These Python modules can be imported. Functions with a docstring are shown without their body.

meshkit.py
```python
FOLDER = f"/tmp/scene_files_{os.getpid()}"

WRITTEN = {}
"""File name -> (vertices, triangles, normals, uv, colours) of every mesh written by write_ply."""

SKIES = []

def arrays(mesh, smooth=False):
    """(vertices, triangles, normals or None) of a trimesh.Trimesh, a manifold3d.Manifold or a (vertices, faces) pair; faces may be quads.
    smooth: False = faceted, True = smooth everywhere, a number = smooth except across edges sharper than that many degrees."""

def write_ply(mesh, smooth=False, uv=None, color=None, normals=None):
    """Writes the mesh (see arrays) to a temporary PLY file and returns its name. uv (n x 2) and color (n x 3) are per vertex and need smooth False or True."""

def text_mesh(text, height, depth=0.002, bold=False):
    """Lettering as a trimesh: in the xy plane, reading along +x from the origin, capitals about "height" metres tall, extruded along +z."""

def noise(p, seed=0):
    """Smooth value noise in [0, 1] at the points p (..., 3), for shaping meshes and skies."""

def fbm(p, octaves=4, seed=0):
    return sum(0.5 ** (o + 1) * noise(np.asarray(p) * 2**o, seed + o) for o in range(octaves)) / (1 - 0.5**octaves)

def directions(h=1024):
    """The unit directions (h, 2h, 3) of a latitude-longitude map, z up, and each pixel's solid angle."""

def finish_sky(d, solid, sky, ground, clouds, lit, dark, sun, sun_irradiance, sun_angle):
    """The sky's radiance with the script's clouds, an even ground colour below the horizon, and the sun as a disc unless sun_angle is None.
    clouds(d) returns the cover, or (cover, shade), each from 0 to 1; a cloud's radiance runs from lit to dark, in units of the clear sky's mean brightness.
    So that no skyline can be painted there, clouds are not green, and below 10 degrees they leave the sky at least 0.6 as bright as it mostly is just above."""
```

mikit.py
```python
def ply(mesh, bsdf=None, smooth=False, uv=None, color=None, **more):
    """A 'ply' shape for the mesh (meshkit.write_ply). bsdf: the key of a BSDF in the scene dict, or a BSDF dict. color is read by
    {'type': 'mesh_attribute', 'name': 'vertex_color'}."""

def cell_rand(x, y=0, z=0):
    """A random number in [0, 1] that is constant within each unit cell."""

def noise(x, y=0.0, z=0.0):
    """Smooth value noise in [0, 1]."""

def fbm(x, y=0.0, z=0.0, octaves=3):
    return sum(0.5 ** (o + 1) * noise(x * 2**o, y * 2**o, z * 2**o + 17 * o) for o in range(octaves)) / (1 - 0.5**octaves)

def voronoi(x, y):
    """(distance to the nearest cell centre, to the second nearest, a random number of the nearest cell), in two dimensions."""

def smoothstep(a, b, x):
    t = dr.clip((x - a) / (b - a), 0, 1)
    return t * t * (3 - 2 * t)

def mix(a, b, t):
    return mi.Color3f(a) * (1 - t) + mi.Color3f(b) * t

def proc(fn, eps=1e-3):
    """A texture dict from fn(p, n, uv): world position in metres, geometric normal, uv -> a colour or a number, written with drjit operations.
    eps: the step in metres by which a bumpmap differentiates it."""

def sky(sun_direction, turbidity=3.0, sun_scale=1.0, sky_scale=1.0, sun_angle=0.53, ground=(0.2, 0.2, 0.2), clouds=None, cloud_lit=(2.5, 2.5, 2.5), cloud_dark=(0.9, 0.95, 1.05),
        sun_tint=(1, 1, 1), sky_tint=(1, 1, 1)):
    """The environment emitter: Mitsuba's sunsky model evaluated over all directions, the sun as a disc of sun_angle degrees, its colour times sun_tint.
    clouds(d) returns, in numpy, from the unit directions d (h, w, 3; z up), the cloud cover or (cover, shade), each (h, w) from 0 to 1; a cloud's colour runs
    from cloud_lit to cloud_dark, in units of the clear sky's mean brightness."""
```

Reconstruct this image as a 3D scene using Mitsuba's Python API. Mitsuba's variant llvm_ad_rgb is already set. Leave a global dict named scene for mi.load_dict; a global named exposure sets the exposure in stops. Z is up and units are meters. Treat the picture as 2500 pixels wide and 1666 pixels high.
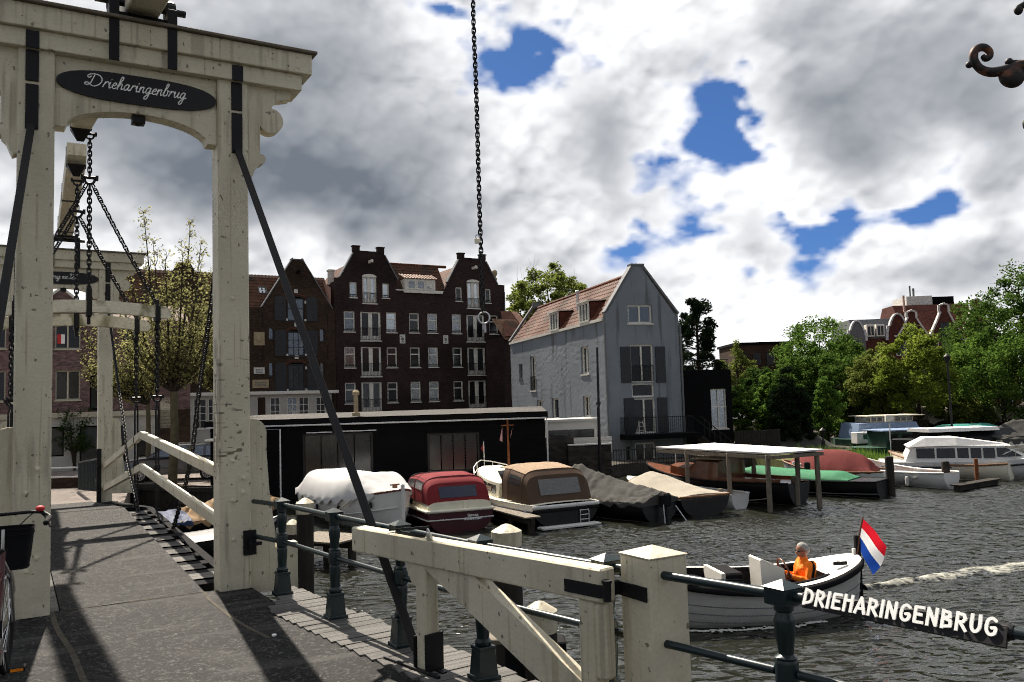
import math, random
import numpy as np, trimesh, mitsuba as mi, drjit as dr
import mikit, meshkit
import manifold3d as m3
from shapely.geometry import Polygon, LineString, Point, box as sbox
from shapely.ops import unary_union
from mikit import noise, fbm, voronoi, cell_rand, smoothstep, mix, proc
T = mi.ScalarTransform4f

# ------------------------------------------------------------------ camera
EYE = np.array([0., 0., 3.75])                 # metres above the water at z = 0
_p, _r = math.radians(4.2), math.radians(1.78)
FWD = np.array([0, math.cos(_p), math.sin(_p)])
_u0, _x0 = np.array([0, -math.sin(_p), math.cos(_p)]), np.array([1., 0, 0])
CUP = _u0 * math.cos(_r) + _x0 * math.sin(_r)
CRT = _x0 * math.cos(_r) - _u0 * math.sin(_r)
exposure = 0.95
scene, labels = {}, {}
scene['camera'] = {'type': 'perspective', 'fov': 2 * math.degrees(math.atan(1250 / 2017.)), 'fov_axis': 'x', 'near_clip': 0.05, 'far_clip': 3000.0,
                   'to_world': T().look_at(origin=EYE.tolist(), target=(EYE + FWD).tolist(), up=CUP.tolist())}

# ------------------------------------------------------------------ sky and sun
SUN = (-0.278, 0.58, 0.766)

def blob(az, el, a, e, wa, we, rot=0.0):
    da, de = a - az, e - el
    c, s = math.cos(math.radians(rot)), math.sin(math.radians(rot))
    x, y = (da * c + de * s) / wa, (-da * s + de * c) / we
    return np.exp(-(x * x + y * y))

def cells(x, y, seed):                                # distance to the nearest of scattered points: the round heads of cumulus
    ix, iy, best = np.floor(x), np.floor(y), np.full(x.shape, 9.)
    for a in (-1, 0, 1):
        for b in (-1, 0, 1):
            cx, cy = ix + a, iy + b; h = np.sin(cx * 127.1 + cy * 311.7 + seed * 17.3) * 43758.5453; h2 = np.sin(cx * 269.5 + cy * 183.3 + seed * 7.7) * 43758.5453
            best = np.minimum(best, (cx + h - np.floor(h) - x) ** 2 + (cy + h2 - np.floor(h2) - y) ** 2)
    return np.minimum(best, 1)

def clouds(d):
    el = np.degrees(np.arcsin(np.clip(d[..., 2], -1, 1)))
    az = np.degrees(np.arctan2(d[..., 0], d[..., 1]))
    q = d * np.array([1., 1., 1.3])
    n0 = meshkit.fbm(q * 3.0 + 11.3, 3, 11); n1 = meshkit.fbm(q * 9.0 + 3.1, 4, 21); n2 = meshkit.fbm(q * 26.0 + 13.1, 4, 41); n3 = meshkit.fbm(q * 9.0 + 23.1, 4, 31); n4 = meshkit.fbm(q * 60.0 + 3.1, 3, 51)
    u, v = az * np.cos(np.radians(np.minimum(el, 60))) + (n1 - .5) * 3.4 + (n2 - .5) * 1.4, el * 1.15 + (n3 - .5) * 3.4 + (n2 - .5) * 1.4
    def heads(du, dv): return sum(w * (1 - cells((u + du) / s, (v + dv) / s, k)) for s, w, k in ((5.2, .50, 1), (2.3, .30, 2), (1.1, .20, 3)))
    P = heads(0, 0); relief = (P - heads(.18, -.45)) * 2.2       # lit from above
    wa, we = az + (n1 - .5) * 5 + (n2 - .5) * 2.5, el + (n3 - .5) * 4.5 + (n2 - .5) * 2.5
    hole = 0 * el
    for (a, e, sa, se, r, k) in ((1.0, 23.2, 2.6, 2.1, 0, 1), (14.8, 18.9, 2.2, 2.0, 0, 1), (15.1, 16.6, 1.1, 1.7, 0, 1), (10.6, 15.1, 1.6, 1.1, 0, 0.8), (11.2, 10.8, 2.6, 0.8, 0, 0.62), (27.9, 12.1, 1.5, 1.3, 20, 0.95), (25.8, 11.2, 1.9, 0.5, 10, 0.8), (21.0, 8.9, 0.8, 2.0, -25, 0.85), (19.3, 10.5, 1.6, 0.4, 0, 0.7), (7.6, 10.8, 1.0, 0.8, 0, 0.55), (-4.7, 26.5, 1.4, 0.5, 0, 0.8), (17.3, 7.3, 1.4, 0.6, 0, 0.45), (12.7, 12.6, 1.2, 1.1, 0, 0.4),
                                 (60, 40, 10, 9, 0, 1), (-75, 35, 8, 10, 0, 1), (20, 58, 9, 8, 0, 1), (140, 40, 14, 9, 0, 1), (-130, 50, 10, 9, 0, 1), (95, 18, 8, 5, 0, 1), (-100, 15, 9, 4, 0, 1), (180, 22, 8, 5, 0, 1)):
        hole = hole + k * blob(a, e, wa, we, sa * 1.5, se * 1.45, r)
    f = hole + (.72 - P) * .45 + (.5 - n2) * 1.0 + (.5 - n4) * .5
    cover = 1 - np.clip((f - .32) / .40, 0, 1) ** 1.2 * np.clip(hole * 5, 0, 1)
    dark = 0.20 + 0 * el
    sw, se_ = az + (n0 - .5) * 4 + (n1 - .5) * 4, el + (n3 - .5) * 4
    for (a, e, sa, se, r, k) in ((-13.3, 22.8, 9.0, 6.5, 0, 0.52), (-26.1, 17.7, 11.5, 6.7, 0, 0.46), (-9.6, 14.3, 9.5, 3.2, -6, 0.50), (-16.9, 13.2, 7.0, 2.3, 0, 0.22), (6.8, 16.8, 3.0, 6.0, 20, 0.48), (26.5, 19.8, 8.2, 4.2, 0, 0.45), (18.2, 23.5, 7.3, 2.3, 0, 0.30), (21.6, 15.6, 4.5, 3.2, -20, 0.42), (31.2, 14.9, 2.9, 4.7, 0, 0.38), (28.9, 7.2, 4.6, 1.7, 5, 0.40), (15.4, 10.5, 2.1, 1.7, 0, 0.34), (-1.6, 19.5, 1.9, 1.4, 0, 0.20), (-5.0, 17.7, 3.7, 2.3, 0, 0.22), (12.3, 21.3, 1.8, 1.6, 0, 0.12), (-24.9, 22.2, 7.7, 3.0, 0, 0.12), (6, 8.5, 6, 1.6, -10, .16), (22, 6.5, 4, 1.5, 0, .16), (-4.5, 11.5, 6, 2.0, 0, .22)):
        dark = dark + 1.2 * k * blob(a, e, sw, se_, sa, se, r)
    out = np.clip((np.abs(az) - 40) / 20, 0, 1)
    dark = dark * (1 - out) + out * (0.48 + 0.8 * np.clip((n0 - .36) * 3, 0, 1))
    soft = np.clip(1.35 - dark * 1.5, .22, 1)                # the grey undersides are smoother than the lit heads
    shade = dark + ((.72 - P) * .50 - relief * .34 + (n1 - .5) * .95 + (n3 - .5) * .5 + (n2 - .5) * .65 + (n4 - .5) * .45) * soft
    return cover, np.clip(shade * (1 - .75 * np.clip(hole * 1.3, 0, 1)), 0, 1)

scene['sky'] = mikit.sky(SUN, turbidity=3.0, sun_scale=4.5, clouds=clouds, cloud_lit=(7.0, 7.0, 7.05), cloud_dark=(0.98, 1.14, 1.38), sky_tint=(0.50, 0.80, 1.30), sun_tint=(0.90, 0.98, 1.12))

# ------------------------------------------------------------------ helpers
K = 2500 / 2353.
def ray(x, y): return FWD + CRT * (x - 1250) / 2017. + CUP * (833 - y) / 2017.
def at(x, y, Y):                                 # survey: a sighting (x, y) at distance Y -> a point
    d = ray(x * K, y * K); return EYE + d * (Y / d[1])
def gz(x, y, z=0.0):                             # survey: where a sighting meets the level z
    d = ray(x * K, y * K); return EYE + d * ((z - EYE[2]) / d[2])

TH = math.radians(30)
U, V = np.array([-math.sin(TH), math.cos(TH), 0]), np.array([math.cos(TH), math.sin(TH), 0])
P0, DZ, SKEW = np.array([-3.01, 8.37, 0.]), 1.95, 0.026
def B(s, t, z): return P0 + U * s + V * (t - SKEW * s) + np.array([0, 0, z])
def mat(o, ex, ey, ez=(0, 0, 1)):
    m = np.eye(4); m[:3, 0], m[:3, 1], m[:3, 2], m[:3, 3] = ex, ey, ez, o; return m
BM = mat(P0, V, U - V * SKEW)                    # local (t, s, z) of the bridge -> world
def yaw(o, deg):                                 # local +x turned deg from world +x
    a = math.radians(deg); return mat(o, (math.cos(a), math.sin(a), 0), (-math.sin(a), math.cos(a), 0))

def num(key):
    if key not in USED: USED.add(key); return key
    k = 1
    while f'{key}_{k:03d}' in USED: k += 1
    USED.add(f'{key}_{k:03d}'); return f'{key}_{k:03d}'
USED = set()
CARD = {}
def say(key, label=None, cat=None, group=None, kind=None):
    d = labels.setdefault(key, {})
    for k, v in (('label', label), ('category', cat), ('group', group), ('kind', kind)):
        if v: d[k] = v
    return key
def thing(name, label, cat, group=None): return say(num(name), label, cat, group)
def tri(v, f): return trimesh.Trimesh(np.asarray(v, float), np.asarray(f, int), process=False)
def cat_(ms): return trimesh.util.concatenate(list(ms))
def put(mesh, name, bsdf, parent=None, M=None, smooth=False, label=None, cat=None, group=None, kind=None, **more):
    key = num(parent + '__' + name if parent else name)
    if isinstance(mesh, (list, tuple)): mesh = cat_(mesh)
    if M is not None: mesh = mesh.copy(); mesh.apply_transform(M)
    scene[key] = mikit.ply(mesh, bsdf, smooth=smooth, **more)
    if label or cat or group or kind: say(key, label, cat, group, kind)
    return key
def put_copy(shape, name, parent, M, kind=None):  # another entry of the same mesh
    key = num(parent + '__' + name if parent else name)
    scene[key] = {**shape, 'to_world': T(M.tolist() if isinstance(M, np.ndarray) else M)}
    if kind: say(key, kind=kind)
    return key

def box(x0, x1, y0, y1, z0, z1, c=0.0):
    if c <= 0:
        m = trimesh.creation.box((x1 - x0, y1 - y0, z1 - z0)); m.apply_translation(((x0 + x1) / 2, (y0 + y1) / 2, (z0 + z1) / 2)); return m
    P = []
    for X in (x0, x1):
        for Y in (y0, y1):
            for Z in (z0, z1):
                sx, sy, sz = (c if X == x0 else -c), (c if Y == y0 else -c), (c if Z == z0 else -c)
                P += [(X + sx, Y + sy, Z), (X + sx, Y, Z + sz), (X, Y + sy, Z + sz)]
    return trimesh.convex.convex_hull(np.array(P))
def hull(P): return trimesh.convex.convex_hull(np.asarray(P, float))
def along(p, q, up=(0, 0, 1)):
    p, q = np.asarray(p, float), np.asarray(q, float); x = q - p; L = np.linalg.norm(x); x /= L
    up = np.asarray(up, float)
    if abs(x @ up) > .98: up = np.array([0, 1., 0])
    y = np.cross(up, x); y /= np.linalg.norm(y); return mat(p, x, y, np.cross(x, y)), L
def beam(p, q, w, h, c=0.0, up=(0, 0, 1)):        # w across, h along up
    m, L = along(p, q, up); b = box(0, L, -w / 2, w / 2, -h / 2, h / 2, c); b.apply_transform(m); return b
def tube(P, r, n=8, cap=True):
    P = np.asarray(P, float); k = len(P); r = np.broadcast_to(r, (k,))
    tg = np.gradient(P, axis=0); tg /= np.linalg.norm(tg, axis=1, keepdims=True) + 1e-12
    ref = np.array([0, 0, 1.]) if abs(tg[0][2]) < .9 else np.array([1., 0, 0])
    a = np.cross(tg[0], ref); a /= np.linalg.norm(a); V_ = []
    for i in range(k):
        a = a - tg[i] * (a @ tg[i]); a /= np.linalg.norm(a); b = np.cross(tg[i], a)
        th = np.arange(n) * 2 * np.pi / n
        V_.append(P[i] + r[i] * (np.cos(th)[:, None] * a + np.sin(th)[:, None] * b))
    V_ = np.vstack(V_); i, j = np.meshgrid(np.arange(k - 1), np.arange(n), indexing='ij')
    A, Bq, C, D = i * n + j, i * n + (j + 1) % n, (i + 1) * n + (j + 1) % n, (i + 1) * n + j
    F = np.vstack([np.stack([A, Bq, C], -1).reshape(-1, 3), np.stack([A, C, D], -1).reshape(-1, 3)])
    if cap:
        V_ = np.vstack([V_, P[:1], P[-1:]]); c0, c1, j = len(V_) - 2, len(V_) - 1, np.arange(n)
        F = np.vstack([F, np.stack([(j + 1) % n, j, 0 * j + c0], 1), np.stack([j + (k - 1) * n, (j + 1) % n + (k - 1) * n, 0 * j + c1], 1)])
    return tri(V_, F)
def lathe(prof, n=16, o=(0, 0, 0)):               # profile (radius, z) bottom to top
    prof = np.asarray(prof, float); th = np.arange(n) * 2 * np.pi / n; k = len(prof)
    V_ = np.stack([prof[:, :1] * np.cos(th), prof[:, :1] * np.sin(th), np.broadcast_to(prof[:, 1:], (k, n))], -1).reshape(-1, 3) + np.asarray(o)
    i, j = np.meshgrid(np.arange(k - 1), np.arange(n), indexing='ij')
    A, Bq, C, D = i * n + j, i * n + (j + 1) % n, (i + 1) * n + (j + 1) % n, (i + 1) * n + j
    return tri(V_, np.vstack([np.stack([A, Bq, C], -1).reshape(-1, 3), np.stack([A, C, D], -1).reshape(-1, 3)]))
def ext(poly, y0, y1):                            # polygon in (x, z) -> solid between y0 and y1
    if not isinstance(poly, (Polygon,)) and hasattr(poly, 'geoms'): return cat_([ext(g, y0, y1) for g in poly.geoms if g.area > 1e-9])
    if not hasattr(poly, 'exterior'): poly = Polygon(poly)
    m = trimesh.creation.extrude_polygon(poly, y1 - y0, engine='earcut')
    v = m.vertices; return tri(np.stack([v[:, 0], y1 - v[:, 2], v[:, 1]], 1), m.faces)
def extz(poly, z0, z1):
    if not hasattr(poly, 'exterior'): poly = Polygon(poly)
    m = trimesh.creation.extrude_polygon(poly, z1 - z0, engine='earcut'); m.apply_translation((0, 0, z0)); return m
def arc(cx, cz, r, a0, a1, n=10): return [(cx + r * math.cos(math.radians(a0 + (a1 - a0) * i / n)), cz + r * math.sin(math.radians(a0 + (a1 - a0) * i / n))) for i in range(n + 1)]
def grid_mesh(X, Y, Z):
    h, w = X.shape; i, j = np.meshgrid(np.arange(h - 1), np.arange(w - 1), indexing='ij'); a = i * w + j
    return tri(np.stack([X, Y, Z], -1).reshape(-1, 3), np.vstack([np.stack([a, a + 1, a + w + 1], -1).reshape(-1, 3), np.stack([a, a + w + 1, a + w], -1).reshape(-1, 3)]))
def loft(rows, close=False):
    R = np.asarray(rows, float)
    if close: R = np.concatenate([R, R[:, :1]], 1)
    return grid_mesh(R[..., 0], R[..., 1], R[..., 2])
def bolt(x, z, y=0.0, r=0.022, h=0.018):          # a domed bolt on a washer on a face y = const that looks to -y
    m = lathe([(0, 0), (r * 1.7, 0), (r * 1.7, h * .25), (r * 1.0, h * .3), (r * .85, h * .8), (r * .3, h), (0, h)], 12)
    v = m.vertices; return tri(np.stack([v[:, 0] + x, y - v[:, 2], v[:, 1] + z], 1), m.faces)

# ------------------------------------------------------------------ materials
def pr(col, rough=.6, spec=.5, metal=0., two=False, **k):
    b = {'type': 'principled', 'base_color': col if isinstance(col, dict) else {'type': 'rgb', 'value': list(col)}, 'roughness': rough, 'metallic': metal, **k}
    if 'eta' not in k and not metal: b['specular'] = spec
    return {'type': 'twosided', 'bsdf': b} if two else b
def bumped(b, fn, scale, eps=1e-3): return {'type': 'bumpmap', 'arbitrary': proc(fn, eps), 'scale': scale, 'bsdf': b}
def plain(name, col, rough=.6, spec=.5, metal=0., var=.12, fs=3.0, **k):     # a colour with gentle uneven tone
    col = np.array(col, float)
    def fn(p, n, uv):
        return mi.Color3f(*[float(c) for c in col]) * (1 + var * 2 * (fbm(p.x * fs, p.y * fs, p.z * fs * 1.3) - .5))
    scene[name] = {'type': 'twosided', 'bsdf': pr(proc(fn) if var else col.tolist(), rough, spec, metal, **k)}

def white_paint(p, n, uv):
    a = fbm(p.x * 1.7, p.y * 1.7, p.z * 1.1); g = noise(p.x * 60, p.y * 60, p.z * 60)
    streak = fbm(p.x * 14, p.y * 14, p.z * 1.2)
    c = mix((.545, .50, .375), (.46, .42, .31), smoothstep(.4, .7, a))
    c = mix(c, (.27, .24, .175), .6 * smoothstep(.60, .80, streak))
    speck = dr.maximum(smoothstep(.965, .985, noise(p.x * 38, p.y * 38, p.z * 38)), smoothstep(.74, .77, fbm(p.x * 26, p.y * 26, p.z * 15., 3)))
    c = mix(c, (.09, .075, .05), .8 * speck)
    grime = smoothstep(.40, .75, fbm(p.x * 6, p.y * 6, p.z * 4)) * (1 - smoothstep(1.9, 2.5, p.z + .3 * a)); c = mix(c, (.20, .18, .13), .6 * grime)
    run = smoothstep(.66, .80, fbm(p.x * 40, p.y * 40, p.z * .9, 2)); c = mix(c, (.25, .19, .10), .4 * run)
    return c * (.93 + .14 * g)
def paint_relief(p, n, uv): return fbm(p.x * 26, p.y * 26, p.z * 5.) + .5 * smoothstep(.60, .66, fbm(p.x * 9, p.y * 9, p.z * 2.5, 4))
scene['white_paint'] = {'type': 'twosided', 'bsdf': bumped(pr(proc(white_paint), .45, .4), paint_relief, .004, .003)}
def scuffed_paint(p, n, uv):                       # the right post: paint worn off in ragged horizontal and edge marks
    c = white_paint(p, n, uv)
    h = smoothstep(2.98, 3.15, p.z) * (1 - smoothstep(4.15, 4.4, p.z))
    line = smoothstep(.64, .72, noise(p.x * 9 + p.y * 9, p.z * 48, 3.3)) * smoothstep(.45, .62, fbm(p.x * 7, p.y * 7, p.z * 7))
    q = p - mi.Point3f(*[float(x) for x in P0]); t = q.x * float(V[0]) + q.y * float(V[1])
    e = (1 - smoothstep(.0, .075, t)) * smoothstep(.42, .55, fbm(p.x * 20, p.y * 20, p.z * 5)) * smoothstep(3.0, 3.3, p.z) * (1 - smoothstep(4.3, 4.7, p.z))
    return mix(c, (.075, .06, .035), .85 * dr.minimum(1, h * line + e))
scene['scuffed_paint'] = {'type': 'twosided', 'bsdf': pr(proc(scuffed_paint), .5, .4)}
def mossy_paint(p, n, uv):
    g = smoothstep(.42, .68, fbm(p.x * 5, p.y * 5, p.z * 3)) ; c = mix((.60, .56, .44), (.17, .16, .075), g * .9)
    return c * (.85 + .3 * noise(p.x * 40, p.y * 40, p.z * 40))
scene['mossy_paint'] = {'type': 'twosided', 'bsdf': pr(proc(mossy_paint), .7, .3)}
plain('black_iron', (.005, .005, .006), .5, .25, var=.3, fs=9)
plain('black_paint', (.006, .006, .008), .4, .3, var=.25, fs=5)
plain('rail_paint', (.004, .013, .015), .32, .45, var=.25, fs=8)
plain('rust', (.16, .055, .02), .8, .2, var=.5, fs=9)
plain('galvanised', (.42, .43, .44), .4, .6, var=.15, fs=6)
plain('steel', (.55, .55, .55), .25, .6, metal=1.0, var=.1)
plain('brass_pad', (.55, .50, .38), .3, .6, metal=.8, var=.2, fs=30)
def asphalt(p, n, uv):
    g = noise(p.x * 70, p.y * 70, 1.) ; h = noise(p.x * 28, p.y * 28, 9.); a = fbm(p.x * 1.3, p.y * 1.3, 2.)
    w = fbm(p.x * 2.2 + p.y * 3.5, p.y * .9 - p.x * .6, 4.)
    c = mix((.002, .002, .002), (.105, .101, .094), dr.square(smoothstep(.34, .92, g * .62 + h * .38))) * (.22 + .42 * a)
    c = mix(c, (.026, .025, .022), .35 * smoothstep(.55, .8, w))
    pale = smoothstep(.93, .96, noise(p.x * 33, p.y * 33, 7.))
    q = p - mi.Point3f(*[float(x) for x in P0]); t, s = q.x * float(V[0]) + q.y * float(V[1]), q.x * float(U[0]) + q.y * float(U[1])
    scuff = smoothstep(.60, .78, fbm(t * 1.1 + .3 * s, s * 7., 6., 4)); c = mix(c, (.040, .039, .036), .55 * scuff)
    blot = smoothstep(.66, .80, fbm(p.x * 2.1, p.y * 2.1, 12., 4)); c = mix(c, c * .6, .45 * blot)
    return mix(c, (.12, .115, .10), .7 * pale)
scene['asphalt'] = bumped(pr(proc(asphalt), .85, .3), lambda p, n, uv: noise(p.x * 95, p.y * 95, 1.) + .5 * noise(p.x * 40, p.y * 40, 9.), .004)
def grey_plank(p, n, uv):
    q = p - mi.Point3f(*[float(x) for x in P0]); t, s = q.x * float(V[0]) + q.y * float(V[1]), q.x * float(U[0]) + q.y * float(U[1])
    g = fbm(t * 3, s * 70, p.z * 3); k = fbm(t * 1.5, s * 3.5, 3.)
    return mix((.042, .040, .038), (.13, .126, .118), g) * (.6 + .8 * k)
scene['grey_plank'] = pr(proc(grey_plank), .85, .2)
def dark_timber(p, n, uv):
    g = fbm(p.x * 22, p.y * 22, p.z * 2.0); k = fbm(p.x * 2, p.y * 2, p.z * 1.2)
    return mix((.006, .005, .004), (.03, .025, .019), g) * (.6 + .8 * k)
scene['dark_timber'] = {'type': 'twosided', 'bsdf': pr(proc(dark_timber), .8, .3)}
def pale_timber(p, n, uv):
    g = fbm(p.x * 18, p.y * 18, p.z * 6)
    return mix((.08, .066, .05), (.18, .155, .12), g)
scene['pale_timber'] = {'type': 'twosided', 'bsdf': pr(proc(pale_timber), .8, .3)}
# ------------------------------------------------------------------ lettering
def curve(P, n=7):
    P = np.asarray(P, float)
    if len(P) < 3: return P
    Q = np.vstack([2 * P[0] - P[1], P, 2 * P[-1] - P[-2]]); out = []
    for i in range(1, len(Q) - 2):
        for t in np.linspace(0, 1, n, endpoint=False):
            a, b, c, d = Q[i - 1], Q[i], Q[i + 1], Q[i + 2]
            out.append(.5 * (2 * b + (c - a) * t + (2 * a - 5 * b + 4 * c - d) * t * t + (3 * b - a - 3 * c + d) * t ** 3))
    return np.array(out + [P[-1]])
CURSIVE = {  # pen strokes, x height 1, and the advance
    'D': ([[(.55, 1.75), (.45, 1.1), (.3, .35), (-.1, .05), (-.45, .25), (-.15, .5), (.35, .15), (1.0, .0), (1.6, .45), (1.75, 1.1), (1.35, 1.7), (.6, 1.92), (-.1, 1.8), (-.35, 1.45), (-.05, 1.25), (.15, 1.5)]], 2.05),
    'r': ([[(0, .05), (.12, .5), (.2, .98)], [(.16, .6), (.36, .9), (.58, .97), (.66, .82)]], .72),
    'i': ([[(0, .55), (.14, .97), (.12, .35), (.22, .02), (.45, .2)], [(.2, 1.38), (.23, 1.42)]], .5),
    'e': ([[(.0, .42), (.35, .55), (.55, .8), (.38, 1.0), (.12, .75), (.08, .3), (.3, .0), (.65, .2)]], .7),
    'h': ([[(.0, .5), (.45, 1.5), (.5, 2.0), (.28, 2.05), (.18, 1.4), (.12, .0)], [(.14, .45), (.4, .92), (.62, .9), (.6, .4), (.68, .03), (.9, .2)]], .92),
    'a': ([[(.66, .85), (.4, 1.0), (.12, .7), (.08, .25), (.28, .0), (.55, .35), (.68, .95)], [(.68, .95), (.62, .3), (.74, .02), (.95, .2)]], .95),
    'n': ([[(0, .55), (.14, .97), (.12, .5), (.08, .0)], [(.1, .5), (.36, .93), (.58, .9), (.56, .4), (.64, .03), (.86, .2)]], .9),
    'g': ([[(.66, .85), (.4, 1.0), (.12, .7), (.08, .25), (.28, .0), (.55, .35), (.68, .95)], [(.68, .95), (.62, .1), (.5, -.75), (.22, -.98), (.08, -.7), (.4, -.2), (.95, .2)]], .95),
    'b': ([[(.0, .5), (.4, 1.5), (.46, 2.0), (.26, 2.05), (.15, 1.4), (.1, .3), (.3, .0), (.58, .3), (.6, .8), (.5, .97), (.85, .85)]], .85),
    'u': ([[(0, .6), (.12, .97), (.1, .3), (.26, .0), (.52, .35), (.66, .97)], [(.66, .97), (.6, .3), (.72, .02), (.92, .2)]], .92),
    'B': ([[(.45, 1.9), (.3, .9), (.1, .0)], [(-.1, 1.6), (.4, 2.1), (1.0, 2.0), (1.0, 1.4), (.45, 1.1), (1.05, .95), (1.05, .25), (.5, -.02), (.0, .2)]], 1.3),
    'o': ([[(.4, 1.0), (.1, .7), (.1, .25), (.35, .0), (.6, .3), (.6, .75), (.4, 1.0), (.8, .85)]], .8),
    '.': ([[(.1, .0), (.14, .04)]], .4), ' ': ([], .5),
    '3': ([[(.05, 1.75), (.4, 1.95), (.7, 1.65), (.4, 1.1), (.7, .6), (.45, .05), (.0, .2)]], .9),
    '2': ([[(.1, 1.6), (.4, 1.95), (.7, 1.55), (.35, .7), (.0, .05), (.3, .12), (.8, .05)]], .95),
    '0': ([[(.45, 1.95), (.12, 1.4), (.1, .5), (.38, .0), (.72, .55), (.75, 1.4), (.45, 1.95)]], .95)}
def cursive(text, xh, pen=.070):
    x, shapes = 0., []
    for ch in text:
        st, adv = CURSIVE[ch]
        for s in st:
            c = curve(s); c = np.stack([x + c[:, 0] + .28 * c[:, 1], c[:, 1]], 1)
            shapes.append(LineString(c).buffer(pen, 4))
        x += adv * 1.02
    from shapely import affinity
    return affinity.scale(unary_union(shapes).simplify(.012), xh, xh, origin=(0, 0)), x * xh
PLAIN = {  # broad hand-cut capitals, height 1
    'D': ([[(.08, .0), (.08, 1.)], [(.08, .97), (.4, .9), (.56, .6), (.5, .2), (.08, .03)]], .74), 'R': ([[(.08, .0), (.08, 1.)], [(.08, .97), (.42, .93), (.5, .7), (.4, .5), (.1, .45)], [(.25, .45), (.56, .0)]], .70),
    'I': ([[(.08, .0), (.08, 1.)]], .27), 'E': ([[(.5, .97), (.08, .97), (.08, .03), (.5, .03)], [(.08, .52), (.4, .52)]], .66), 'H': ([[(.08, .0), (.08, 1.)], [(.52, .0), (.52, 1.)], [(.08, .68), (.52, .68)]], .72),
    'A': ([[(.02, .0), (.3, 1.), (.58, .0)], [(.12, .28), (.5, .28)]], .70), 'N': ([[(.08, .0), (.08, 1.), (.54, .0), (.54, 1.)]], .74), 'G': ([[(.54, .85), (.35, .98), (.12, .8), (.08, .3), (.25, .02), (.5, .1), (.54, .42), (.34, .42)]], .72),
    'B': ([[(.08, .0), (.08, 1.)], [(.08, .97), (.42, .93), (.46, .68), (.1, .54), (.5, .45), (.52, .12), (.08, .03)]], .70), 'U': ([[(.08, 1.), (.08, .3), (.28, .03), (.5, .3), (.5, 1.)]], .70)}
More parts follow.
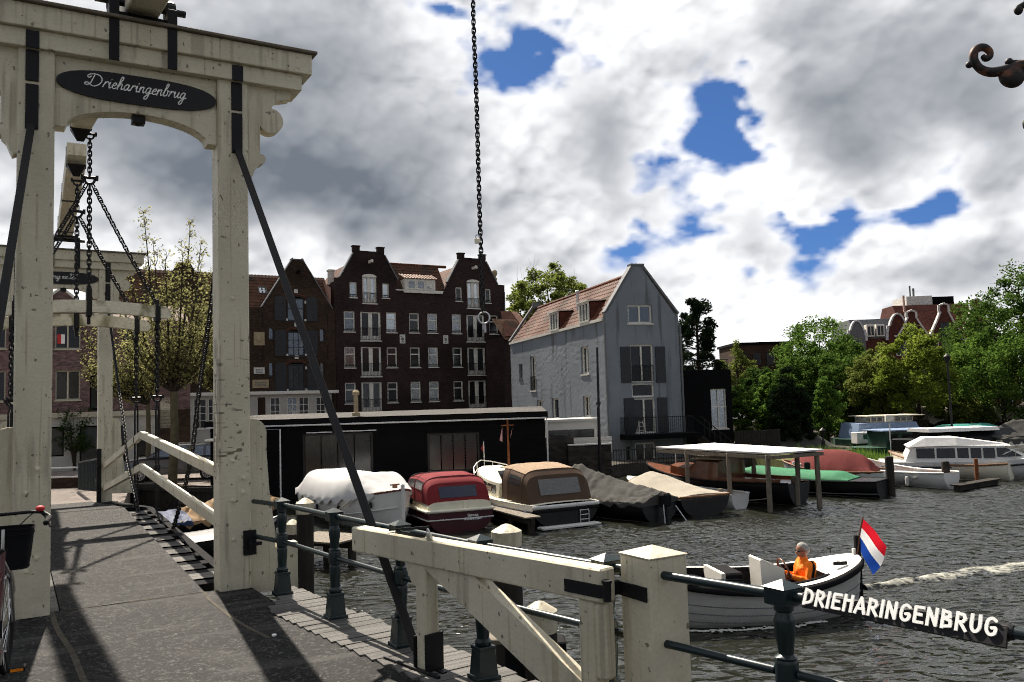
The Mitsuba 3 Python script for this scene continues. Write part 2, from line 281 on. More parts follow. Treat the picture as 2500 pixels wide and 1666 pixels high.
def capitals(text, h, pen=.085, track=.03):
    from shapely import affinity
    x, shapes = 0., []
    for ch in text:
        st, adv = PLAIN[ch]
        for s in st:
            c = curve(s, 6) if ch in 'DGU' and len(s) > 4 else np.array(s, float)
            shapes.append(LineString(c + [x, 0]).buffer(pen, 3, join_style=1, cap_style=3 if len(s) < 6 else 1))
        x += adv + track + .05
    return affinity.scale(unary_union(shapes).simplify(.006), h, h, origin=(0, 0)), x * h

# ------------------------------------------------------------------ chains: every link is a part
def link_mesh():
    a, r, w = .30, .5 - .13, .13                      # unit pitch along x
    path = [(-a + r * math.cos(t), r * math.sin(t)) for t in np.linspace(math.pi / 2, 1.5 * math.pi, 6)] + [(a + r * math.cos(t), r * math.sin(t)) for t in np.linspace(-math.pi / 2, math.pi / 2, 6)]
    path = np.array(path); path = np.column_stack([path[:, 0], path[:, 1] * .95, 0 * path[:, 0]])
    n, k = 6, len(path); tg = np.roll(path, -1, 0) - np.roll(path, 1, 0); tg /= np.linalg.norm(tg, axis=1, keepdims=True)
    z = np.array([0, 0, 1.]); rows = []
    for p, t in zip(path, tg):
        s = np.cross(z, t); rows.append([p + w * (math.cos(q) * s + math.sin(q) * z) for q in np.arange(n) * 2 * math.pi / n])
    rows.append(rows[0]); return loft(rows, close=True)
LINK = mikit.ply(link_mesh(), 'black_iron', smooth=True)
def chain(parent, P, pitch, roll=45., bsdf=None):
    P = np.asarray(P, float); seg = np.linalg.norm(np.diff(P, axis=0), axis=1); L = np.concatenate([[0], np.cumsum(seg)])
    k = max(2, int(round(L[-1] / pitch)))
    for i in range(k):
        f = [np.interp(L[-1] * q / k, L, P[:, 0]) for q in (i, i + 1)], [np.interp(L[-1] * q / k, L, P[:, 1]) for q in (i, i + 1)], [np.interp(L[-1] * q / k, L, P[:, 2]) for q in (i, i + 1)]
        a, b = np.array([f[0][0], f[1][0], f[2][0]]), np.array([f[0][1], f[1][1], f[2][1]])
        m, l = along(a, b); an = math.radians(roll + 90 * (i % 2)); R = np.eye(4); R[1:3, 1:3] = [[math.cos(an), -math.sin(an)], [math.sin(an), math.cos(an)]]
        S = np.diag([l * 1.0, l, l, 1.]); C = np.eye(4); C[:3, 3] = (a + b) / 2; m[:3, 3] = 0
        sh = LINK if bsdf is None else {**LINK, 'bsdf': {'type': 'ref', 'id': bsdf}}
        put_copy(sh, 'link', parent, C @ m @ R @ S @ np.diag([1.18, 1.18, 1.18, 1.]))
def sag(p, q, d, n=24):
    p, q = np.asarray(p, float), np.asarray(q, float); t = np.linspace(0, 1, n)[:, None]
    return p + (q - p) * t - np.array([0, 0, d]) * 4 * t * (1 - t)

# ------------------------------------------------------------------ the two portals
def portal(s0, dz, foot, text, lead, label, worn):
    M = BM @ mat((0, s0, dz), (1, 0, 0), (0, 1, 0)) if s0 == 0 else BM @ mat((0, s0 + .0, dz), (1, 0, 0), (0, 1, 0))
    k = thing('drawbridge_portal', label, 'drawbridge')
    pt = lambda m, n, b='white_paint', par=k, **kw: put(m, n, b, par, M, **kw)
    for a, b, far, near in ((.03, .335, 1, 0), (-1.755, -1.45, -1, 0)):
        post = pt(box(a, b, 0, .30, foot, 7.36, .012), 'post', 'scuffed_paint' if worn and far > 0 else 'white_paint')
        c = (a + b) / 2
        hs = ((.16, 3.24), (.26, 3.06), (.26, 2.91), (.16, 2.84), (.165, 2.45), (.17, 4.9)) if far > 0 else ((-1.56, 3.27), (-1.65, 3.06), (-1.56, 2.47), (-1.65, 2.51), (-1.64, 2.36))
        for x, z in hs: pt(bolt(x, z, 0, .022), 'bolt', 'white_paint', post)
        o = (lambda x: x) if far > 0 else (lambda x: -1.42 - x)   # mirror about the centre line
        fen = [(.335, 1.88), (.335, 3.66), (.39, 3.655)] + [(.40 + .12 * math.sin(q), 3.52 + .13 * math.cos(q)) for q in np.linspace(.1, 1.5, 6)] + [(.525, 3.3), (.55, 2.9), (.60, 2.52), (.61, 2.3), (.65, 2.38), (.70, 2.35), (.84, 2.345), (.84, 1.86)]
        pt(ext(Polygon([(o(x), z) for x, z in fen]), .10, .24), 'fender_board')
        S1, S2 = (o(.165), o(.275)); x0, x1 = min(S1, S2), max(S1, S2)
        pt(box(x0, x1, -.064, -.05, 7.19, 7.36, .003), 'iron_strap', 'black_iron'); pt(box(x0, x1, -.014, 0, 6.89, 7.19, .003), 'iron_strap', 'black_iron')
        pt(box(x0 + .002, x1, -.018, 0, 6.43, 6.86, .003), 'iron_strap', 'black_iron')
        # scrolled bracket outside the post
        br = unary_union([Polygon([(.335, 6.20), (.335, 7.2), (.80, 7.2), (.80, 7.12), (.66, 7.08), (.60, 7.0), (.56, 6.93), (.47, 6.78), (.47, 6.52), (.46, 6.34), (.42, 6.30), (.39, 6.22), (.37, 6.18)]), Point(.585, 6.85).buffer(.135, 12), Point(.475, 6.415).buffer(.055, 8)])
        from shapely import affinity
        if far < 0: br = affinity.affine_transform(br, [-1, 0, 0, 1, -1.42, 0])
        pt(ext(br, .04, .20), 'scroll_bracket')
    wav = [(-2.42, 7.375), (1.0, 7.375), (1.0, 7.60), (-2.42, 7.60)]
    cap = pt(box(-2.42, 1.0, -.10, .40, 7.375, 7.60, .006), 'cap_beam')
    for i, x in enumerate(np.arange(-2.25, 1.0, .31)):
        for z in ((7.55, 7.43) if i % 3 else (7.49,)): pt(bolt(x + .03 * (i % 2), z, -.10, .011, .012), 'nail_head', 'white_paint', cap)
    pt(box(-2.47, 1.05, -.145, .445, 7.602, 7.635, .006), 'cap_board', 'pale_timber')
    pt(box(-2.34, .90, -.05, .35, 7.20, 7.373, .006), 'frieze_beam')
    pt(box(-1.448, .028, .05, .25, 6.884, 7.198, .004), 'lintel_board')
    az = [(-1.448, 6.51), (-1.36, 6.51)] + [(-.71 + .65 * math.sin(q), 6.51 + .22 * math.cos(q) / 1.0) for q in np.linspace(-1.3, 1.3, 15)] + [(-.06, 6.51), (.028, 6.51), (.028, 6.88), (-1.448, 6.88)]
    pt(ext(Polygon(az).buffer(0), .04, .24), 'arch_board')
    pt(hull([(x, y, z) for x in (-.77, -.65) for y in (.08, .2) for z in (6.655, 6.76)] + [(-.71, .14, 6.63)]), 'arch_block', 'black_iron')
    # sign
    sp = [(-.71 + .73 * math.cos(q), 6.957 + math.copysign(.145 * max(0, 1 - abs(math.cos(q)) ** 3.2) ** .5, math.sin(q))) for q in np.linspace(0, 2 * math.pi, 96, endpoint=False)]
    sg = pt(ext(Polygon(sp).buffer(.0), .012, .048), 'name_board', 'black_paint')
    sh, w = cursive(text, .063)
    lt = ext(sh, 0, .006); lt.apply_translation((lead if lead is not None else -.73 - w / 2, .005, 6.935)); pt(lt, 'lettering', 'sign_white', sg)
    # iron bearing of the balance beam
    for x in (-.955, -.425):
        q = [box(x - .045, x + .045, -.115, -.10, 7.18, 7.80, .003), box(x - .045, x + .045, -.10, .16, 7.64, 7.80, .003), lathe([(0, -.05), (.09, -.05), (.10, -.03), (.10, .03), (.09, .05), (0, .05)], 14)]
        q[2].apply_transform(mat((x, .08, 7.86), (0, 0, 1), (0, 1, 0), (1, 0, 0))); pt(q, 'hinge_bracket', 'black_iron')
    ax = lathe([(0, -.42), (.035, -.42), (.035, .42), (0, .42)], 10); ax.apply_transform(mat((-.69, .08, 7.86), (0, 0, 1), (0, 1, 0), (1, 0, 0))); pt(ax, 'axle', 'black_iron')
    return k, M
scene['sign_white'] = pr((.75, .75, .72), .5, .3)
near_portal, MN = portal(0, 0, 1.90, 'Drieharingenbrug', None, 'near white wooden drawbridge portal with black name board in white script over its arch', True)
put([box(.255, .385, -.022, 0, 2.28, 2.53, .004), box(.30, .43, -.06, -.022, 2.375, 2.41, .004), box(.30, .34, -.05, -.02, 2.34, 2.44)], 'latch_plate', 'black_iron', near_portal, MN)
for a, b in (((.222, -.02, 6.47), (.72, -3.12, 2.0)), ((-1.642, -.02, 6.47), (-2.14, -3.12, 2.0))):
    m_, L_ = along(a, b, (0, 1, 0)); q = cat_([box(0, L_, -.033, .033, -.012, .012, .003), box(.1, L_ - .1, -.010, .010, .010, .036, .003)]); q.apply_transform(m_)
    put(q, 'stay_rod', 'black_iron', near_portal, MN)
far_portal, MF = portal(13.0, 0, 1.55, 'Brug no.320', None, 'far white wooden drawbridge portal beyond the raised crossbars, its black board numbered 320', False)
put([box(.0, .10, -.03, 0, 1.6, 2.95, .004), box(.02, .09, -.1, -.03, 2.55, 2.62), box(.02, .09, -.1, -.03, 1.95, 2.02), box(-.05, .45, -.12, .02, 1.62, 1.70)], 'rail_latch', 'black_iron', far_portal, MF)

# ------------------------------------------------------------------ balance beams, yokes and chains
def balance(a, b, tail, label):
    k = thing('balance_beam', label, 'beam')
    m, L = along(a, b); half = .155
    put([box(0, L - .28, -half, half, 0, .34, .012), hull([(L - .28, y, z) for y in (-half, half) for z in (0, .34)] + [(L, y, z) for y in (-half, half) for z in (.12, .34)])], 'timber', 'white_paint', k, BM @ m)
    put([box(x, x + .09, -half - .008, half + .008, -.008, .348) for x in (L - .34, L * .55, .6)], 'iron_band', 'black_iron', k, BM @ m)
    put(hull([(L - .34, y, -.008) for y in (-.15, .15)] + [(L - .1, y, -.008) for y in (-.15, .15)] + [(L - .22, y, -.2) for y in (-.05, .05)]), 'chain_shoe', 'black_iron', k, BM @ m)
    put([box(-2 * half * 0 + x, x + .08, -.27, .27, -.05, .0) for x in (-.0, .25)], 'bearing_plate', 'black_iron', k, BM @ m)
    if tail:
        put([box(-tail, -.01, -half, half, .002, .34, .012)], 'tail_timber', 'white_paint', k, BM @ m)
        put([box(-tail - .2, -tail + .5, -.62, .62, -.12, .5, .02)], 'counterweight', 'white_paint', k, BM @ m)
    return k
balance((-.69, .02, 7.74), (-.81, 6.75, 8.55), 5.4, 'near white balance beam pivoted on top of the portal with the name board')
balance((-.69, 13.1, 7.90), (-.80, 7.45, 8.22), 0, 'far white balance beam seen through the arch with a dark wedge under its tip')
def shackle(p, r):
    c = [(p[0] + r * math.cos(q), p[1], p[2] + r * math.sin(q)) for q in np.linspace(-.15 * math.pi, 1.15 * math.pi, 14)]
    c = [(x, y, 2 * p[2] - z) for x, y, z in c]
    return cat_([tube(c, r * .27, 8), tube([(p[0] - r * 1.55, p[1], p[2] + r * .45), (p[0] + r * 1.55, p[1], p[2] + r * .45)], r * .34, 8), box(p[0] - r * 1.75, p[0] - r * 1.2, p[1] - r * .55, p[1] + r * .55, p[2] + r * -.05, p[2] + r * .95), box(p[0] + r * 1.2, p[0] + r * 1.75, p[1] - r * .55, p[1] + r * .55, p[2] + r * -.05, p[2] + r * .95)])
def pnt(t, s, z): return (BM @ np.array([t, s, z, 1.]))[:3]
def yoke(s, tc, z, half, top, apex, label, clabel, zbot):
    k = thing('yoke_beam', label, 'crossbar')
    xs = np.concatenate([-half + .1 * (1 - np.cos(np.linspace(0, math.pi / 2, 7))), np.linspace(-half + .16, half - .16, 25), half - .1 * (1 - np.cos(np.linspace(math.pi / 2, 0, 7)))]); rows = []
    for x in xs:
        zz = z + .10 * (1 - (x / half) ** 2); e = math.sqrt(max(0, 1 - max(0, (abs(x) - half + .1) / .1) ** 2)) * .098 + .002
        rows.append([(tc + x, s + dy, zz + dzz * e) for dy, dzz in ((-.085, -1), (-.09, 0), (-.085, 1), (.085, 1), (.09, 0), (.085, -1))])
    put(loft(rows, close=True), 'timber', 'mossy_paint', k, BM, smooth=40)
    for x in (0, half - .22, -half + .22):
        zz = z + .10 * (1 - (x / half) ** 2)
        put([box(tc + x - .042, tc + x + .042, s - .105, s + .105, zz - .17, zz + (.30 if x == 0 else .12), .01), box(tc + x - .025, tc + x + .025, s - .05, s + .05, zz - .3, zz + .22, .01)], 'iron_band', 'black_iron', k, BM)
    c = thing('bridle_chain', clabel, 'chain', 'lifting chains of the drawbridge')
    put(shackle((tc, s, apex), .075), 'shackle', 'black_iron', c, BM, smooth=40); put(shackle((tc, s, top - .06), .06), 'shackle', 'black_iron', c, BM, smooth=40)
    chain(c, [pnt(tc, s, top - .12), pnt(tc, s, apex + .06)], .075)
    chain(c, [pnt(tc, s, apex - .1), pnt(tc, s, z + .36)], .075)
    for q in (-1, 1): chain(c, sag(pnt(tc + .05 * q, s, apex - .09), pnt(tc + q * (half - .22), s, z + .17), .04), .075)
    for q in (-1, 1):
        c = thing('hanger_chain', ('right' if q > 0 else 'left') + ' hanger chain with twin iron rods below the ' + ('nearer' if s < 7 else 'farther') + ' mossy crossbar', 'chain', 'lifting chains of the drawbridge')
        x = tc + q * (half - .22)
        chain(c, [pnt(x, s, z - .12), pnt(x, s, 4.05)], .075)
        put(shackle((x, s, 4.0), .06), 'shackle', 'black_iron', c, BM, smooth=40)
        for e in (-1, 1):
            put(tube([(x, s, 3.95), (x + .035 * e, s + .10 * e, 3.8), (x + .035 * e, s + .12 * e, zbot)], .016, 8), 'rod', 'black_iron', c, BM, smooth=40)
            put([lathe([(0, z_), (.028, z_), (.034, z_ + .03), (.034, z_ + .1), (.02, z_ + .13), (0, z_ + .13)], 8, (x + .035 * e, s + .12 * e, 0)) for z_ in (3.22, 2.75)], 'turnbuckle', 'black_iron', c, BM)
yoke(6.6, -.66, 5.45, 1.275, 8.52, 7.70, 'nearer bowed white crossbar streaked with green moss, hanging from chains', 'chain bridle from the near balance beam spreading to the nearer crossbar', 2.12)
yoke(7.6, -.78, 5.32, 1.19, 7.95, 7.33, 'farther bowed mossy crossbar, just below and behind the nearer one', 'chain bridle from the far balance beam spreading to the farther crossbar', 2.1)
for P, lab in (([(.12, .35, 6.3), (.12, .50, 5.5), (.16, 1.15, 4.75), (.21, 1.95, 4.05), (.24, 2.6, 3.25), (.26, 3.3, 2.7), (.28, 4.3, 2.05)], 'slack chain sloping down behind the right post of the near portal'),
               ([(.15, 12.7, 6.6), (.2, 11.9, 5.55), (.17, 10.2, 4.3), (.14, 8.8, 3.4), (.10, 8.1, 2.9), (.05, 6.5, 2.35), (.05, 6.1, 2.1)], 'slack chain sloping from the far portal down to the middle of the bridge'),
               ([(-1.49, .35, 6.3), (-1.50, .45, 5.5), (-1.55, 1.15, 4.72), (-1.62, 1.95, 4.03), (-1.66, 2.6, 3.25), (-1.68, 3.3, 2.7), (-1.7, 4.3, 2.05)], 'slack chain beside the left post of the near portal')):
    c = thing('side_chain', lab, 'chain', 'lifting chains of the drawbridge'); chain(c, [pnt(*p) for p in curve(P, 8)], .062)

# the pull chain that hangs from the tail of the near balance beam
k = thing('pull_chain', 'long single chain hanging down the middle of the view with a ring at its end', 'chain')
pc = [at(1085, -420, 3.1), at(1087, 0, 3.1), at(1094, 200, 3.1), at(1101, 450, 3.1), at(1106, 600, 3.1), at(1110, 716, 3.1)]
chain(k, curve(pc, 10), .0172, 20)
c_ = at(1112, 731, 3.1); put(tube([c_ + .0215 * (math.cos(q) * CRT + math.sin(q) * CUP) for q in np.linspace(0, 2 * math.pi, 33)], .0034, 8, cap=False), 'ring', 'steel', k, smooth=True)
put(beam(c_ + (.003, 0, -.024), c_ + (.004, 0, -.055), .008, .004, 0), 'tag', 'galvanised', k)
p_ = at(1097, 548, 3.09)
k = thing('padlock', 'small padlock hanging from the long pull chain above the brick gable', 'padlock')
put(box(-.011, .011, -.005, .005, -.02, .0, .002), 'body', 'brass_pad', k, yaw(p_, -10)); put(tube([p_ + (.007 * math.cos(q), 0, .002 + .012 * math.sin(q)) for q in np.linspace(0, math.pi, 9)], .0022, 6), 'shackle', 'steel', k)

# ------------------------------------------------------------------ the leaves between the portals
def humped(s): return 1.95 + .034 * np.minimum(s, 6.75) if s <= 6.75 else 1.95 + .034 * 6.75 - (s - 6.75) * .07
def slab(t0, t1, s0, s1, h0, h1, n=2, ztop=None):
    ss = np.linspace(s0, s1, n); zt = np.array([humped(s) for s in ss])
    rows = [[(t0, s, z + h0), (t1, s, z + h0), (t1, s, z + h1), (t0, s, z + h1)] for s, z in zip(ss, zt)]
    m = loft(rows, close=True); e = tri(np.array(rows[0] + rows[-1]), [[0, 1, 2], [0, 2, 3], [4, 6, 5], [4, 7, 6]]); m = cat_([m, e]); m.invert(); return m
for i, (a, b, lab) in enumerate(((.12, 6.72, 'near leaf of the drawbridge, dark asphalt deck with iron cross beams along its right edge'), (6.78, 12.95, 'far leaf of the drawbridge sloping down to the opposite quay'))):
    k = thing('bridge_leaf', lab, 'bridge deck')
    put(slab(-1.36, -.10, a, b, -.12, 0, 12), 'deck', 'asphalt', k, BM)
    put([slab(-1.30 + .4 * j, -1.2 + .4 * j, a, b, -.42, -.125, 8) for j in range(4)] + [slab(.24, .34, a, b, -.36, -.03, 8), slab(-1.80, -1.70, a, b, -.36, -.03, 8)], 'girder', 'soft_black', k, BM)
    for s in np.arange(a + .45, b - .2, .515):
        put(slab(-.10, .235, s, s + .19, -.16, -.03), 'cross_beam', 'soft_black', k, BM); put(slab(-1.69, -1.37, s, s + .10, -.16, -.015), 'cross_beam', 'black_iron', k, BM)
        if s + .5 < b and i == 0:
            for o, w in ((.215, .14), (.362, .14)):
                put(slab(-.085, .17 + .03 * math.sin(s * 9 + o * 40), s + o, s + o + w, -.055, -.018), 'plank', 'grey_plank', k, BM)
    for s in np.arange(a, b - .3, .30): put(slab(-1.50, -1.37, s + .005, s + .295, -.06, -.004), 'edge_plank', 'grey_plank', k, BM)
for t0 in (.17, -1.59):
    for i in (0, 1):
        k = thing('leaf_rail', f'{"right" if t0 > 0 else "left"} white double handrail rising from the {("near", "far")[i]} portal to the middle of the bridge', 'handrail')
        a, b = ((.30, 3.07), (6.68, 3.38)) if i == 0 else ((12.95, 2.55), (6.74, 3.38))
        put(beam((t0, a[0], a[1]), (t0, b[0], b[1]), .075, .13, .008), 'top_rail', 'white_paint', k, BM)
        put(beam((t0, a[0], a[1] - .53), (t0, b[0], b[1] - .55), .075, .13, .008), 'lower_rail', 'white_paint', k, BM)

# ------------------------------------------------------------------ near approach: asphalt, planks, railing
zA = DZ
def flat(poly, z0, z1): return extz(Polygon(poly), z0, z1)
put(flat([(-1.75, .11), (.34, .11), (.36, -.9), (.2, -1.2), (.32, -2.0), (.42, -2.9), (.5, -3.6), (.9, -6.5), (1.5, -11), (2.2, -40), (-30, -40), (-9, -11), (-2.4, -5), (-1.9, -1)], zA - .25, zA), 'pavement', 'asphalt', None, BM, label='dark speckled asphalt of the bridge approach', kind='structure')
scene['joint_strip'] = bumped(pr(proc(lambda p, n, uv: mix((.03, .027, .02), (.085, .073, .055), fbm(p.x * 14, p.y * 14, 1.)) * (.6 + .8 * noise(p.x * 80, p.y * 80, 2.))), .9, .2), lambda p, n, uv: noise(p.x * 80, p.y * 80, 2.), .003)
for c, w in (([(-1.43, .1), (-1.42, -.6), (-1.36, -1.5), (-1.34, -2.2), (-1.30, -3.4), (-1.2, -6)], .022), ([(-.10, .1), (-.13, -.3), (-.10, -1.3), (-.02, -2.0)], .016), ([(-1.36, .12), (-.7, .1), (-.1, .115)], .012)):
    put(extz(LineString(curve(c, 5)).buffer(w, 2, cap_style=2), zA - .02, zA + .004), 'joint_strip', 'joint_strip', 'pavement', BM)
put(extz(Polygon([(-1.02, .085), (-.62, .12), (-.6, .142), (-1.0, .108)]), zA, zA + .008), 'painted_mark', 'grey_plank', 'pavement', BM)
rr = random.Random(4)
k = thing('footway', 'strip of weathered grey planks under the green railing', 'boardwalk')
def PL(s): return float(np.interp(-s, [.5, 1.24, 1.95, 2.36, 2.86, 3.11, 7], [.22, .235, .31, .37, .425, .47, 1.0]))
s = -.10
while s > -7.5:
    w = rr.uniform(.125, .17); a, b = PL(s) - rr.uniform(.004, .016), .70 - (s + .5) * .108 + rr.uniform(0, .05)
    if s > -1.05: a = max(a, .2 + (s + 1.05) * .5)
    put(hull([(x, y, z) for x, y in ((a, s), (b, s + .02), (a - .01, s - w), (b, s + .02 - w)) for z in (zA - .05, zA + .012 + .006 * (rr.random() - .5))]), 'plank', 'grey_plank', k, BM)
    s -= w + rr.uniform(.006, .016)
put([beam((.66 + .0, -.1, zA - .16), (1.42, -7.5, zA - .16), .12, .2), beam((.3, -.1, zA - .16), (1.0, -7.5, zA - .16), .12, .2)], 'joist', 'dark_timber', k, BM)

RP = [(-.53, .50), (-1.735, .61), (-2.84, .735), (-3.85, .865), (-4.92, 1.07), (-5.97, 1.285), (-7.05, 1.50), (-8.1, 1.72)]
def rail_post(s, t, lab):
    k = thing('railing_post', lab, 'railing post', 'green cast iron posts along the bridge railing')
    M = BM @ mat((t, s, zA), (1, 0, 0), (0, 1, 0))
    sq = lambda a, z0, z1, c=.004: box(-a, a, -a, a, z0, z1, c)
    put([sq(.082, 0, .04), hull([(x, y, .04) for x in (-.068, .068) for y in (-.068, .068)] + [(x, y, .20) for x in (-.055, .055) for y in (-.055, .055)]), sq(.062, .20, .225)], 'base', 'rail_paint', k, M)
    put(lathe([(.045, .22), (.056, .235), (.056, .25), (.040, .27), (.046, .36), (.050, .44), (.042, .455), (.054, .47), (.054, .56), (.046, .575), (.054, .585), (.034, .60), (.036, .62), (.046, .69), (.050, .75), (.042, .765), (.036, .79), (.045, .80), (.045, .83)], 12), 'shaft', 'rail_paint', k, M, smooth=35)
    put([sq(.062, .825, .905, .005), hull([(x, y, .905) for x in (-.067, .067) for y in (-.067, .067)] + [(0, 0, .94)])], 'cap', 'rail_paint', k, M)
for i, (s, t) in enumerate(RP):
    rail_post(s, t, ['first green railing post, beside the foot of the right white portal post', 'second green railing post from the white portal', 'third green railing post, behind the black stay rod and the gate', 'fourth green railing post, under the middle of the white gate beam', 'green railing post hidden behind the thick white gate post', 'green railing post at the left end of the lettered sign', 'green railing post past the right end of the lettered sign', 'green railing post outside the right edge'][i])
    if i < 7:
        s1, t1 = RP[i + 1]; e = .06 * np.array([t1 - t, s1 - s]) / math.hypot(t1 - t, s1 - s)
        k = thing('railing_pipes', ['upper and lower green pipes between the first and second railing posts', 'upper and lower green pipes between the second and third railing posts', 'green pipes between the third and fourth railing posts, behind the white gate leg', 'green pipes behind the diagonal brace of the white gate', 'green pipes behind the hinge end of the white gate', 'green pipe carrying the lettered sign', 'green pipes at the far right end of the railing'][i], 'railing', 'pipes of the green bridge railing')
        for z in (.866, .515): put(tube([(t + e[0], s + e[1], zA + z), (t1 - e[0], s1 - e[1], zA + z)], .0235 if z > .8 else .021, 12), 'pipe', 'rail_paint', k, BM, smooth=True)
e0 = thing('railing_pipe_stub', 'short green pipes joining the first railing post to the portal foot', 'railing')
for z in (.866, .515): put(tube([(.36, -.0, zA + z), (.47, -.47, zA + z)], .0235, 12), 'pipe', 'rail_paint', e0, BM, smooth=True)
# lettered sign on the rail
a_, b_ = np.array([1.15, 3.79, zA + .866]), np.array([1.80, 3.125, zA + .866])
a_, b_ = BM @ np.array([RP[5][1], RP[5][0], zA + .866, 1]), BM @ np.array([RP[6][1], RP[6][0], zA + .866, 1])
a_, b_ = a_[:3], b_[:3]; ax = (b_ - a_) / np.linalg.norm(b_ - a_); out = np.cross(ax, (0, 0, 1)); out = out if out @ (EYE - a_) > 0 else -out
tilt = .55; upv = np.array([0, 0, 1.]) * math.cos(tilt) - out * math.sin(tilt); nrm = np.cross(ax, upv); nrm = nrm if nrm @ out > 0 else -nrm
k = thing('lettered_sign', 'black strip sign with cut out white capitals DRIEHARINGENBRUG fixed along the railing', 'sign')
sh, w = capitals('DRIEHARINGENBRUG', .066, .092)
LS = .80; o_ = a_ + ax * .125 + nrm * .03 - upv * .035
MS = np.eye(4); MS[:3, 0], MS[:3, 1], MS[:3, 2], MS[:3, 3] = ax * LS / w, upv, nrm, o_
for g in sorted(sh.geoms, key=lambda g: g.centroid.x): put(extz(g, .004, .012), 'letter', 'sign_white', k, MS)
put([extz(Polygon([(-.01, -.012), (w + .02, -.035), (w + .02, .045), (-.01, .05)]), -.016, .003)], 'backing', 'black_iron', k, MS)
m_, L_ = along(a_ + ax * .11, a_ + ax * (.14 + LS)); put(tube([a_ + ax * .105, a_ + ax * .12, a_ + ax * (.14 + LS), a_ + ax * (.16 + LS)], [.028, .034, .034, .028], 10), 'clamp_sleeve', 'black_iron', k, smooth=40)

# ------------------------------------------------------------------ white barrier gate and its hinge post
ga = math.radians(42.3); G = np.array([-math.sin(ga), math.cos(ga), 0]); GN = np.array([G[1], -G[0], 0])
leg = gz(958, 1541, DZ)
MG = mat((leg[0], leg[1], DZ), G, -GN)               # local x along the gate away from the hinge, y away from the lens, z above the deck
MG[:3, 1] = GN * 1.0
if MG[:3, 1] @ np.array([0, 1, 0]) < 0: MG[:3, 1] *= -1
MG[:3, 0] = G
k = thing('barrier_gate', 'open white timber barrier gate with a diagonal brace and black iron hinge strap', 'gate')
pg = lambda m, n, b='white_paint', par=k: put(m, n, b, par, MG)
pg(box(-1.72, .80, -.012, .105, .712, .893, .010), 'top_beam')
pg(box(-.12, .0, .0, .11, .005, .71, .010), 'leg')
q_ = trimesh.creation.cylinder(radius=.062, height=1.2, sections=20); q_.apply_transform(mat((-1.60, .05, .115), (1, 0, 0), (0, 1, 0))); pg([box(-1.65, -1.53, .0, .11, -.45, .71, .010), box(-1.72, -1.64, .0, .10, .3, .71, .02)], 'hinge_leg')
pg(ext(Polygon([(-.05, .7115), (-1.53, .045), (-1.53, .265), (-.62, .7115)]), .012, .098), 'diagonal_brace')
pg(hull([(x, y, z) for y in (.01, .09) for x, z in ((.0, .71), (.11, .71), (.11, .66), (.05, .57), (.0, .56))]), 'corner_bracket')
pg([box(-1.72, -1.45, -.02, -.012, .742, .812, .002), lathe([(0, .73), (.022, .73), (.022, .825), (.028, .825), (.028, .84), (0, .84)], 12, (-1.75, .0, 0)), box(-1.76, -1.71, -.018, .02, .745, .81, .004)], 'hinge_strap', 'black_iron')
pg([box(.0, .012, -.02, .13, .0, .23, .002), box(-.135, -.12, -.02, .13, .0, .26, .002), box(-.28, .36, -.035, -.01, .004, .03, .003), box(-.22, -.13, .05, .09, .0, .02)] + [lathe([(0, .0), (.014, 0), (.014, .03), (0, .03)], 8, (x, -.022, 0)) for x in (-.25, -.2, .06)], 'foot_plate', 'black_iron')
pg([hull([(.34, .02, .90), (.34, .045, .90), (-.12, .02, .955), (-.12, .045, .955), (.34, .02, .915), (-.12, .02, .975), (-.12, .045, .975)]), box(-.06, .25, .015, .05, .893, .91), tube([(-.16, .03, .91), (.08, .03, .91)], .01, 8)], 'latch_bar', 'black_iron')
pg([bolt(-.12 - .25 * j, .80 + .03 * (j % 2), -.012, .006, .004) for j in range(0)] + [box(.79, .803, .0, .1, .87, .9)], 'iron_edge', 'black_iron')
pk = thing('padlock', 'silver padlock hanging off the latch bar on top of the white gate beam', 'padlock')
Mp = MG @ mat((-.17, .0, .93), (.93, 0, -.35), (0, 1, 0), (.35, 0, .93))
put(box(-.026, .026, -.01, .01, -.045, .0, .004), 'body', 'brass_pad', pk, Mp); put(tube([(.017 * math.cos(q), 0, .0 + .036 * math.sin(q)) for q in np.linspace(0, math.pi, 11)], .0045, 8), 'shackle', 'steel', pk, Mp, smooth=True)

hp = thing('gate_post', 'thick white square gate post with a low pyramid cap, in the foreground', 'post')
C_ = gz(1492, 1296, DZ + .975) + 0; c0 = np.array([.725, 4.545, DZ])
MH = mat(c0, V, U)
ph = lambda m, n, b='white_paint', par=hp: put(m, n, b, par, MH)
h_ = .128
po = ph(box(-h_, h_, -h_, h_, -1.2, .955, .008), 'shaft')
ph(hull([(x, y, z) for x in (-h_ - .004, h_ + .004) for y in (-h_ - .004, h_ + .004) for z in (.957, .962)] + [(0, 0, 1.005)]), 'pyramid_cap')
ph([box(-h_ - .01, -h_, -.10, .128, .735, .81), box(-h_ - .10, -h_ - .0, .118, .15, .74, .81)], 'hinge_plate', 'black_iron')
for x, z in ((-.03, .845), (.045, .85)): ph(bolt(x, z, -h_, .016, .016), 'bolt', 'white_paint', po)
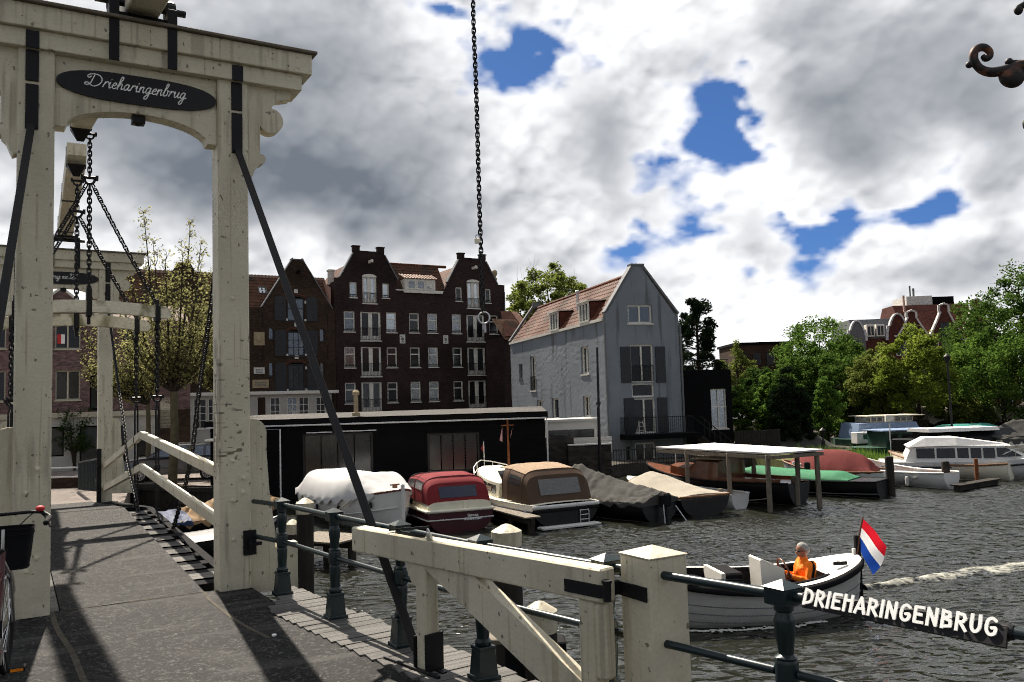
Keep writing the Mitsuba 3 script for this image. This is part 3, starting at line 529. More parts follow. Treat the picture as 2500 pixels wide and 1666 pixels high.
# ------------------------------------------------------------------ water
def water_wave(X, Y):
    P = np.stack([X, Y, 0 * X], -1); q = np.stack([X * .55 + Y * .25, Y * 1.0 - X * .2, 0 * X], -1)
    return .070 * (meshkit.fbm(q * 1.1, 3, 3) - .5) + .075 * (meshkit.fbm(q * 3.3 + 7, 3, 9) - .5)
xs = np.concatenate([np.linspace(-260, -22, 20)[:-1], np.linspace(-22, -10, 60)[:-1], np.arange(-10, 20, .10), np.linspace(20, 34, 70)[1:], np.linspace(34, 320, 25)[1:]])
ys = np.concatenate([np.linspace(-60, 1, 20)[:-1], np.arange(1, 32, .10), np.linspace(32, 46, 70)[1:], np.linspace(46, 400, 25)[1:]])
X_, Y_ = np.meshgrid(xs, ys); Z_ = water_wave(X_, Y_) * np.clip((60 - np.hypot(X_, Y_)) / 20, 0, 1)
def ripple(p, n, uv):
    a = p.x * .8 + p.y * .35; b = p.y * 1.5 - p.x * .35
    w = noise(p.x * .9, p.y * .9, 4.) - .5
    r1 = 1 - dr.abs(2 * noise(a * 3.6 + w, b * 3.6, 1.) - 1); r2 = noise(a * 7.5 + 3 * w, b * 7.5, 5.); g = .55 + .9 * noise(p.x * .22, p.y * .35, 9.)
    return (.75 * r1 + .40 * r2 + .14 * noise(a * 17, b * 17, 2.)) * g
def murk(p, n, uv): return mix((.008, .009, .007), (.016, .017, .012), fbm(p.x * .15, p.y * .15, 1.))
scene['water_surface'] = bumped(pr(proc(murk), .035, .5), ripple, .052, .012)
put(grid_mesh(X_, Y_, Z_), 'water', 'water_surface', None, None, smooth=True, label='dark rippled canal water with scattered glints', kind='structure')
# ------------------------------------------------------------------ building materials
def brick_fn(c0, c1, mortar, wear, h=.066, w=.215):
    def fn(p, n, uv):
        a = p.y * n.x - p.x * n.y; r = dr.floor(p.z / h); x = a / w + .5 * (r - 2 * dr.floor(r / 2)); i = dr.floor(x)
        fx, fz = x - i, p.z / h - r; k = cell_rand(i, r, 3.); k2 = cell_rand(i, r, 8.)
        c = mix(c0, c1, k); c = c * (.75 + .5 * k2)
        m = dr.select((fx < .05) | (fz < .14), 1., 0.)
        c = mix(c, mortar, m * .6)
        f = fbm(a * .35, p.z * .5, 3.); return c * (1 - wear + 2 * wear * f)
    return fn
scene['brick_dark'] = {'type': 'twosided', 'bsdf': pr(proc(brick_fn((.017, .010, .0095), (.034, .0185, .0165), (.023, .018, .017), .65)), .85, .2)}
scene['brick_old'] = {'type': 'twosided', 'bsdf': pr(proc(brick_fn((.022, .014, .009), (.046, .027, .017), (.034, .028, .021), .5)), .9, .2)}
scene['brick_mauve'] = {'type': 'twosided', 'bsdf': pr(proc(brick_fn((.07, .045, .042), (.17, .105, .10), (.15, .13, .12), .3)), .9, .2)}
scene['brick_red'] = {'type': 'twosided', 'bsdf': pr(proc(brick_fn((.055, .017, .013), (.10, .031, .021), (.06, .045, .04), .35)), .9, .2)}
scene['brick_grey'] = {'type': 'twosided', 'bsdf': pr(proc(brick_fn((.022, .019, .016), (.05, .045, .038), (.035, .032, .03), .4, .09, .3)), .9, .2)}
def grey_plaster(p, n, uv):
    a = fbm(p.x * .5, p.y * .5, p.z * .6, 4); s = fbm(p.x * 3.2 + p.y * 3.2, p.y * 0, p.z * .25, 4); g = noise(p.x * 25, p.y * 25, p.z * 25)
    c = mix((.132, .150, .170), (.208, .230, .254), a); c = mix(c, (.075, .08, .08), .75 * smoothstep(.56, .78, s))
    low = 1 - smoothstep(1.5, 3.5, p.z + 2 * a); c = mix(c, (.10, .10, .095), .5 * low)
    return c * (.92 + .16 * g)
scene['grey_plaster'] = {'type': 'twosided', 'bsdf': bumped(pr(proc(grey_plaster), .85, .2), lambda p, n, uv: fbm(p.x * 6, p.y * 6, p.z * 6, 4), .03, .01)}
def cream_plaster(p, n, uv): return mix((.30, .29, .26), (.44, .425, .38), fbm(p.x * .8, p.y * .8, p.z * 1.5, 4)) * (.9 + .2 * noise(p.x * 20, p.y * 20, p.z * 20))
scene['cream_plaster'] = {'type': 'twosided', 'bsdf': pr(proc(cream_plaster), .85, .2)}
def tile_fn(c0, c1, moss):
    def fn(p, n, uv):
        k = cell_rand(p.x * 3.6 + p.z * .3, p.y * 3.6, p.z * 3.4); c = mix(c0, c1, k) * (.8 + .4 * noise(p.x * 9, p.y * 9, p.z * 9)); return mix(c, moss, .7 * smoothstep(.52, .72, fbm(p.x * .9, p.y * .9, p.z * 1.1)))
    return fn
scene['tile_orange'] = {'type': 'twosided', 'bsdf': pr(proc(tile_fn((.072, .020, .008), (.128, .042, .017), (.032, .02, .010))), .75, .3)}
scene['tile_brown'] = {'type': 'twosided', 'bsdf': pr(proc(tile_fn((.05, .021, .011), (.10, .042, .021), (.03, .023, .014))), .75, .3)}
scene['tile_yellow'] = {'type': 'twosided', 'bsdf': pr(proc(tile_fn((.13, .065, .04), (.24, .14, .085), (.11, .07, .045))), .75, .3)}
plain('frame_white', (.58, .56, .50), .5, .4, var=.12, fs=2)
plain('frame_cream', (.40, .37, .28), .55, .4, var=.18, fs=2)
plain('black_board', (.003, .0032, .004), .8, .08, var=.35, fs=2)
plain('shutter_black', (.012, .013, .016), .5, .4, var=.2, fs=4)
plain('shutter_slate', (.016, .019, .024), .55, .4, var=.2, fs=4)
plain('stone_white', (.50, .49, .46), .8, .2, var=.2, fs=4)
plain('stone_buff', (.30, .24, .15), .8, .2, var=.25, fs=6)
plain('lead_grey', (.10, .105, .11), .5, .4, var=.2, fs=3)
plain('felt_roof', (.055, .052, .048), .9, .2, var=.4, fs=1.2)
plain('pink_wash', (.36, .25, .22), .9, .2, var=.2, fs=1)
scene['pane'] = {'type': 'twosided', 'bsdf': {'type': 'blendbsdf', 'weight': .17, 'a': pr((.008, .009, .010), .3, .3), 'b': {'type': 'roughconductor', 'alpha': .03, 'specular_reflectance': {'type': 'rgb', 'value': [.85, .92, 1.]}}}}
scene['pane_bright'] = {'type': 'twosided', 'bsdf': {'type': 'blendbsdf', 'weight': .42, 'a': pr((.03, .034, .036), .3, .3), 'b': {'type': 'roughconductor', 'alpha': .03, 'specular_reflectance': {'type': 'rgb', 'value': [.85, .93, 1.]}}}}
scene['pane_dark'] = {'type': 'twosided', 'bsdf': {'type': 'blendbsdf', 'weight': .025, 'a': pr((.006, .006, .007), .3, .3), 'b': {'type': 'roughconductor', 'alpha': .03, 'specular_reflectance': {'type': 'rgb', 'value': [.85, .92, 1.]}}}}
plain('curtain', (.35, .33, .28), .9, .2, var=.3, fs=5)

rb = random.Random(11)
def fbox(x0, x1, z0, z1, w, y0, y1):               # a rectangular frame
    return [box(x0, x0 + w, y0, y1, z0, z1), box(x1 - w, x1, y0, y1, z0, z1), box(x0 + w, x1 - w, y0, y1, z0, z0 + w), box(x0 + w, x1 - w, y0, y1, z1 - w, z1)]
def pane_mesh(x0, x1, z0, z1, y, tilt=.012):
    a, b = rb.uniform(-tilt, tilt) * (x1 - x0), rb.uniform(-tilt, tilt * 1.5) * (z1 - z0)
    return tri([(x0, y, z0), (x1, y + a, z0), (x1, y + a + b, z1), (x0, y + b, z1)], [[0, 1, 2], [0, 2, 3]])
def bars(x0, x1, z0, z1, y, step, r=.011):
    m = [box(x0, x1, y - .015, y + .015, z1 - .04, z1), box(x0, x1, y - .012, y + .012, z0, z0 + .03)]
    n = max(1, int((x1 - x0) / step))
    return m + [box(x0 + (x1 - x0) * i / n - r, x0 + (x1 - x0) * i / n + r, y - .01, y + .01, z0, z1) for i in range(n + 1)]
def window(par, M, x0, x1, z0, z1, kind='sash', fr='frame_white', gl='pane', d=.14, w=.09, rail=0., sill=True, label=None):
    k = put(fbox(x0, x1, z0, z1, w, d - .05, d + .05) + ([box(x0 - .06, x1 + .06, -.05, d, z0 - .07, z0 - .002)] if sill else []), 'window', fr, par, M)
    if label: say(k, label)
    X0, X1, Z0, Z1 = x0 + w, x1 - w, z0 + w, z1 - w; q = []
    if kind == 'sash':
        zt = Z1 - .33 * (Z1 - Z0); q = [box(X0, X1, d - .045, d + .045, zt - .04, zt + .04)]; ps = [(X0, X1, Z0, zt - .04), (X0, X1, zt + .04, Z1)]
    elif kind == 'door':
        xm = (x0 + x1) / 2; q = [box(xm - .16, xm + .16, d - .045, d + .045, Z0, Z1), box(X0, xm - .16, d - .04, d + .04, Z0, Z0 + .30), box(xm + .16, X1, d - .04, d + .04, Z0, Z0 + .30)]
        q += [box(X0, X0 + .07, d - .04, d + .04, Z0 + .3, Z1), box(X1 - .07, X1, d - .04, d + .04, Z0 + .3, Z1)]
        ps = [(X0 + .07, xm - .16, Z0 + .3, Z1), (xm + .16, X1 - .07, Z0 + .3, Z1)]
    elif kind == 'plain': ps = [(X0, X1, Z0, Z1)]
    elif kind == 'two': xm = (x0 + x1) / 2; q = [box(xm - .04, xm + .04, d - .045, d + .045, Z0, Z1)]; ps = [(X0, xm - .04, Z0, Z1), (xm + .04, X1, Z0, Z1)]
    elif kind == 'cross':
        xm = (x0 + x1) / 2; zm = Z0 + .55 * (Z1 - Z0); q = [box(xm - .03, xm + .03, d - .045, d + .045, Z0, Z1), box(X0, X1, d - .04, d + .04, zm - .03, zm + .03)]
        ps = [(X0, xm - .03, Z0, zm - .03), (xm + .03, X1, Z0, zm - .03), (X0, xm - .03, zm + .03, Z1), (xm + .03, X1, zm + .03, Z1)]
    elif kind.startswith('grid'):
        nx, nz = int(kind[4]), int(kind[5]); ps = []
        q = [box(X0 + (X1 - X0) * i / nx - .02, X0 + (X1 - X0) * i / nx + .02, d - .03, d + .03, Z0, Z1) for i in range(1, nx)] + [box(X0, X1, d - .028, d + .028, Z0 + (Z1 - Z0) * j / nz - .02, Z0 + (Z1 - Z0) * j / nz + .02) for j in range(1, nz)]
        for i in range(nx):
            for j in range(nz): ps.append((X0 + (X1 - X0) * i / nx + .02, X0 + (X1 - X0) * (i + 1) / nx - .02, Z0 + (Z1 - Z0) * j / nz + .02, Z0 + (Z1 - Z0) * (j + 1) / nz - .02))
    if q: put(q, 'glazing_bar', fr, k, M)
    if len(ps) > 6: put([pane_mesh(*p, d + .01) for p in ps], 'pane', gl, k, M, kind='stuff')
    else:
        for p in ps: put(pane_mesh(*p, d + .01), 'pane', gl, k, M)
    if rail: put(bars(x0 + .03, x1 - .03, z0 + (.02 if rail < .5 else .05), z0 + rail, -.03, .115), 'railing', 'black_iron', k, M, kind='stuff')
    return k
def wall(outline, holes, th=.32):
    p = Polygon(outline)
    if holes: p = p.difference(unary_union([h if hasattr(h, 'area') else sbox(*h) for h in holes]))
    return ext(p, 0, th)
def tiled(L, H, tw=.26, th=.33, rise=.03, amp=.025):  # pantiles: x along the eave, y up the slope, z out of the roof
    nr = max(2, int(H / th)); xs = np.linspace(0, L, int(L / tw) * 4 + 1); wv = amp * np.sin(xs / tw * 2 * math.pi); rows = []
    for r in range(nr):
        for y, z in ((r * H / nr, rise), ((r + 1) * H / nr, 0.)): rows.append(np.stack([xs, np.full_like(xs, y), z + wv + .002 * math.sin(r * 7)], 1))
    return loft(rows)
def roof(par, A, Bp, Cq, mat_, name='roof_tiles', M=None, **k):   # eave from A to Bp, slope up towards Cq
    A, Bp, Cq = (np.asarray(v, float) for v in (A, Bp, Cq)); x = Bp - A; L = np.linalg.norm(x); x /= L; y = Cq - A; y -= x * (y @ x); H = np.linalg.norm(y); y /= H; z = np.cross(x, y)
    m = tiled(L, H); m.apply_transform(mat(A, x, y, z)); return put(m, name, mat_, par, M, kind='stuff')
def solid(outline, y0, y1): return ext(Polygon(outline), y0, y1)

# ------------------------------------------------------------------ dark brick apartment block
MA = yaw((-13.5, 63.4, 0), 30)
ap = thing('apartment_building', 'dark brown brick apartment block with two stepped gables and rows of white framed windows', 'building')
W_ = []
for zt, zb, dt, db in ((11.17, 9.56, 11.15, 8.88), (8.38, 6.76, 8.39, 6.07), (5.60, 3.98, 5.62, 3.28)):
    W_ += [(.61, 1.49, zb, zt, 'sash', .24), (4.09, 4.96, zb, zt, 'sash', .24), (6.07, 6.94, zb, zt, 'sash', .24), (7.68, 8.56, zb, zt, 'sash', .24), (9.89, 10.75, zb, zt, 'sash', .24), (13.41, 14.26, zb, zt, 'sash', .24), (1.94, 3.63, db, dt, 'door', 1.02), (11.25, 12.94, db, dt, 'door', 1.02)]
W_ += [(1.12, 1.70, 12.26, 13.48, 'plain', .26), (3.82, 4.38, 12.3, 13.48, 'plain', .26), (10.30, 10.89, 12.27, 13.45, 'plain', .26), (13.10, 13.64, 12.2, 13.43, 'plain', .26), (2.16, 3.34, 11.83, 13.95, 'door', .85), (11.36, 12.55, 11.71, 13.92, 'door', .85)]
def stepped(c, w0, zb): return [(c - 2.35, 13.80), (c - 1.30, 15.70), (c - 1.26, 16.0), (c + 1.26, 16.0), (c + 1.30, 15.70), (c + 2.35, 13.85)]
out_ = [(-.05, .5), (-.05, 13.77), (.38, 13.77)] + stepped(2.74, 0, 0) + [(5.05, 12.96), (9.05, 12.96)] + stepped(11.95, 0, 0) + [(14.3, 13.82), (15.0, 13.82), (15.0, .5)]
put(wall(out_, [w[:1] + w[2:3] + w[1:2] + w[3:4] for w in W_]), 'facade', 'brick_dark', ap, MA)
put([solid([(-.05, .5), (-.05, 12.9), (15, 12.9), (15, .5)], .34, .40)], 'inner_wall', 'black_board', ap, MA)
put([box(-.05, .25, .40, 9, .5, 13.5), box(14.7, 15.0, .40, 9, .5, 13.5)], 'side_wall', 'brick_dark', ap, MA)
rb.seed(3)
for i, w in enumerate(W_):
    top = w[3] > 12
    window(ap, MA, *w[:4], kind=w[4], rail=w[5], gl='pane_bright' if (top and w[0] < 5) or rb.random() < .22 else ('pane' if rb.random() < .62 else 'pane_dark'))
for c in (2.74, 11.95):
    for e in (-1, 1):
        put([box(c + e * 1.02 - .28, c + e * 1.02 + .28, -.02, .34, 15.9, 16.30, .01), box(c + e * 1.02 - .33, c + e * 1.02 + .33, -.06, .38, 16.302, 16.40, .01)], 'gable_block', 'brick_dark', ap, MA)
        put(beam((c + e * 2.40, .15, 13.84), (c + e * 1.30, .15, 15.80), .44, .08), 'coping', 'lead_grey', ap, MA)
    put(box(c - .08, c + .08, -.75, .1, 15.0, 15.22, .01), 'hoist_beam', 'frame_white', ap, MA)
    arcs = [(c + .60 * math.sin(q) * 1.02, 13.93 + .24 * math.cos(q * 1.0)) for q in np.linspace(-1.45, 1.45, 12)]
    put(ext(Polygon(arcs + [(c + .6, 13.93), (c - .6, 13.93)]).buffer(.0), -.02, .1), 'arch_head', 'frame_white', ap, MA)
    roof(ap, (c - 2.4, .42, 13.4), (c - 2.4, 8.5, 13.4), (c - .05, .42, 15.75), 'tile_orange', M=MA @ np.diag([1, 1, 1, 1.])); 
    put(tri([(c - 2.4, .42, 13.38), (c - 2.4, 8.5, 13.38), (c, 8.5, 15.78), (c, .42, 15.78), (c + 2.4, .42, 13.38), (c + 2.4, 8.5, 13.38)], [[0, 1, 2], [0, 2, 3], [3, 2, 5], [3, 5, 4]]), 'roof_slope', 'tile_orange', ap, MA)
roof(ap, (4.6, .30, 12.97), (9.6, .30, 12.97), (4.6, 2.0, 15.42), 'tile_brown', M=MA)
put(tube([(4.2, 2.05, 15.46), (10.4, 2.05, 15.46)], .12, 8), 'ridge_tiles', 'tile_brown', ap, MA)
put(box(4.95, 9.15, -.06, .28, 12.965, 13.05), 'gutter', 'frame_white', ap, MA)
dm = put(box(5.75, 8.40, -.10, 1.5, 13.06, 13.95), 'dormer', 'frame_white', ap, MA)
put(box(5.6, 9.05, -.16, .0, 12.80, 12.963), 'dormer_ledge', 'frame_white', ap, MA)
for i in range(3): put(pane_mesh(6.02 + i * .80, 6.58 + i * .80, 13.16, 13.78, -.104), 'pane', 'pane', dm, MA)
put([box(5.98 + i * .80 - .04, 6.62 + i * .80 + .0, -.125, -.101, z, z + .06) for i in range(3) for z in (13.12, 13.76)] + [box(x - .03, x + .03, -.125, -.101, 13.12, 13.82) for x in (6.0, 6.6, 6.8, 7.4, 7.6, 8.2)], 'glazing_bar', 'frame_white', dm, MA)
m_ = tiled(2.9, 1.35, .26, .30, .035, .03); y_ = np.array([0, .93, .37]); m_.apply_transform(mat((5.6, -.28, 13.97), (1, 0, 0), y_, np.cross((1, 0, 0), y_))); put(m_, 'roof_tiles', 'tile_yellow', dm, MA, kind='stuff')
for x in (5.21, 9.03):
    s_ = put(box(x, x + .46, -.04, .0, 8.68, 9.40, .01), 'wall_plaque', 'stone_white', ap, MA)
    put([lathe([(0, 0), (.13, 0), (.10, .03), (0, .035)], 10), box(-.12, .12, -.25, -.2, 0, .03), box(-.15, -.05, .17, .24, 0, .03)][0 if x > 9 else 0:], 'carving', 'lead_grey', s_, MA @ mat((x + .23, -.041, 9.04), (1, 0, 0), (0, 0, 1), (0, -1, 0)))
put([tube([(14.95, -.06, .6), (14.95, -.06, 13.2)], .05, 6)], 'drainpipe', 'lead_grey', ap, MA)
put([lathe([(.16, 0), (.12, .3), (.2, .5), (.2, .62), (.1, .7), (.14, .8), (.25, 1.0), (.22, 1.25), (0, 1.4)], 12, (14.4, .6, 13.85))], 'stone_urn', 'stone_buff', ap, MA, smooth=True)
put([box(-.1, .3, 1.2, 1.7, 13.4, 14.45), box(-.16, .36, 1.14, 1.76, 14.45, 14.58)], 'chimney', 'stone_white', ap, MA)

# ------------------------------------------------------------------ old warehouse with shutters
wh = thing('warehouse_building', 'old dark brick warehouse with a pointed gable, arched windows and black wooden shutters', 'building')
arch = lambda x0, x1, z0, z1: Polygon([(x0, z0), (x1, z0), (x1, z1 - .18)] + [((x0 + x1) / 2 + (x1 - x0) / 2 * math.cos(q), z1 - .18 + .18 * math.sin(q) * 2.0 * .5 + .0) for q in np.linspace(.1, math.pi - .1, 9)] + [(x0, z1 - .18)])
hs = []
for zt, zb in ((12.15, 10.31), (9.62, 7.67), (7.17, 5.05)): hs.append((-3.75, -2.45, zb, zt))
sm = [(-5.16, -4.78, 8.92, 9.77), (-1.32, -.93, 8.80, 9.77), (-5.17, -4.82, 6.2, 7.2), (-1.31, -.97, 6.2, 7.17)]
put(wall([(-17, .5), (-17, 11.25), (-13.2, 11.25), (-11.4, 14.3), (-10.6, 14.3), (-8.9, 11.25), (-5.62, 11.25), (-3.37, 14.94), (-2.55, 14.94), (-.30, 11.25), (-.08, 11.25), (-.08, .5)], [arch(*h) for h in hs + sm]), 'facade', 'brick_old', wh, MA)
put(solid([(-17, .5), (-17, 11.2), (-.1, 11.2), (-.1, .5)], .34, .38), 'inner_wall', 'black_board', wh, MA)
put([beam((-5.66, .15, 11.30), (-3.30, .15, 15.10), .42, .07), beam((-.26, .15, 11.30), (-2.62, .15, 15.10), .42, .07), box(-3.45, -2.47, -.05, .36, 14.942, 15.03)], 'coping', 'lead_grey', wh, MA)
roof(wh, (-17, .4, 11.2), (-.1, .4, 11.2), (-17, 2.6, 14.1), 'tile_brown', M=MA)
put([tri([(-5.6, .33, 11.2), (-5.6, 4, 11.2), (-3., 4, 14.9), (-3., .33, 14.9), (-.3, .33, 11.2), (-.3, 4, 11.2)], [[0, 1, 2], [0, 2, 3], [3, 2, 5], [3, 5, 4]])], 'roof_slope', 'tile_brown', wh, MA)
put(tri([(-.3, .34, 11.2), (-.3, 3.4, 11.2), (-.3, 3.4, 14.2), (-.3, .34, 13.0)], [[0, 1, 2], [0, 2, 3]]), 'party_wall', 'pink_wash', wh, MA)
for x0, x1, zb, zt in hs:
    w = window(wh, MA, x0, x1, zb, zt - .1, 'grid33' if zt < 10 else 'cross', 'shutter_black', 'pane' if zt > 9 else 'pane_dark', w=.08)
    for e in (-1, 1):
        a = x0 - .97 if e < 0 else x1 + .12
        put([ext(arch(a, a + .85, zb, zt + .02), -.06, -.005)] + [box(a + .06, a + .79, -.075, -.06, z, z + .10) for z in (zb + .3, zt - .55)], 'shutter', 'shutter_black', wh, MA)
    for sb_ in (box((x0 + x1) / 2 - .14, (x0 + x1) / 2 + .14, -.04, .0, zt + .27, zt + .55), box(x1 - .02, x1 + .18, -.03, .0, zb + .0, zb + .16), box(x0 - .18, x0 + .02, -.03, .0, zb, zb + .16), box(x1 - .0, x1 + .18, -.03, .0, zt - .5, zt - .3)): put(sb_, 'stone_block', 'stone_white', wh, MA)
    put(ext(LineString([(x0 - .1, zt - .15)] + [((x0 + x1) / 2 + (x1 - x0) * .58 * math.cos(q), zt - .12 + .30 * math.sin(q)) for q in np.linspace(math.pi, 0, 9)]).buffer(.05, 2), -.02, .0), 'arch_brick', 'brick_red', wh, MA)
for h in sm: window(wh, MA, *h, 'plain', 'shutter_black', 'pane', w=.05)
for x0, x1, z0, z1, lab, mt in ((-6.23, -5.46, 8.45, 9.43, 'buff stone face plaque', 'stone_buff'), (-6.25, -5.47, 6.35, 6.83, 'pale stone tablet', 'stone_white'), (-6.36, -5.18, 5.32, 5.92, 'long buff stone tablet with a carved ship', 'stone_buff')):
    pq = put(box(x0, x1, -.05, 0, z0, z1, .01), 'wall_plaque', mt, wh, MA); say(pq, lab)
    if z1 > 9: put([trimesh.creation.icosphere(2, .2)], 'carving', 'stone_buff', pq, MA @ mat((x0 + .38, -.06, z0 + .52), (1.1, 0, 0), (0, .45, 0), (0, 0, 1.6)), smooth=True)
    else: put([box(x0 + .15, x1 - .15, -.075, -.05, (z0 + z1) / 2 - .04 + j * .12, (z0 + z1) / 2 + j * .12) for j in (-1, 0, 1)], 'carving', 'lead_grey', pq, MA)
for x in (-5.6, -.72):
    for z in (9.9, 7.5): put(box(x, x + .045, -.05, 0, z, z + 1.0), 'wall_anchor', 'black_iron', wh, MA)
for x in (-5.2, -1.1):
    sk = put(fbox(-.32, .32, -.35, .35, .06, -.04, .04), 'skylight', 'lead_grey', wh, MA @ mat((x, 1.55, 12.75), (1, 0, 0), (0, -.79, .61), (0, .61, .79))); put(pane_mesh(-.27, .27, -.3, .3, 0), 'pane', 'pane_bright', sk, MA @ mat((x, 1.55, 12.75), (1, 0, 0), (0, -.79, .61), (0, .61, .79)))
put(box(-3.05, -2.9, -.6, .1, 13.9, 14.1), 'hoist_beam', 'black_board', wh, MA)
# the white extension along its foot
gx = thing('ground_floor_extension', 'low white extension with many small paned windows along the foot of the warehouse', 'building')
gw = [(-11.4, -11.05, .9, 4.6), (-10.55, -9.68, 2.55, 4.62), (-9.58, -8.93, 2.55, 4.62), (-8.4, -7.5, 2.55, 4.62), (-6.18, -5.64, .9, 4.62), (-5.30, -4.57, 3.0, 4.60), (-4.07, -3.32, 3.0, 4.59), (-3.22, -2.46, 3.0, 4.58), (-1.95, -1.2, 3.0, 4.53)]
ME = MA @ mat((0, -.9, 0), (1, 0, 0), (0, 1, 0))
put(wall([(-12.3, .5), (-12.3, 4.8), (-.74, 4.8), (-.74, .5)], [(a, c, b, d) for a, b, c, d in gw], .25), 'facade', 'cream_plaster', gx, ME)
put([box(-12.45, -.24, -.22, .9, 4.802, 5.04, .02), box(-12.3, -.74, .9 - .55, .9 - .5, .5, 4.75)], 'cornice', 'frame_white', gx, ME)
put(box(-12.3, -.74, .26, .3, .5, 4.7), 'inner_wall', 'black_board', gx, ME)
for i, h in enumerate(gw):
    if h[1] - h[0] < .56: put(box(h[0], h[1], .05, .12, h[2], h[3]), 'door', 'brick_old', gx, ME)
    else: window(gx, ME, *h, 'grid24' if h[2] < 2.9 else 'grid23', 'frame_white', 'pane_dark' if i % 3 else 'pane', w=.06, d=.1)

# ------------------------------------------------------------------ mauve brick house on the left quay
ML = yaw(tuple(at(240, 955, 44)[:2]) + (0,), 30)
lh = thing('brick_house', 'mauve brick house with a cream plastered ground floor, behind the far portal', 'house')
lw = [(-2.30, -1.15, 4.56, 6.10), (1.0, 2.15, 4.56, 6.0), (-.70, -.05, 4.05, 5.8), (-2.33, -1.15, 7.23, 8.6), (1.0, 2.15, 7.2, 8.6), (-5.6, -4.5, 4.56, 6.1), (-5.6, -4.5, 7.23, 8.6)]
lg = [(-2.95, -1.88, 1.66, 3.18), (-1.16, .0, .9, 3.17), (.43, 1.05, .9, 3.13), (1.6, 2.2, 1.4, 2.8), (-5.6, -4.2, 1.4, 3.1)]
put(wall([(-7, 3.9), (-7, 8.3), (-3.9, 8.8), (-2.05, 10.35), (-.2, 8.8), (4.3, 8.8), (4.3, 3.9)], [(a, c, b, d) for a, b, c, d in lw]), 'facade', 'brick_mauve', lh, ML)
put(wall([(-7, .6), (-7, 3.62), (2.55, 3.62), (2.55, .6)], [(a, c, b, d) for a, b, c, d in lg]), 'ground_floor', 'cream_plaster', lh, ML)
put(wall([(2.552, .6), (2.552, 3.898), (4.3, 3.898), (4.3, .6)], []), 'ground_floor', 'brick_old', lh, ML)
put([box(-7.1, 2.65, -.14, .3, 3.622, 3.898, .02)], 'cornice', 'frame_cream', lh, ML)
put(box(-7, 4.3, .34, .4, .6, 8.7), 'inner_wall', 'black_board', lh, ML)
put(tri([(-7, .3, 8.7), (4.3, .3, 8.7), (4.3, 2.4, 9.9), (-7, 2.4, 9.9)], [[0, 1, 2], [0, 2, 3]]), 'roof_slope', 'tile_brown', lh, ML)
put([beam((-4.0, .1, 8.8), (-2.05, .1, 10.45), .35, .12), beam((-.1, .1, 8.8), (-2.05, .1, 10.45), .35, .12)], 'coping', 'frame_white', lh, ML)
for h in lw: window(lh, ML, *h, 'two' if h[1] - h[0] > 1 else 'plain', 'frame_cream' if h[1] - h[0] > 1 else 'black_board', 'pane_dark', w=.06)
for h in lg: window(lh, ML, *h, 'plain', 'black_board', 'pane_dark', w=.07, sill=False)
put([box(-2.22, -2.05, .1, .13, 7.5, 8.0)], 'red_notice', 'notice_red', lh, ML); plain('notice_red', (.5, .03, .03), .6, .3, var=0)
put([box(-2.05, -1.88, .1, .13, 7.5, 8.0)], 'white_notice', 'sign_white', lh, ML)
put([box(2.75, 3.6, .0, .02, 2.9, 4.6)], 'shutter', 'frame_cream', lh, ML)
# ------------------------------------------------------------------ second dark gable beside the warehouse, mostly behind the post
# ------------------------------------------------------------------ black timber houseboat
hb = thing('houseboat', 'long low black timber houseboat with a flat grey roof, moored behind the boats', 'houseboat')
MHB = yaw((at(900, 955, 32)[0], 32, 0), 0)
hw = [(-3.45, -.75, .95, 2.75), (1.35, 3.35, 1.15, 2.62)]
put(wall([(-7.0, .25), (-7.0, 3.22), (5.9, 3.22), (5.9, .25)], [(a, c, b, d) for a, b, c, d in hw], .2), 'front_wall', 'black_board', hb, MHB)
put([hull([(x, -.02 - .025, z) for x in (-7.0, 5.9) for z in (z0,)] + [(x, y, z0 + .0) for x in (-7.0, 5.9) for y in (-.002,)] + [(x, -.008, z0 + .17) for x in (-7.0, 5.9)] + [(x, -.002, z0 + .17) for x in (-7.0, 5.9)]) for z0 in np.arange(2.76, 3.2, .18)] +
    [hull([(x, -.03, z0) for x in (a, b)] + [(x, -.002, z0) for x in (a, b)] + [(x, -.008, z0 + .17) for x in (a, b)] + [(x, -.002, z0 + .17) for x in (a, b)]) for a, b in ((-7.0, -3.55), (-.65, 1.25), (3.45, 5.9)) for z0 in np.arange(.3, 2.7, .18)], 'cladding', 'black_board', hb, MHB, kind='stuff')
put([box(-7.0, -6.8, .2, 6, .25, 3.2), box(5.7, 5.9, .2, 6, .25, 3.2), box(-7.0, 5.9, 5.8, 6, .25, 3.4), box(-7.3, 6.2, -.4, 6.3, -.5, .24)], 'shell', 'black_board', hb, MHB)
put(hull([(x, y, z) for x in (-7.15, 6.0) for y, z in ((-.12, 3.225), (-.12, 3.33), (6.1, 3.40), (6.1, 3.50))]), 'roof', 'felt_roof', hb, MHB)
put([box(-7.17, 6.02, -.16, -.122, 3.10, 3.35)], 'fascia', 'black_board', hb, MHB)
put(tube([(-7.1, -.17, 3.10), (5.95, -.17, 3.10), (5.97, -.17, 3.0), (5.97, -.10, .5)], .035, 6), 'gutter_pipe', 'galvanised', hb, MHB)
for a, b, c, d in hw:
    w = put(fbox(a, b, c, d, .07, .02, .12), 'window', 'black_paint', hb, MHB); n_ = 4
    for i in range(n_): put(pane_mesh(a + .07 + (b - a - .14) * i / n_, a + .07 + (b - a - .14) * (i + 1) / n_ - .04, c + .07, d - .07, .08, .01), 'pane', 'pane_dark', w, MHB)
put(box(-1.9, -.6, -.06, -.02, 2.80, 2.84), 'light_strip', 'galvanised', hb, MHB); put(box(-3.3, -2.3, -.06, -.02, 2.78, 2.82), 'light_strip', 'galvanised', hb, MHB)
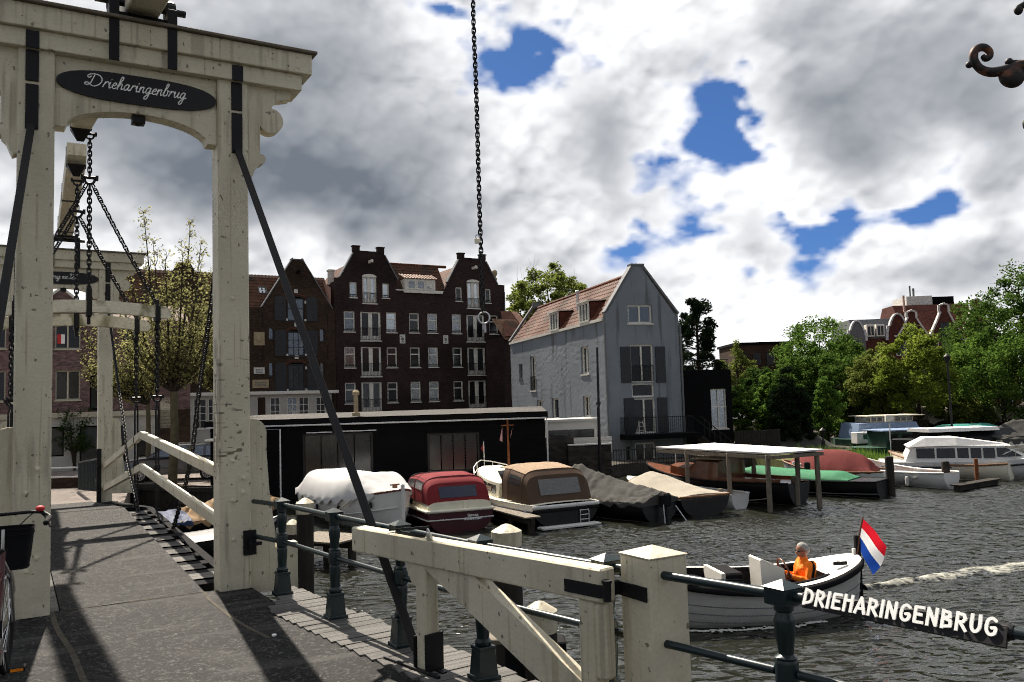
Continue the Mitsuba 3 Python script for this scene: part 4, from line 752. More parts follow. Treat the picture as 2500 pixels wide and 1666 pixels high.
put([lathe([(.09, 3.4), (.09, 4.2), (.14, 4.22), (.14, 4.34), (.05, 4.42), (0, 4.42)], 12, (-1.62, 1.3, 0)), lathe([(.16, 3.35), (.16, 3.5), (.09, 3.52)], 12, (-1.62, 1.3, 0))], 'flue', 'stone_buff', hb, MHB, smooth=40)
put(tube([(-4.75, -.4, .2), (-4.75, -.4, 2.98), (-4.2, -.4, 2.98), (-4.2, -.4, .2)], .03, 6), 'pipe_frame', 'galvanised', hb, MHB)
put(box(-6.9, -5.6, -.9, -.05, 2.62, 2.70), 'awning', 'frame_white', hb, MHB)

# ------------------------------------------------------------------ grey plastered house
C_ = at(1398, 900, 43); MG1 = yaw((C_[0], C_[1], 0), 17)
gh = thing('grey_house', 'grey plastered house with orange tiled roof, dark shutters and a balcony over the water', 'house')
gwin = [(1.29, 2.68, 7.68, 8.66), (1.32, 2.66, 4.56, 6.55), (1.34, 2.63, 3.78, 4.50), (1.40, 2.65, 1.88, 3.72), (.85, 1.10, .3, 1.25), (1.39, 2.55, .1, 1.40)]
put(wall([(0, -.1), (0, 8.22), (.12, 8.30), (1.62, 10.62), (1.62, 10.75), (2.24, 10.75), (2.24, 10.62), (3.98, 8.24), (4.22, 8.16), (4.22, -.1)], [(a, c, b, d) for a, b, c, d in gwin]), 'gable_wall', 'grey_plaster', gh, MG1)
put([beam((-.02, .15, 8.27), (1.64, .15, 10.78), .46, .10), beam((4.24, .15, 8.20), (2.22, .15, 10.78), .46, .10), box(1.55, 2.31, -.08, .40, 10.752, 10.86)], 'coping', 'lead_grey', gh, MG1)
swin = [(2.55, 3.66, 5.15, 6.70), (11.75, 12.85, 4.43, 6.73), (14.6, 15.4, 5.3, 6.35), (10.6, 11.7, 3.0, 3.80), (7.6, 8.8, 2.63, 3.88), (2.58, 3.62, 2.78, 3.94)]
MG2 = MG1 @ mat((0, 0, 0), (0, 1, 0), (1, 0, 0))          # along the side wall, y into the house
MG2 = MG1 @ mat((0, 17.3, 0), (0, -1, 0), (1, 0, 0))
fl = lambda a, b: (17.3 - b, 17.3 - a)
put(wall([(0, -.1), (0, 7.85), (16.97, 7.85), (16.97, -.1)], [(fl(a, b)[0], c, fl(a, b)[1], d) for a, b, c, d in swin]), 'side_wall', 'grey_plaster', gh, MG2)
put(box(0, 16.97, -.10, .02, 7.852, 8.0), 'gutter', 'frame_white', gh, MG2)
put([box(4.0, 4.22, .33, 17.3, -.1, 8.0), box(.3, 4.0, 17.0, 17.3, -.1, 8.0)], 'rear_wall', 'grey_plaster', gh, MG1)
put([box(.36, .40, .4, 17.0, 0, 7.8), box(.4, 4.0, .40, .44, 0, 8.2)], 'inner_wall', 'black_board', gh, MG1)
z0, z1, xr = 7.98, 10.45, 2.05
roof(gh, (-.06, 17.2, z0), (-.06, .33, z0), (xr, 17.2, z1), 'tile_orange', M=MG1)
roof(gh, (4.28, .33, z0), (4.28, 17.2, z0), (xr, .33, z1), 'tile_orange', M=MG1)
put(tube([(xr, .33, z1 + .02), (xr, 17.2, z1 + .02)], .11, 8), 'ridge_tiles', 'tile_orange', gh, MG1)
put([beam((-.05, 17.25, z0 + .1), (xr - .25, 17.25, z1 + .15), .3, .16), beam((4.28, 17.25, z0 + .1), (xr + .25, 17.25, z1 + .15), .3, .16), box(xr - .3, xr + .3, 17.05, 17.4, z1 + .0, z1 + .45)], 'rear_gable', 'lead_grey', gh, MG1)
for i, (a, b, c, d) in enumerate(gwin):
    if i == 4: put(pane_mesh(a, b, c, d, .12), 'pane', 'pane_dark', gh, MG1); continue
    window(gh, MG1, a, b, c, d, 'two' if i != 2 else 'plain', 'frame_white', 'pane' if i in (0,) else 'pane_dark', w=.08, sill=i == 0, rail=0)
for a, c, d in ((.75, 4.55, 6.44), (2.76, 4.52, 6.43), (.84, 1.89, 3.75), (2.76, 1.89, 3.73)):
    put([box(a, a + .57, -.06, -.005, c, d)] + [box(a + .05, a + .52, -.075, -.06, z, z + .08) for z in (c + .2, (c + d) / 2, d - .3)], 'shutter', 'shutter_slate', gh, MG1)
put(bars(1.42, 2.58, 4.62, 5.45, -.03, .11), 'railing', 'black_iron', gh, MG1, kind='stuff')
for i, (a, b, c, d) in enumerate(swin): window(gh, MG2, *fl(a, b), c, d, 'two' if i in (0, 1, 5, 3) else 'plain', 'frame_white' if i not in (2,) else 'lead_grey', 'pane_dark' if i % 2 else 'pane', w=.09, d=.16, rail=.95 if i == 1 else 0)
for a, b in ((6.9, 8.35), (2.05, 3.45)):
    dk = put(box(.02, 1.35, a, b, 8.05, 9.08), 'dormer', 'brick_red', gh, MG1)
    put(hull([(-.22, a - .1, 9.10), (-.22, b + .1, 9.10), (1.6, a - .1, 9.22), (1.6, b + .1, 9.22), (-.22, a - .1, 9.18), (-.22, b + .1, 9.18), (1.6, a - .1, 9.28), (1.6, b + .1, 9.28)]), 'flat_roof', 'frame_white', dk, MG1)
    MD = MG1 @ mat((-.10, b, 0), (0, -1, 0), (1, 0, 0)); put(fbox(0, b - a, 8.0, 9.10, .09, -.03, .05) + [box((b - a) * f - .035, (b - a) * f + .035, -.025, .05, 8.09, 9.01) for f in (.33, .66)], 'frame', 'frame_white', dk, MD)
    for f in range(3): put(pane_mesh(.1 + (b - a - .2) * f / 3, .1 + (b - a - .2) * (f + 1) / 3, 8.09, 9.01, .02), 'pane', 'pane_bright', dk, MD)
put([tube([(.9, 6.1, 9.0), (.9, 6.1, 10.1)], .09, 8), lathe([(.09, 10.05), (.15, 10.1), (.15, 10.22), (.08, 10.28), (0, 10.28)], 8, (.9, 6.1, 0))], 'flue', 'galvanised', gh, MG1)
put(tube([(-.09, -.05, .3), (-.09, -.05, 8.1)], .055, 6), 'drainpipe', 'lead_grey', gh, MG1); put(tube([(4.28, -.06, .3), (4.28, -.06, 7.6)], .055, 6), 'drainpipe', 'lead_grey', gh, MG1)
bl = put([box(.55, 4.7, -1.15, -.002, 1.62, 1.86)], 'balcony', 'black_board', gh, MG1)
put(bars(.6, 4.2, 1.865, 2.75, -1.1, .115) , 'railing', 'black_iron', bl, MG1, kind='stuff')
q_ = bars(0, 1.1, 1.865, 2.75, 0, .12); put([m.apply_transform(mat((.6, -1.1, 0), (0, 1, 0), (-1, 0, 0))) and m or m for m in q_], 'railing', 'black_iron', bl, MG1, kind='stuff')
put([beam((4.7, -.6, 1.7), (7.0, -.6, -.1), .9, .10), beam((4.7, -1.05, 2.7), (7.0, -1.05, .9), .04, .04), beam((4.7, -.15, 2.7), (7.0, -.15, .9), .04, .04)] + [beam((4.9 + .3 * i, -1.05, 1.7 - .235 * i), (4.9 + .3 * i, -1.05, 2.55 - .235 * i), .025, .025) for i in range(7)], 'stair', 'black_iron', bl, MG1)
fc = thing('folding_ladder', 'small white folding stepladder standing on the balcony of the grey house', 'ladder')
put([beam((1.28, -.75, 1.87), (1.42, -.6, 2.55), .035, .035), beam((1.70, -.75, 1.87), (1.56, -.6, 2.55), .035, .035), beam((1.28, -.4, 1.87), (1.42, -.58, 2.55), .03, .03), beam((1.85, -.4, 1.87), (1.58, -.58, 2.55), .03, .03)] + [box(1.34, 1.66, -.74 + .05 * i, -.62 + .05 * i, 2.05 + .2 * i, 2.08 + .2 * i) for i in range(3)], 'frame', 'frame_white', fc, MG1)

# ------------------------------------------------------------------ black cube annex
P_ = at(1570, 930, 47); MC = yaw((P_[0], P_[1], 0), 17)
cu = thing('black_annex', 'black flat roofed cube annex with a tall white cross window, beside the grey house', 'building')
put(wall([(-.3, .2), (-.3, 5.15), (3.15, 5.15), (3.15, .2)], [(1.78, 1.85, 2.80, 4.12)], .2), 'front_wall', 'black_board', cu, MC)
put([box(2.95, 3.15, .2, 6, .2, 5.15), box(-.3, -.1, .2, 6, .2, 5.15), box(-.3, 3.15, .0, 6, 5.152, 5.22), box(-.1, 2.95, .3, .34, .2, 5)], 'shell', 'black_board', cu, MC)
put([box(-.3, 3.15, -.028, -.002, z0, z0 + .165) for z0 in np.arange(.3, 1.7, .18)] + [box(-.3, 3.15, -.028, -.002, z0, z0 + .165) for z0 in np.arange(4.16, 5.1, .18)], 'cladding', 'black_board', cu, MC, kind='stuff')
window(cu, MC, 1.78, 2.80, 1.85, 4.12, 'cross', 'frame_white', 'pane_bright', w=.07)
put([box(-.2, 3.1, .1, .14, 5.8, 5.84)] + [box(x, x + .03, .1, .13, 5.22, 5.8) for x in np.arange(-.2, 3.1, .8)], 'roof_rail', 'black_iron', cu, MC)
put([box(-.3, .8, 1.2, 3.2, 5.22, 7.3)], 'roof_box', 'brick_old', cu, MC); put([box(.0, .1, 1.14, 1.2, 5.6, 6.9)], 'pale_trim', 'frame_white', cu, MC)

# ------------------------------------------------------------------ small tiled gable between, white roof house, garage, wall
sg_ = thing('tiled_outhouse', 'small bright orange tiled roof wedged between the brick block and the grey house', 'building')
MS_ = yaw(tuple(at(1160, 800, 66)[:2]) + (0,), 30)
put(tri([(-.1, -.2, 9.0), (3.0, -.2, 9.0), (3.0, 3.0, 11.4), (1.4, 3.0, 11.4)], [[0, 1, 2], [0, 2, 3]]), 'roof_back', 'tile_orange', sg_, MS_); roof(sg_, (-.1, -.22, 8.7), (2.2, -.22, 8.7), (-.1, 1.9, 10.6), 'tile_yellow', M=MS_)
put([box(-.1, 3, 0, 3, .5, 8.9)], 'wall', 'brick_dark', sg_, MS_)
wt = thing('white_tower_block', 'pale building glimpsed behind the right end of the brick apartment block', 'building')
MT_ = yaw(tuple(at(1166, 800, 90)[:2]) + (0,), 20)
put([box(-1.5, .6, 0, 5, 1, 12.5)], 'wall', 'stone_white', wt, MT_); put([box(-.8, .4, -.04, .0, z, z + .9) for z in (10.8, 9.2, 7.6)], 'window', 'pane', wt, MT_); put([beam((-.4, .1, 12.5), (-.4, .1, 15.2), .05, .05), beam((-.4, .1, 15.0), (.9, .1, 15.0), .05, .05), beam((.5, .1, 12.5), (.5, .1, 14.9), .05, .05)], 'roof_frame', 'lead_grey', wt, MT_)
gr = thing('white_shed', 'low white boarded shed with a strip window, against the side of the grey house', 'shed')
MGR = yaw(tuple(at(1325, 1000, 39)[:2]) + (0,), 12)
put([box(-1.5, 1.0, .0, 2.2, .3, 2.75), box(-1.6, 1.1, -.1, 2.3, 2.752, 2.86)], 'wall', 'frame_white', gr, MGR); put([box(-1.36, .85, -.02, -.001, 1.98, 2.36)], 'strip_window', 'pane_dark', gr, MGR)
for i in range(4): put(box(.2 - 1.0, 1.55, -.50, -.46, 1.25 + .19 * i, 1.42 + .19 * i), 'board', 'frame_white', gr, MGR)
bw = thing('brick_wall', 'dark grey brown brick wall by the water, left of the black iron railing', 'wall')
MBW = yaw(tuple(at(1350, 1040, 38)[:2]) + (0,), 10)
put([box(-2.3, -.55, .3, .55, -.1, 2.05), box(-.9, 1.13, 0, .25, -.1, 1.66)], 'masonry', 'brick_grey', bw, MBW); put(box(-.88, 1.17, -.04, .29, 1.662, 1.72), 'coping', 'stone_white', bw, MBW)
pl = thing('mooring_pole', 'tall thin black pole standing before the corner of the grey house', 'pole')
put(tube([(.42, -.5, -.5), (.45, -.5, 3.4), (.47, -.5, 3.42), (.50, -.5, 6.1)], [.075, .07, .06, .05], 8), 'shaft', 'black_paint', pl, MBW, smooth=40); put(box(.36, .56, -.56, -.44, 3.5, 3.6), 'collar', 'black_paint', pl, MBW)
ir = thing('iron_railing', 'black iron bar railing along the terrace under the grey house', 'railing')
MIR = yaw(tuple(at(1405, 1070, 39)[:2]) + (0,), 12); put(bars(0, 5.6, .35, 1.35, 0, .13, .013), 'bars', 'black_iron', ir, MIR, kind='stuff')
gf = thing('picket_fence', 'row of pale upright bars behind the boat shelter', 'fence')
MPF = yaw(tuple(at(1865, 1060, 40)[:2]) + (0,), 10); put(bars(-.5, .9, .0, .75, 0, .12, .014), 'bars', 'galvanised', gf, MPF, kind='stuff')

# ------------------------------------------------------------------ ground and quays
plain('quay_stone', (.050, .044, .036), .9, .2, var=.4, fs=1.5)
def pave(p, n, uv): return mix((.10, .083, .072), (.16, .136, .12), fbm(p.x * 1.2, p.y * 1.2, 1.)) * (.85 + .3 * cell_rand(p.x * 5, p.y * 5, 1.))
scene['pave'] = pr(proc(pave), .9, .2)
plain('earth', (.07, .075, .03), .95, .1, var=.5, fs=1.)
land = [tuple(gz(300, 1113, .9)[:2]), tuple(gz(360, 1110, .9)[:2]), tuple(gz(500, 1118, .9)[:2]), (-11.6, 36), (-11.6, 38.5), (4.6, 40), (5.2, 41), (10.4, 42), (12, 44.5), (30, 47), (60, 50), (320, 90), (320, 395), (-300, 395), (-300, 10), (-16, 22), (-13.2, 22.5)]
def clockfix(P): return Polygon(P).buffer(0)
put(extz(clockfix(land), -1.5, .55), 'bank', 'quay_stone', label='dark quay and bank behind the boats', kind='structure')
bq = lambda t, s: (BM @ np.array([t, s, 0, 1.]))[:2]
st_ = [bq(-2.2, 12.97), bq(.35, 12.97), bq(.5, 14.2), tuple(gz(300, 1113, .9)[:2]), tuple(gz(360, 1110, .9)[:2]), tuple(gz(500, 1118, .9)[:2]), (-13, 44), (-4, 60), (-30, 60), (-60, 40), (-40, 18)]
put(extz(clockfix([tuple(map(float, p)) for p in st_]), -1.5, .9), 'street', 'pave', label='sunlit pinkish street pavement on the far quay', kind='structure')
rm = [[(BM @ np.array([t, s, z, 1.]))[:3] for t in (-3.4, .30)] for s, z in ((12.96, 1.70), (13.6, 1.67), (16, 1.5), (20, 1.1), (23, .905))]
rmp = loft(rm); rmp2 = loft([[p - np.array([0, 0, 1.2]) for p in r] for r in rm]); put([rmp, loft([[r[1], r[1] - np.array([0, 0, 1.5])] for r in rm]), loft([[r[0] - np.array([0, 0, 1.5]), r[0]] for r in rm]), loft([[r - np.array([0, 0, 1.5]) for r in rm[0]], rm[0]])], 'ramp', {'type': 'twosided', 'bsdf': scene['pave']}, label='paved ramp rising from the street to the bridge', kind='structure')
qw = thing('quay_wall', 'dark timber quay wall below the parked car', 'wall')
a_, b_ = gz(290, 1113, .9), gz(520, 1119, .9); n_ = 22
for i in range(n_):
    p_, q_ = a_ + (b_ - a_) * i / n_, a_ + (b_ - a_) * (i + .93) / n_; put(hull([(x, y + o, z) for x, y in (p_[:2], q_[:2]) for o in (-.16, -.06) for z in (-.4, .93)]), 'plank', 'dark_timber', qw)
put(beam(a_ + (0, -.15, -.12), b_ + (0, -.15, -.12), .14, .18), 'waling', 'dark_timber', qw)
# ------------------------------------------------------------------ boats
plain('hull_white', (.52, .52, .50), .35, .5, var=.18, fs=1.5)
plain('hull_cream', (.62, .59, .47), .35, .5, var=.12, fs=1.5)
plain('hull_black', (.005, .005, .006), .35, .35, var=.3, fs=2)
plain('hull_wine', (.045, .008, .013), .2, .5, var=.1, fs=2)
plain('hull_green', (.012, .045, .03), .4, .5, var=.3, fs=2)
plain('hull_blue', (.17, .23, .34), .45, .4, var=.2, fs=1.5)
plain('varnish', (.11, .036, .014), .25, .6, var=.35, fs=6)
plain('teak', (.17, .09, .045), .6, .3, var=.4, fs=7)
plain('canvas_white', (.46, .46, .455), .9, .1, var=.08, fs=3)
plain('canvas_red', (.16, .022, .026), .85, .1, var=.15, fs=3)
plain('canvas_tan', (.26, .19, .13), .9, .1, var=.12, fs=3)
plain('canvas_brown', (.075, .050, .036), .9, .1, var=.15, fs=3)
plain('canvas_grey', (.052, .051, .047), .9, .1, var=.2, fs=3)
plain('canvas_beige', (.27, .245, .20), .9, .1, var=.1, fs=3)
plain('canvas_green', (.035, .15, .075), .8, .2, var=.15, fs=3)
plain('canvas_rust', (.13, .032, .030), .9, .1, var=.2, fs=3)
plain('canvas_navy', (.020, .035, .085), .7, .3, var=.3, fs=3)
plain('tarp_tan', (.24, .155, .08), .8, .2, var=.25, fs=5)
plain('soft_black', (.010, .010, .011), .9, .1, var=.3, fs=5)
plain('rope', (.35, .31, .24), .9, .1, var=.2, fs=20)
plain('yellow_paint', (.45, .30, .03), .5, .4, var=.3, fs=3)
plain('teal_paint', (.03, .17, .14), .5, .4, var=.2, fs=3)
scene['clear_vinyl'] = {'type': 'twosided', 'bsdf': {'type': 'blendbsdf', 'weight': .06, 'a': pr((.016, .017, .019), .3, .3), 'b': {'type': 'roughconductor', 'alpha': .06}}}
rw = random.Random(21)

class Hull:
    def __init__(s, L, Bm, h0=.6, hb=.35, hst=.05, tw=.8, full=2.6, p=2.2, draft=.25, rake=.35, ends=False, srake=.0):
        s.L, s.B, s.h0, s.hb, s.hst, s.tw, s.full, s.p, s.draft, s.rake, s.ends, s.srake = L, Bm, h0, hb, hst, tw, full, p, draft, rake, ends, srake
    def b(s, u):
        u = np.asarray(u, float)
        aft = s.tw + (1 - s.tw) * np.sin(np.clip(u / .5, 0, 1) * math.pi / 2) ** (.7 if not s.ends else .55)
        fore = np.clip(1 - np.clip((u - .5) / .5, 0, 1) ** s.p, 0, 1) ** .8
        return s.B / 2 * np.where(u < .5, aft, fore) + .012
    def h(s, u): u = np.asarray(u, float); return s.h0 + s.hb * np.clip((u - .35) / .65, 0, 1) ** 2 + s.hst * np.clip((.4 - u) / .4, 0, 1) ** 2
    def x(s, u, v=0.): return -s.L / 2 + s.L * u + s.rake * (np.clip((u - .6) / .4, 0, 1) ** 2) * (-v) + s.srake * np.clip(1 - u / .3, 0, 1) ** 2 * v
    def pt(s, u, side, out=0., dz=0.): return np.array([float(s.x(u)), side * (float(s.b(u)) + out), float(s.h(u)) + dz])
    def line(s, side, u0=0., u1=1., n=24, out=0., dz=0.): return np.array([s.pt(u, side, out, dz) for u in np.linspace(u0, u1, n)])
    def mesh(s, n=26, m=9):
        rows = []
        for u in np.linspace(0, 1, n):
            b, h = float(s.b(u)), float(s.h(u)); r = []
            for v in list(np.linspace(0, 1, m)): r.append((float(s.x(u, v)), b * (1 - v ** s.full) * (1 - .10 * v), h - (h + s.draft) * v))
            r = r + [(x, -y, z) for x, y, z in r[::-1][1:]]; rows.append(r)
        a = loft(rows); k = len(rows[0]); tr = tri(np.array(rows[0] + [(float(s.x(0, .5)), 0, .1)]), [[i, i + 1, k] for i in range(k - 1)] + [[k - 1, 0, k]])
        return cat_([a, tr])
    def plane(s, u0=0., u1=1., inset=0., dz=0., camber=.0, n=20):
        rows = []
        for u in np.linspace(u0, u1, n):
            w = max(.004, float(s.b(u)) - inset); rows.append([(float(s.x(u)), w * q, float(s.h(u)) + dz + camber * (1 - q * q)) for q in (-1, -.5, 0, .5, 1)])
        return loft(rows)
    def rim(s, u0=0, u1=1., r=.03, out=.0, dz=0.): return [tube(s.line(e, u0, u1, 26, out, dz), r, 8) for e in (-1, 1)]
    def coaming(s, u0, u1, inset, hgt, th=.03, n=20):
        us = np.linspace(u0, u1, n); P = [(float(s.x(u)), (float(s.b(u)) - inset), float(s.h(u))) for u in us]
        return [loft([[(x, e * y, z), (x, e * (y - th), z), (x, e * (y - th), z + hgt), (x, e * y, z + hgt)] for x, y, z in P], close=True) for e in (-1, 1)]
    def transom_rim(s, r, out=0, dz=0): return tube([s.pt(0, -1, out, dz), s.pt(0, 0, 0, dz) * (1, 0, 1) - (.03, 0, 0), s.pt(0, 1, out, dz)], r, 8)
def cover(hl, u0, u1, ridge, wr=.03, out=.03, dz=.0, n=40, m=25, drop=.10, fr=7., seed=0, sharp=1.0):  # a tarpaulin from gunwale to gunwale over a ridge
    rows = []
    for u in np.linspace(u0, u1, n):
        w, h, r = float(hl.b(u)) + out, float(hl.h(u)) + dz, float(ridge((u - u0) / (u1 - u0))); row = []
        for q in np.linspace(-1, 1, m):
            z = h + r * (1 - abs(q) ** sharp) if abs(q) < .995 else h
            k = meshkit.fbm(np.array([u * fr * 3, q * fr * .6 + z * 1.5, seed * 3.1]), 3, seed) - .5; k2 = abs(2 * float(meshkit.noise(np.array([u * fr * 4 + q * 2., q * fr * .3, seed]), seed + 3)) - 1) - .5
            row.append((float(hl.x(u)), q * w, z + wr * (k + .8 * k2) * 2))
        row = [(row[0][0], row[0][1] * 1.01, row[0][2] - drop * (1 + .5 * math.sin(u * 60)))] + row + [(row[-1][0], row[-1][1] * 1.01, row[-1][2] - drop * (1 + .5 * math.sin(u * 55 + 1)))]
        rows.append(row)
    a = loft(rows); e = []
    for r in (rows[0], rows[-1]): c = np.mean(r, 0); k = len(r); e.append(tri(np.array(r + [(r[k // 2][0], 0, min(p[2] for p in r))]), [[i, i + 1, k] for i in range(k - 1)]))
    return cat_([a] + e)
def hoop(x, w, z0, z1, lean=0., n=15, sq=.55):       # a bow of a folding hood: superellipse arch
    P = []
    for t in np.linspace(0, math.pi, n): c, s_ = math.cos(t), math.sin(t); P.append((x + lean * (abs(s_) ** sq), w * np.sign(c) * abs(c) ** sq, z0 + (z1 - z0) * abs(s_) ** sq))
    return P
def fill(row, c=None): row = np.asarray(row, float); c = row.mean(0) if c is None else np.asarray(c, float); k = len(row); return tri(np.vstack([row, c]), [[i, (i + 1) % k, k] for i in range(k)])
def between(P, Q, f0, f1, g0, g1, off=.012, n=6):    # a panel on the skin between two hoops (fraction along, fraction round)
    P, Q = np.asarray(P, float), np.asarray(Q, float); t = np.linspace(0, 1, len(P)); rows = []
    def on(R, g): return np.array([np.interp(g, t, R[:, k]) for k in range(3)])
    for f in np.linspace(f0, f1, 3): rows.append([on(P, g) * (1 - f) + on(Q, g) * f for g in np.linspace(g0, g1, n)])
    R = np.array(rows); c = R.mean((0, 1)); nn = np.cross(R[2, 0] - R[0, 0], R[0, -1] - R[0, 0]); nn /= np.linalg.norm(nn) + 1e-9; ctr = (P.mean(0) + Q.mean(0)) / 2
    return loft(R + nn * off * (1 if nn @ (c - ctr) > 0 else -1))
def fender(p, r=.07, h=.38): return [lathe([(0, 0), (r * .7, .02), (r, .08), (r, h - .08), (r * .7, h - .02), (0, h)], 10, p)]
TW = {'type': 'twosided', 'bsdf': None}
def boat(name, label, o, deg, cat='boat'):
    return thing(name, label, cat), yaw((o[0], o[1], 0), deg)
def stern_at(o, deg, L): a = math.radians(deg); return (o[0] + math.cos(a) * L / 2, o[1] + math.sin(a) * L / 2)

# 1 the white cruiser under a white canvas tent, bow towards the bridge
o = at(925, 1150, 24.4); deg = -56; L = 6.4; a_ = math.radians(deg)
k, M = boat('covered_cruiser', 'white wooden cruiser with round portholes, tented over with a white canvas cover', (o[0] - math.cos(a_) * L / 2, o[1] - math.sin(a_) * L / 2), deg)
H = Hull(L, 2.3, .86, .42, .10, .8, 3.2, 2.4, .2, .12)
hu = put(H.mesh(), 'hull', 'hull_white', k, M, smooth=50); put([*H.rim(r=.035, dz=.01)], 'rubbing_strake', 'varnish', k, M, smooth=True); put([*H.rim(.0, .99, .02, .005, -.48)], 'lower_strake', 'hull_white', k, M, smooth=True)
put(beam((L / 2 + .02, 0, -.2), (L / 2 + .03, 0, 1.45), .10, .10, .02), 'stem_post', 'hull_white', k, M)
for e in (-1, 1):
    for u in (.88, .66, .40):
        p = H.pt(u, e); q = lathe([(0, .0), (.10, .0), (.10, .02), (.075, .025), (.075, .012), (0, .012)], 16); q.apply_transform(mat((p[0], p[1] * (.995 if u < .8 else 1.0) + e * .004, p[2] - .30), (1, 0, 0), (0, 0, e * 1.), (0, e, 0))); put(q, 'porthole', 'black_paint', hu, M, smooth=40)
put(cover(H, .0, .90, lambda f: .70 * min(1, f / .14) * (1 - .06 * f) if f < .80 else .66 * (1 - ((f - .80) / .20)) + .02, .020, .05, .03, 60, 33, drop=.14, seed=1, sharp=6., fr=6.), 'canvas_cover', 'canvas_white', k, M, smooth=28)
put([tube([H.pt(.80, -1), H.pt(.72, -1, .18, -.3), H.pt(.62, -1, .15, -.75)], .018, 6)], 'mooring_line', 'rope', k, M); put([box(L / 2 - .55, L / 2 - .45, -.06, .06, 1.3, 1.42), box(L / 2 - .52, L / 2 - .48, -.15, .15, 1.38, 1.42)], 'bollard', 'teak', k, M)
# 2 wine red boat with a red hood, stern to us
o = at(1060, 1190, 24.6); deg = 112; L = 5.6; k, M = boat('red_hood_boat', 'small cream and wine red motorboat under a red canvas hood, stern lettered in white', stern_at(o, deg, L), deg)
H = Hull(L, 2.15, .62, .35, .0, .93, 4., 2.4, .2, .3)
hu = put(H.mesh(), 'hull', 'hull_wine', k, M, smooth=50); put([*H.rim(r=.045), H.transom_rim(.045)], 'rubbing_strake', 'hull_cream', k, M, smooth=True); put([*H.rim(r=.02, dz=-.25, out=-.0), H.transom_rim(.02, 0, -.25)], 'lower_strake', 'hull_white', k, M, smooth=True)
put(H.plane(0, 1, .02, .01, .02), 'deck', 'hull_cream', k, M)
cs = [hoop(-L / 2 + .12, .98, .60, .88, 0, 15, .4), hoop(-L / 2 + 3.3, .92, .60, .95, 0, 15, .4)]; put([loft(cs), fill(cs[0]), fill(cs[1])], 'coaming', 'hull_cream', k, M)
hp_ = [hoop(-L / 2 + .13, .96, .82, 1.40, .30, 17, .42), hoop(-L / 2 + .62, 1.0, .84, 1.58, .0, 17, .45), hoop(-L / 2 + 1.55, .98, .84, 1.64, 0, 17, .45), hoop(-L / 2 + 2.55, .92, .84, 1.56, .1, 17, .45), hoop(-L / 2 + 3.25, .82, .88, 1.12, .1, 17, .45)]
hd = put([loft(hp_), fill(hp_[0], (-L / 2 + .25, 0, 1.12)), fill(hp_[-1])], 'hood', 'canvas_red', k, M, smooth=35)
put([loft([[(-L / 2 + .115 + .27 * ((z - .84) / .56), y, z) for y in np.linspace(-.58, .58, 5)] for z in (.98, 1.30)])], 'rear_window', 'clear_vinyl', hd, M)
put([between(hp_[1], hp_[2], .08, .92, .80 if e > 0 else .06, .94 if e > 0 else .20) for e in (-1, 1)] + [between(hp_[2], hp_[3], .08, .92, .80 if e > 0 else .06, .94 if e > 0 else .20) for e in (-1, 1)], 'side_windows', 'clear_vinyl', hd, M, kind='stuff')
for txt, z in (('Barcas', .42), ('Amsterdam', .32)):
    t_ = meshkit.text_mesh(txt, .075, .006, True); wd = t_.bounds[1][0]; t_.apply_transform(mat((-L / 2 - .035, .15 + wd / 2 - .5, z), (0, -1, 0), (0, 0, 1), (-1, 0, 0))); put(t_, 'lettering', 'sign_white', hu, M)
put(box(-L / 2 + .09, -L / 2 + .12, -.22, -.12, .62, .86), 'rudder_head', 'hull_cream', k, M)
put([tube(np.array(r) * 1.0, .012, 5) for r in hp_[1:4]] + [tube([np.array(r[j]) + (0, 0, .006) for r in hp_[1:]], .009, 5) for j in (4, 12)], 'seams', 'hull_wine', hd, M, kind='stuff')
# 3 cream cruiser with a tan hood
o = at(1302, 1180, 25.0); deg = 117; L = 6.0; k, M = boat('cream_cruiser', 'cream cabin cruiser with a tan canvas hood, bow railing and a brown mast', stern_at(o, deg, L), deg)
H = Hull(L, 2.45, .66, .50, .02, .92, 3.5, 2.3, .2, .45)
hu = put(H.mesh(), 'hull', 'hull_black', k, M, smooth=50); put([loft([H.line(e, 0, 1, 26, .01, .0), H.line(e, 0, 1, 26, .004, -.17)]) for e in (-1, 1)], 'white_band', {'type': 'twosided', 'bsdf': pr((.6, .6, .55), .35, .5)}, k, M); put([*H.rim(r=.035, dz=-.20, out=.01), H.transom_rim(.035, .01, -.20)], 'rubbing_strake', 'soft_black', k, M, smooth=True)
put([H.transom_rim(.06, 0, -.07)], 'stern_band', 'hull_white', k, M, smooth=True)
put(H.plane(0, 1, .02, .0, .04), 'deck', 'hull_cream', k, M)
us = np.linspace(.42, .86, 8); rows = [[(float(H.x(u)), e * max(.1, float(H.b(u)) - .20) * w, float(H.h(u)) + z) for e, w, z in ((-1, 1, 0), (-1, .93, .48), (-1, .6, .55), (1, .6, .55), (1, .93, .48), (1, 1, 0))] for u in us]
cb = put([loft(rows), fill(rows[0]), fill(rows[-1])], 'cabin', 'hull_cream', k, M)
for e in (-1, 1):
    q = []
    for u0, u1 in ((.46, .57), (.58, .68), (.69, .77)):
        r_ = []
        for u in (u0, u1): w0, w1 = max(.1, float(H.b(u)) - .20) * (1 - .07 * .25), max(.1, float(H.b(u)) - .20) * (1 - .07 * .80); r_.append([(float(H.x(u)), e * (w0 + .012), float(H.h(u)) + .12), (float(H.x(u)), e * (w1 + .012), float(H.h(u)) + .39)])
        put(loft(r_), 'window', 'pane', cb, M)
put(loft([[(float(H.x(.41)) + .45 * f, y, 1.10 + .42 * f) for y in np.linspace(-.85, .85, 5)] for f in (.1, 1)]), 'windscreen', 'clear_vinyl', cb, M)
put(beam((.05, 1.02, .92), (.5, 1.0, .96), .02, .14), 'name_board', 'varnish', cb, M)
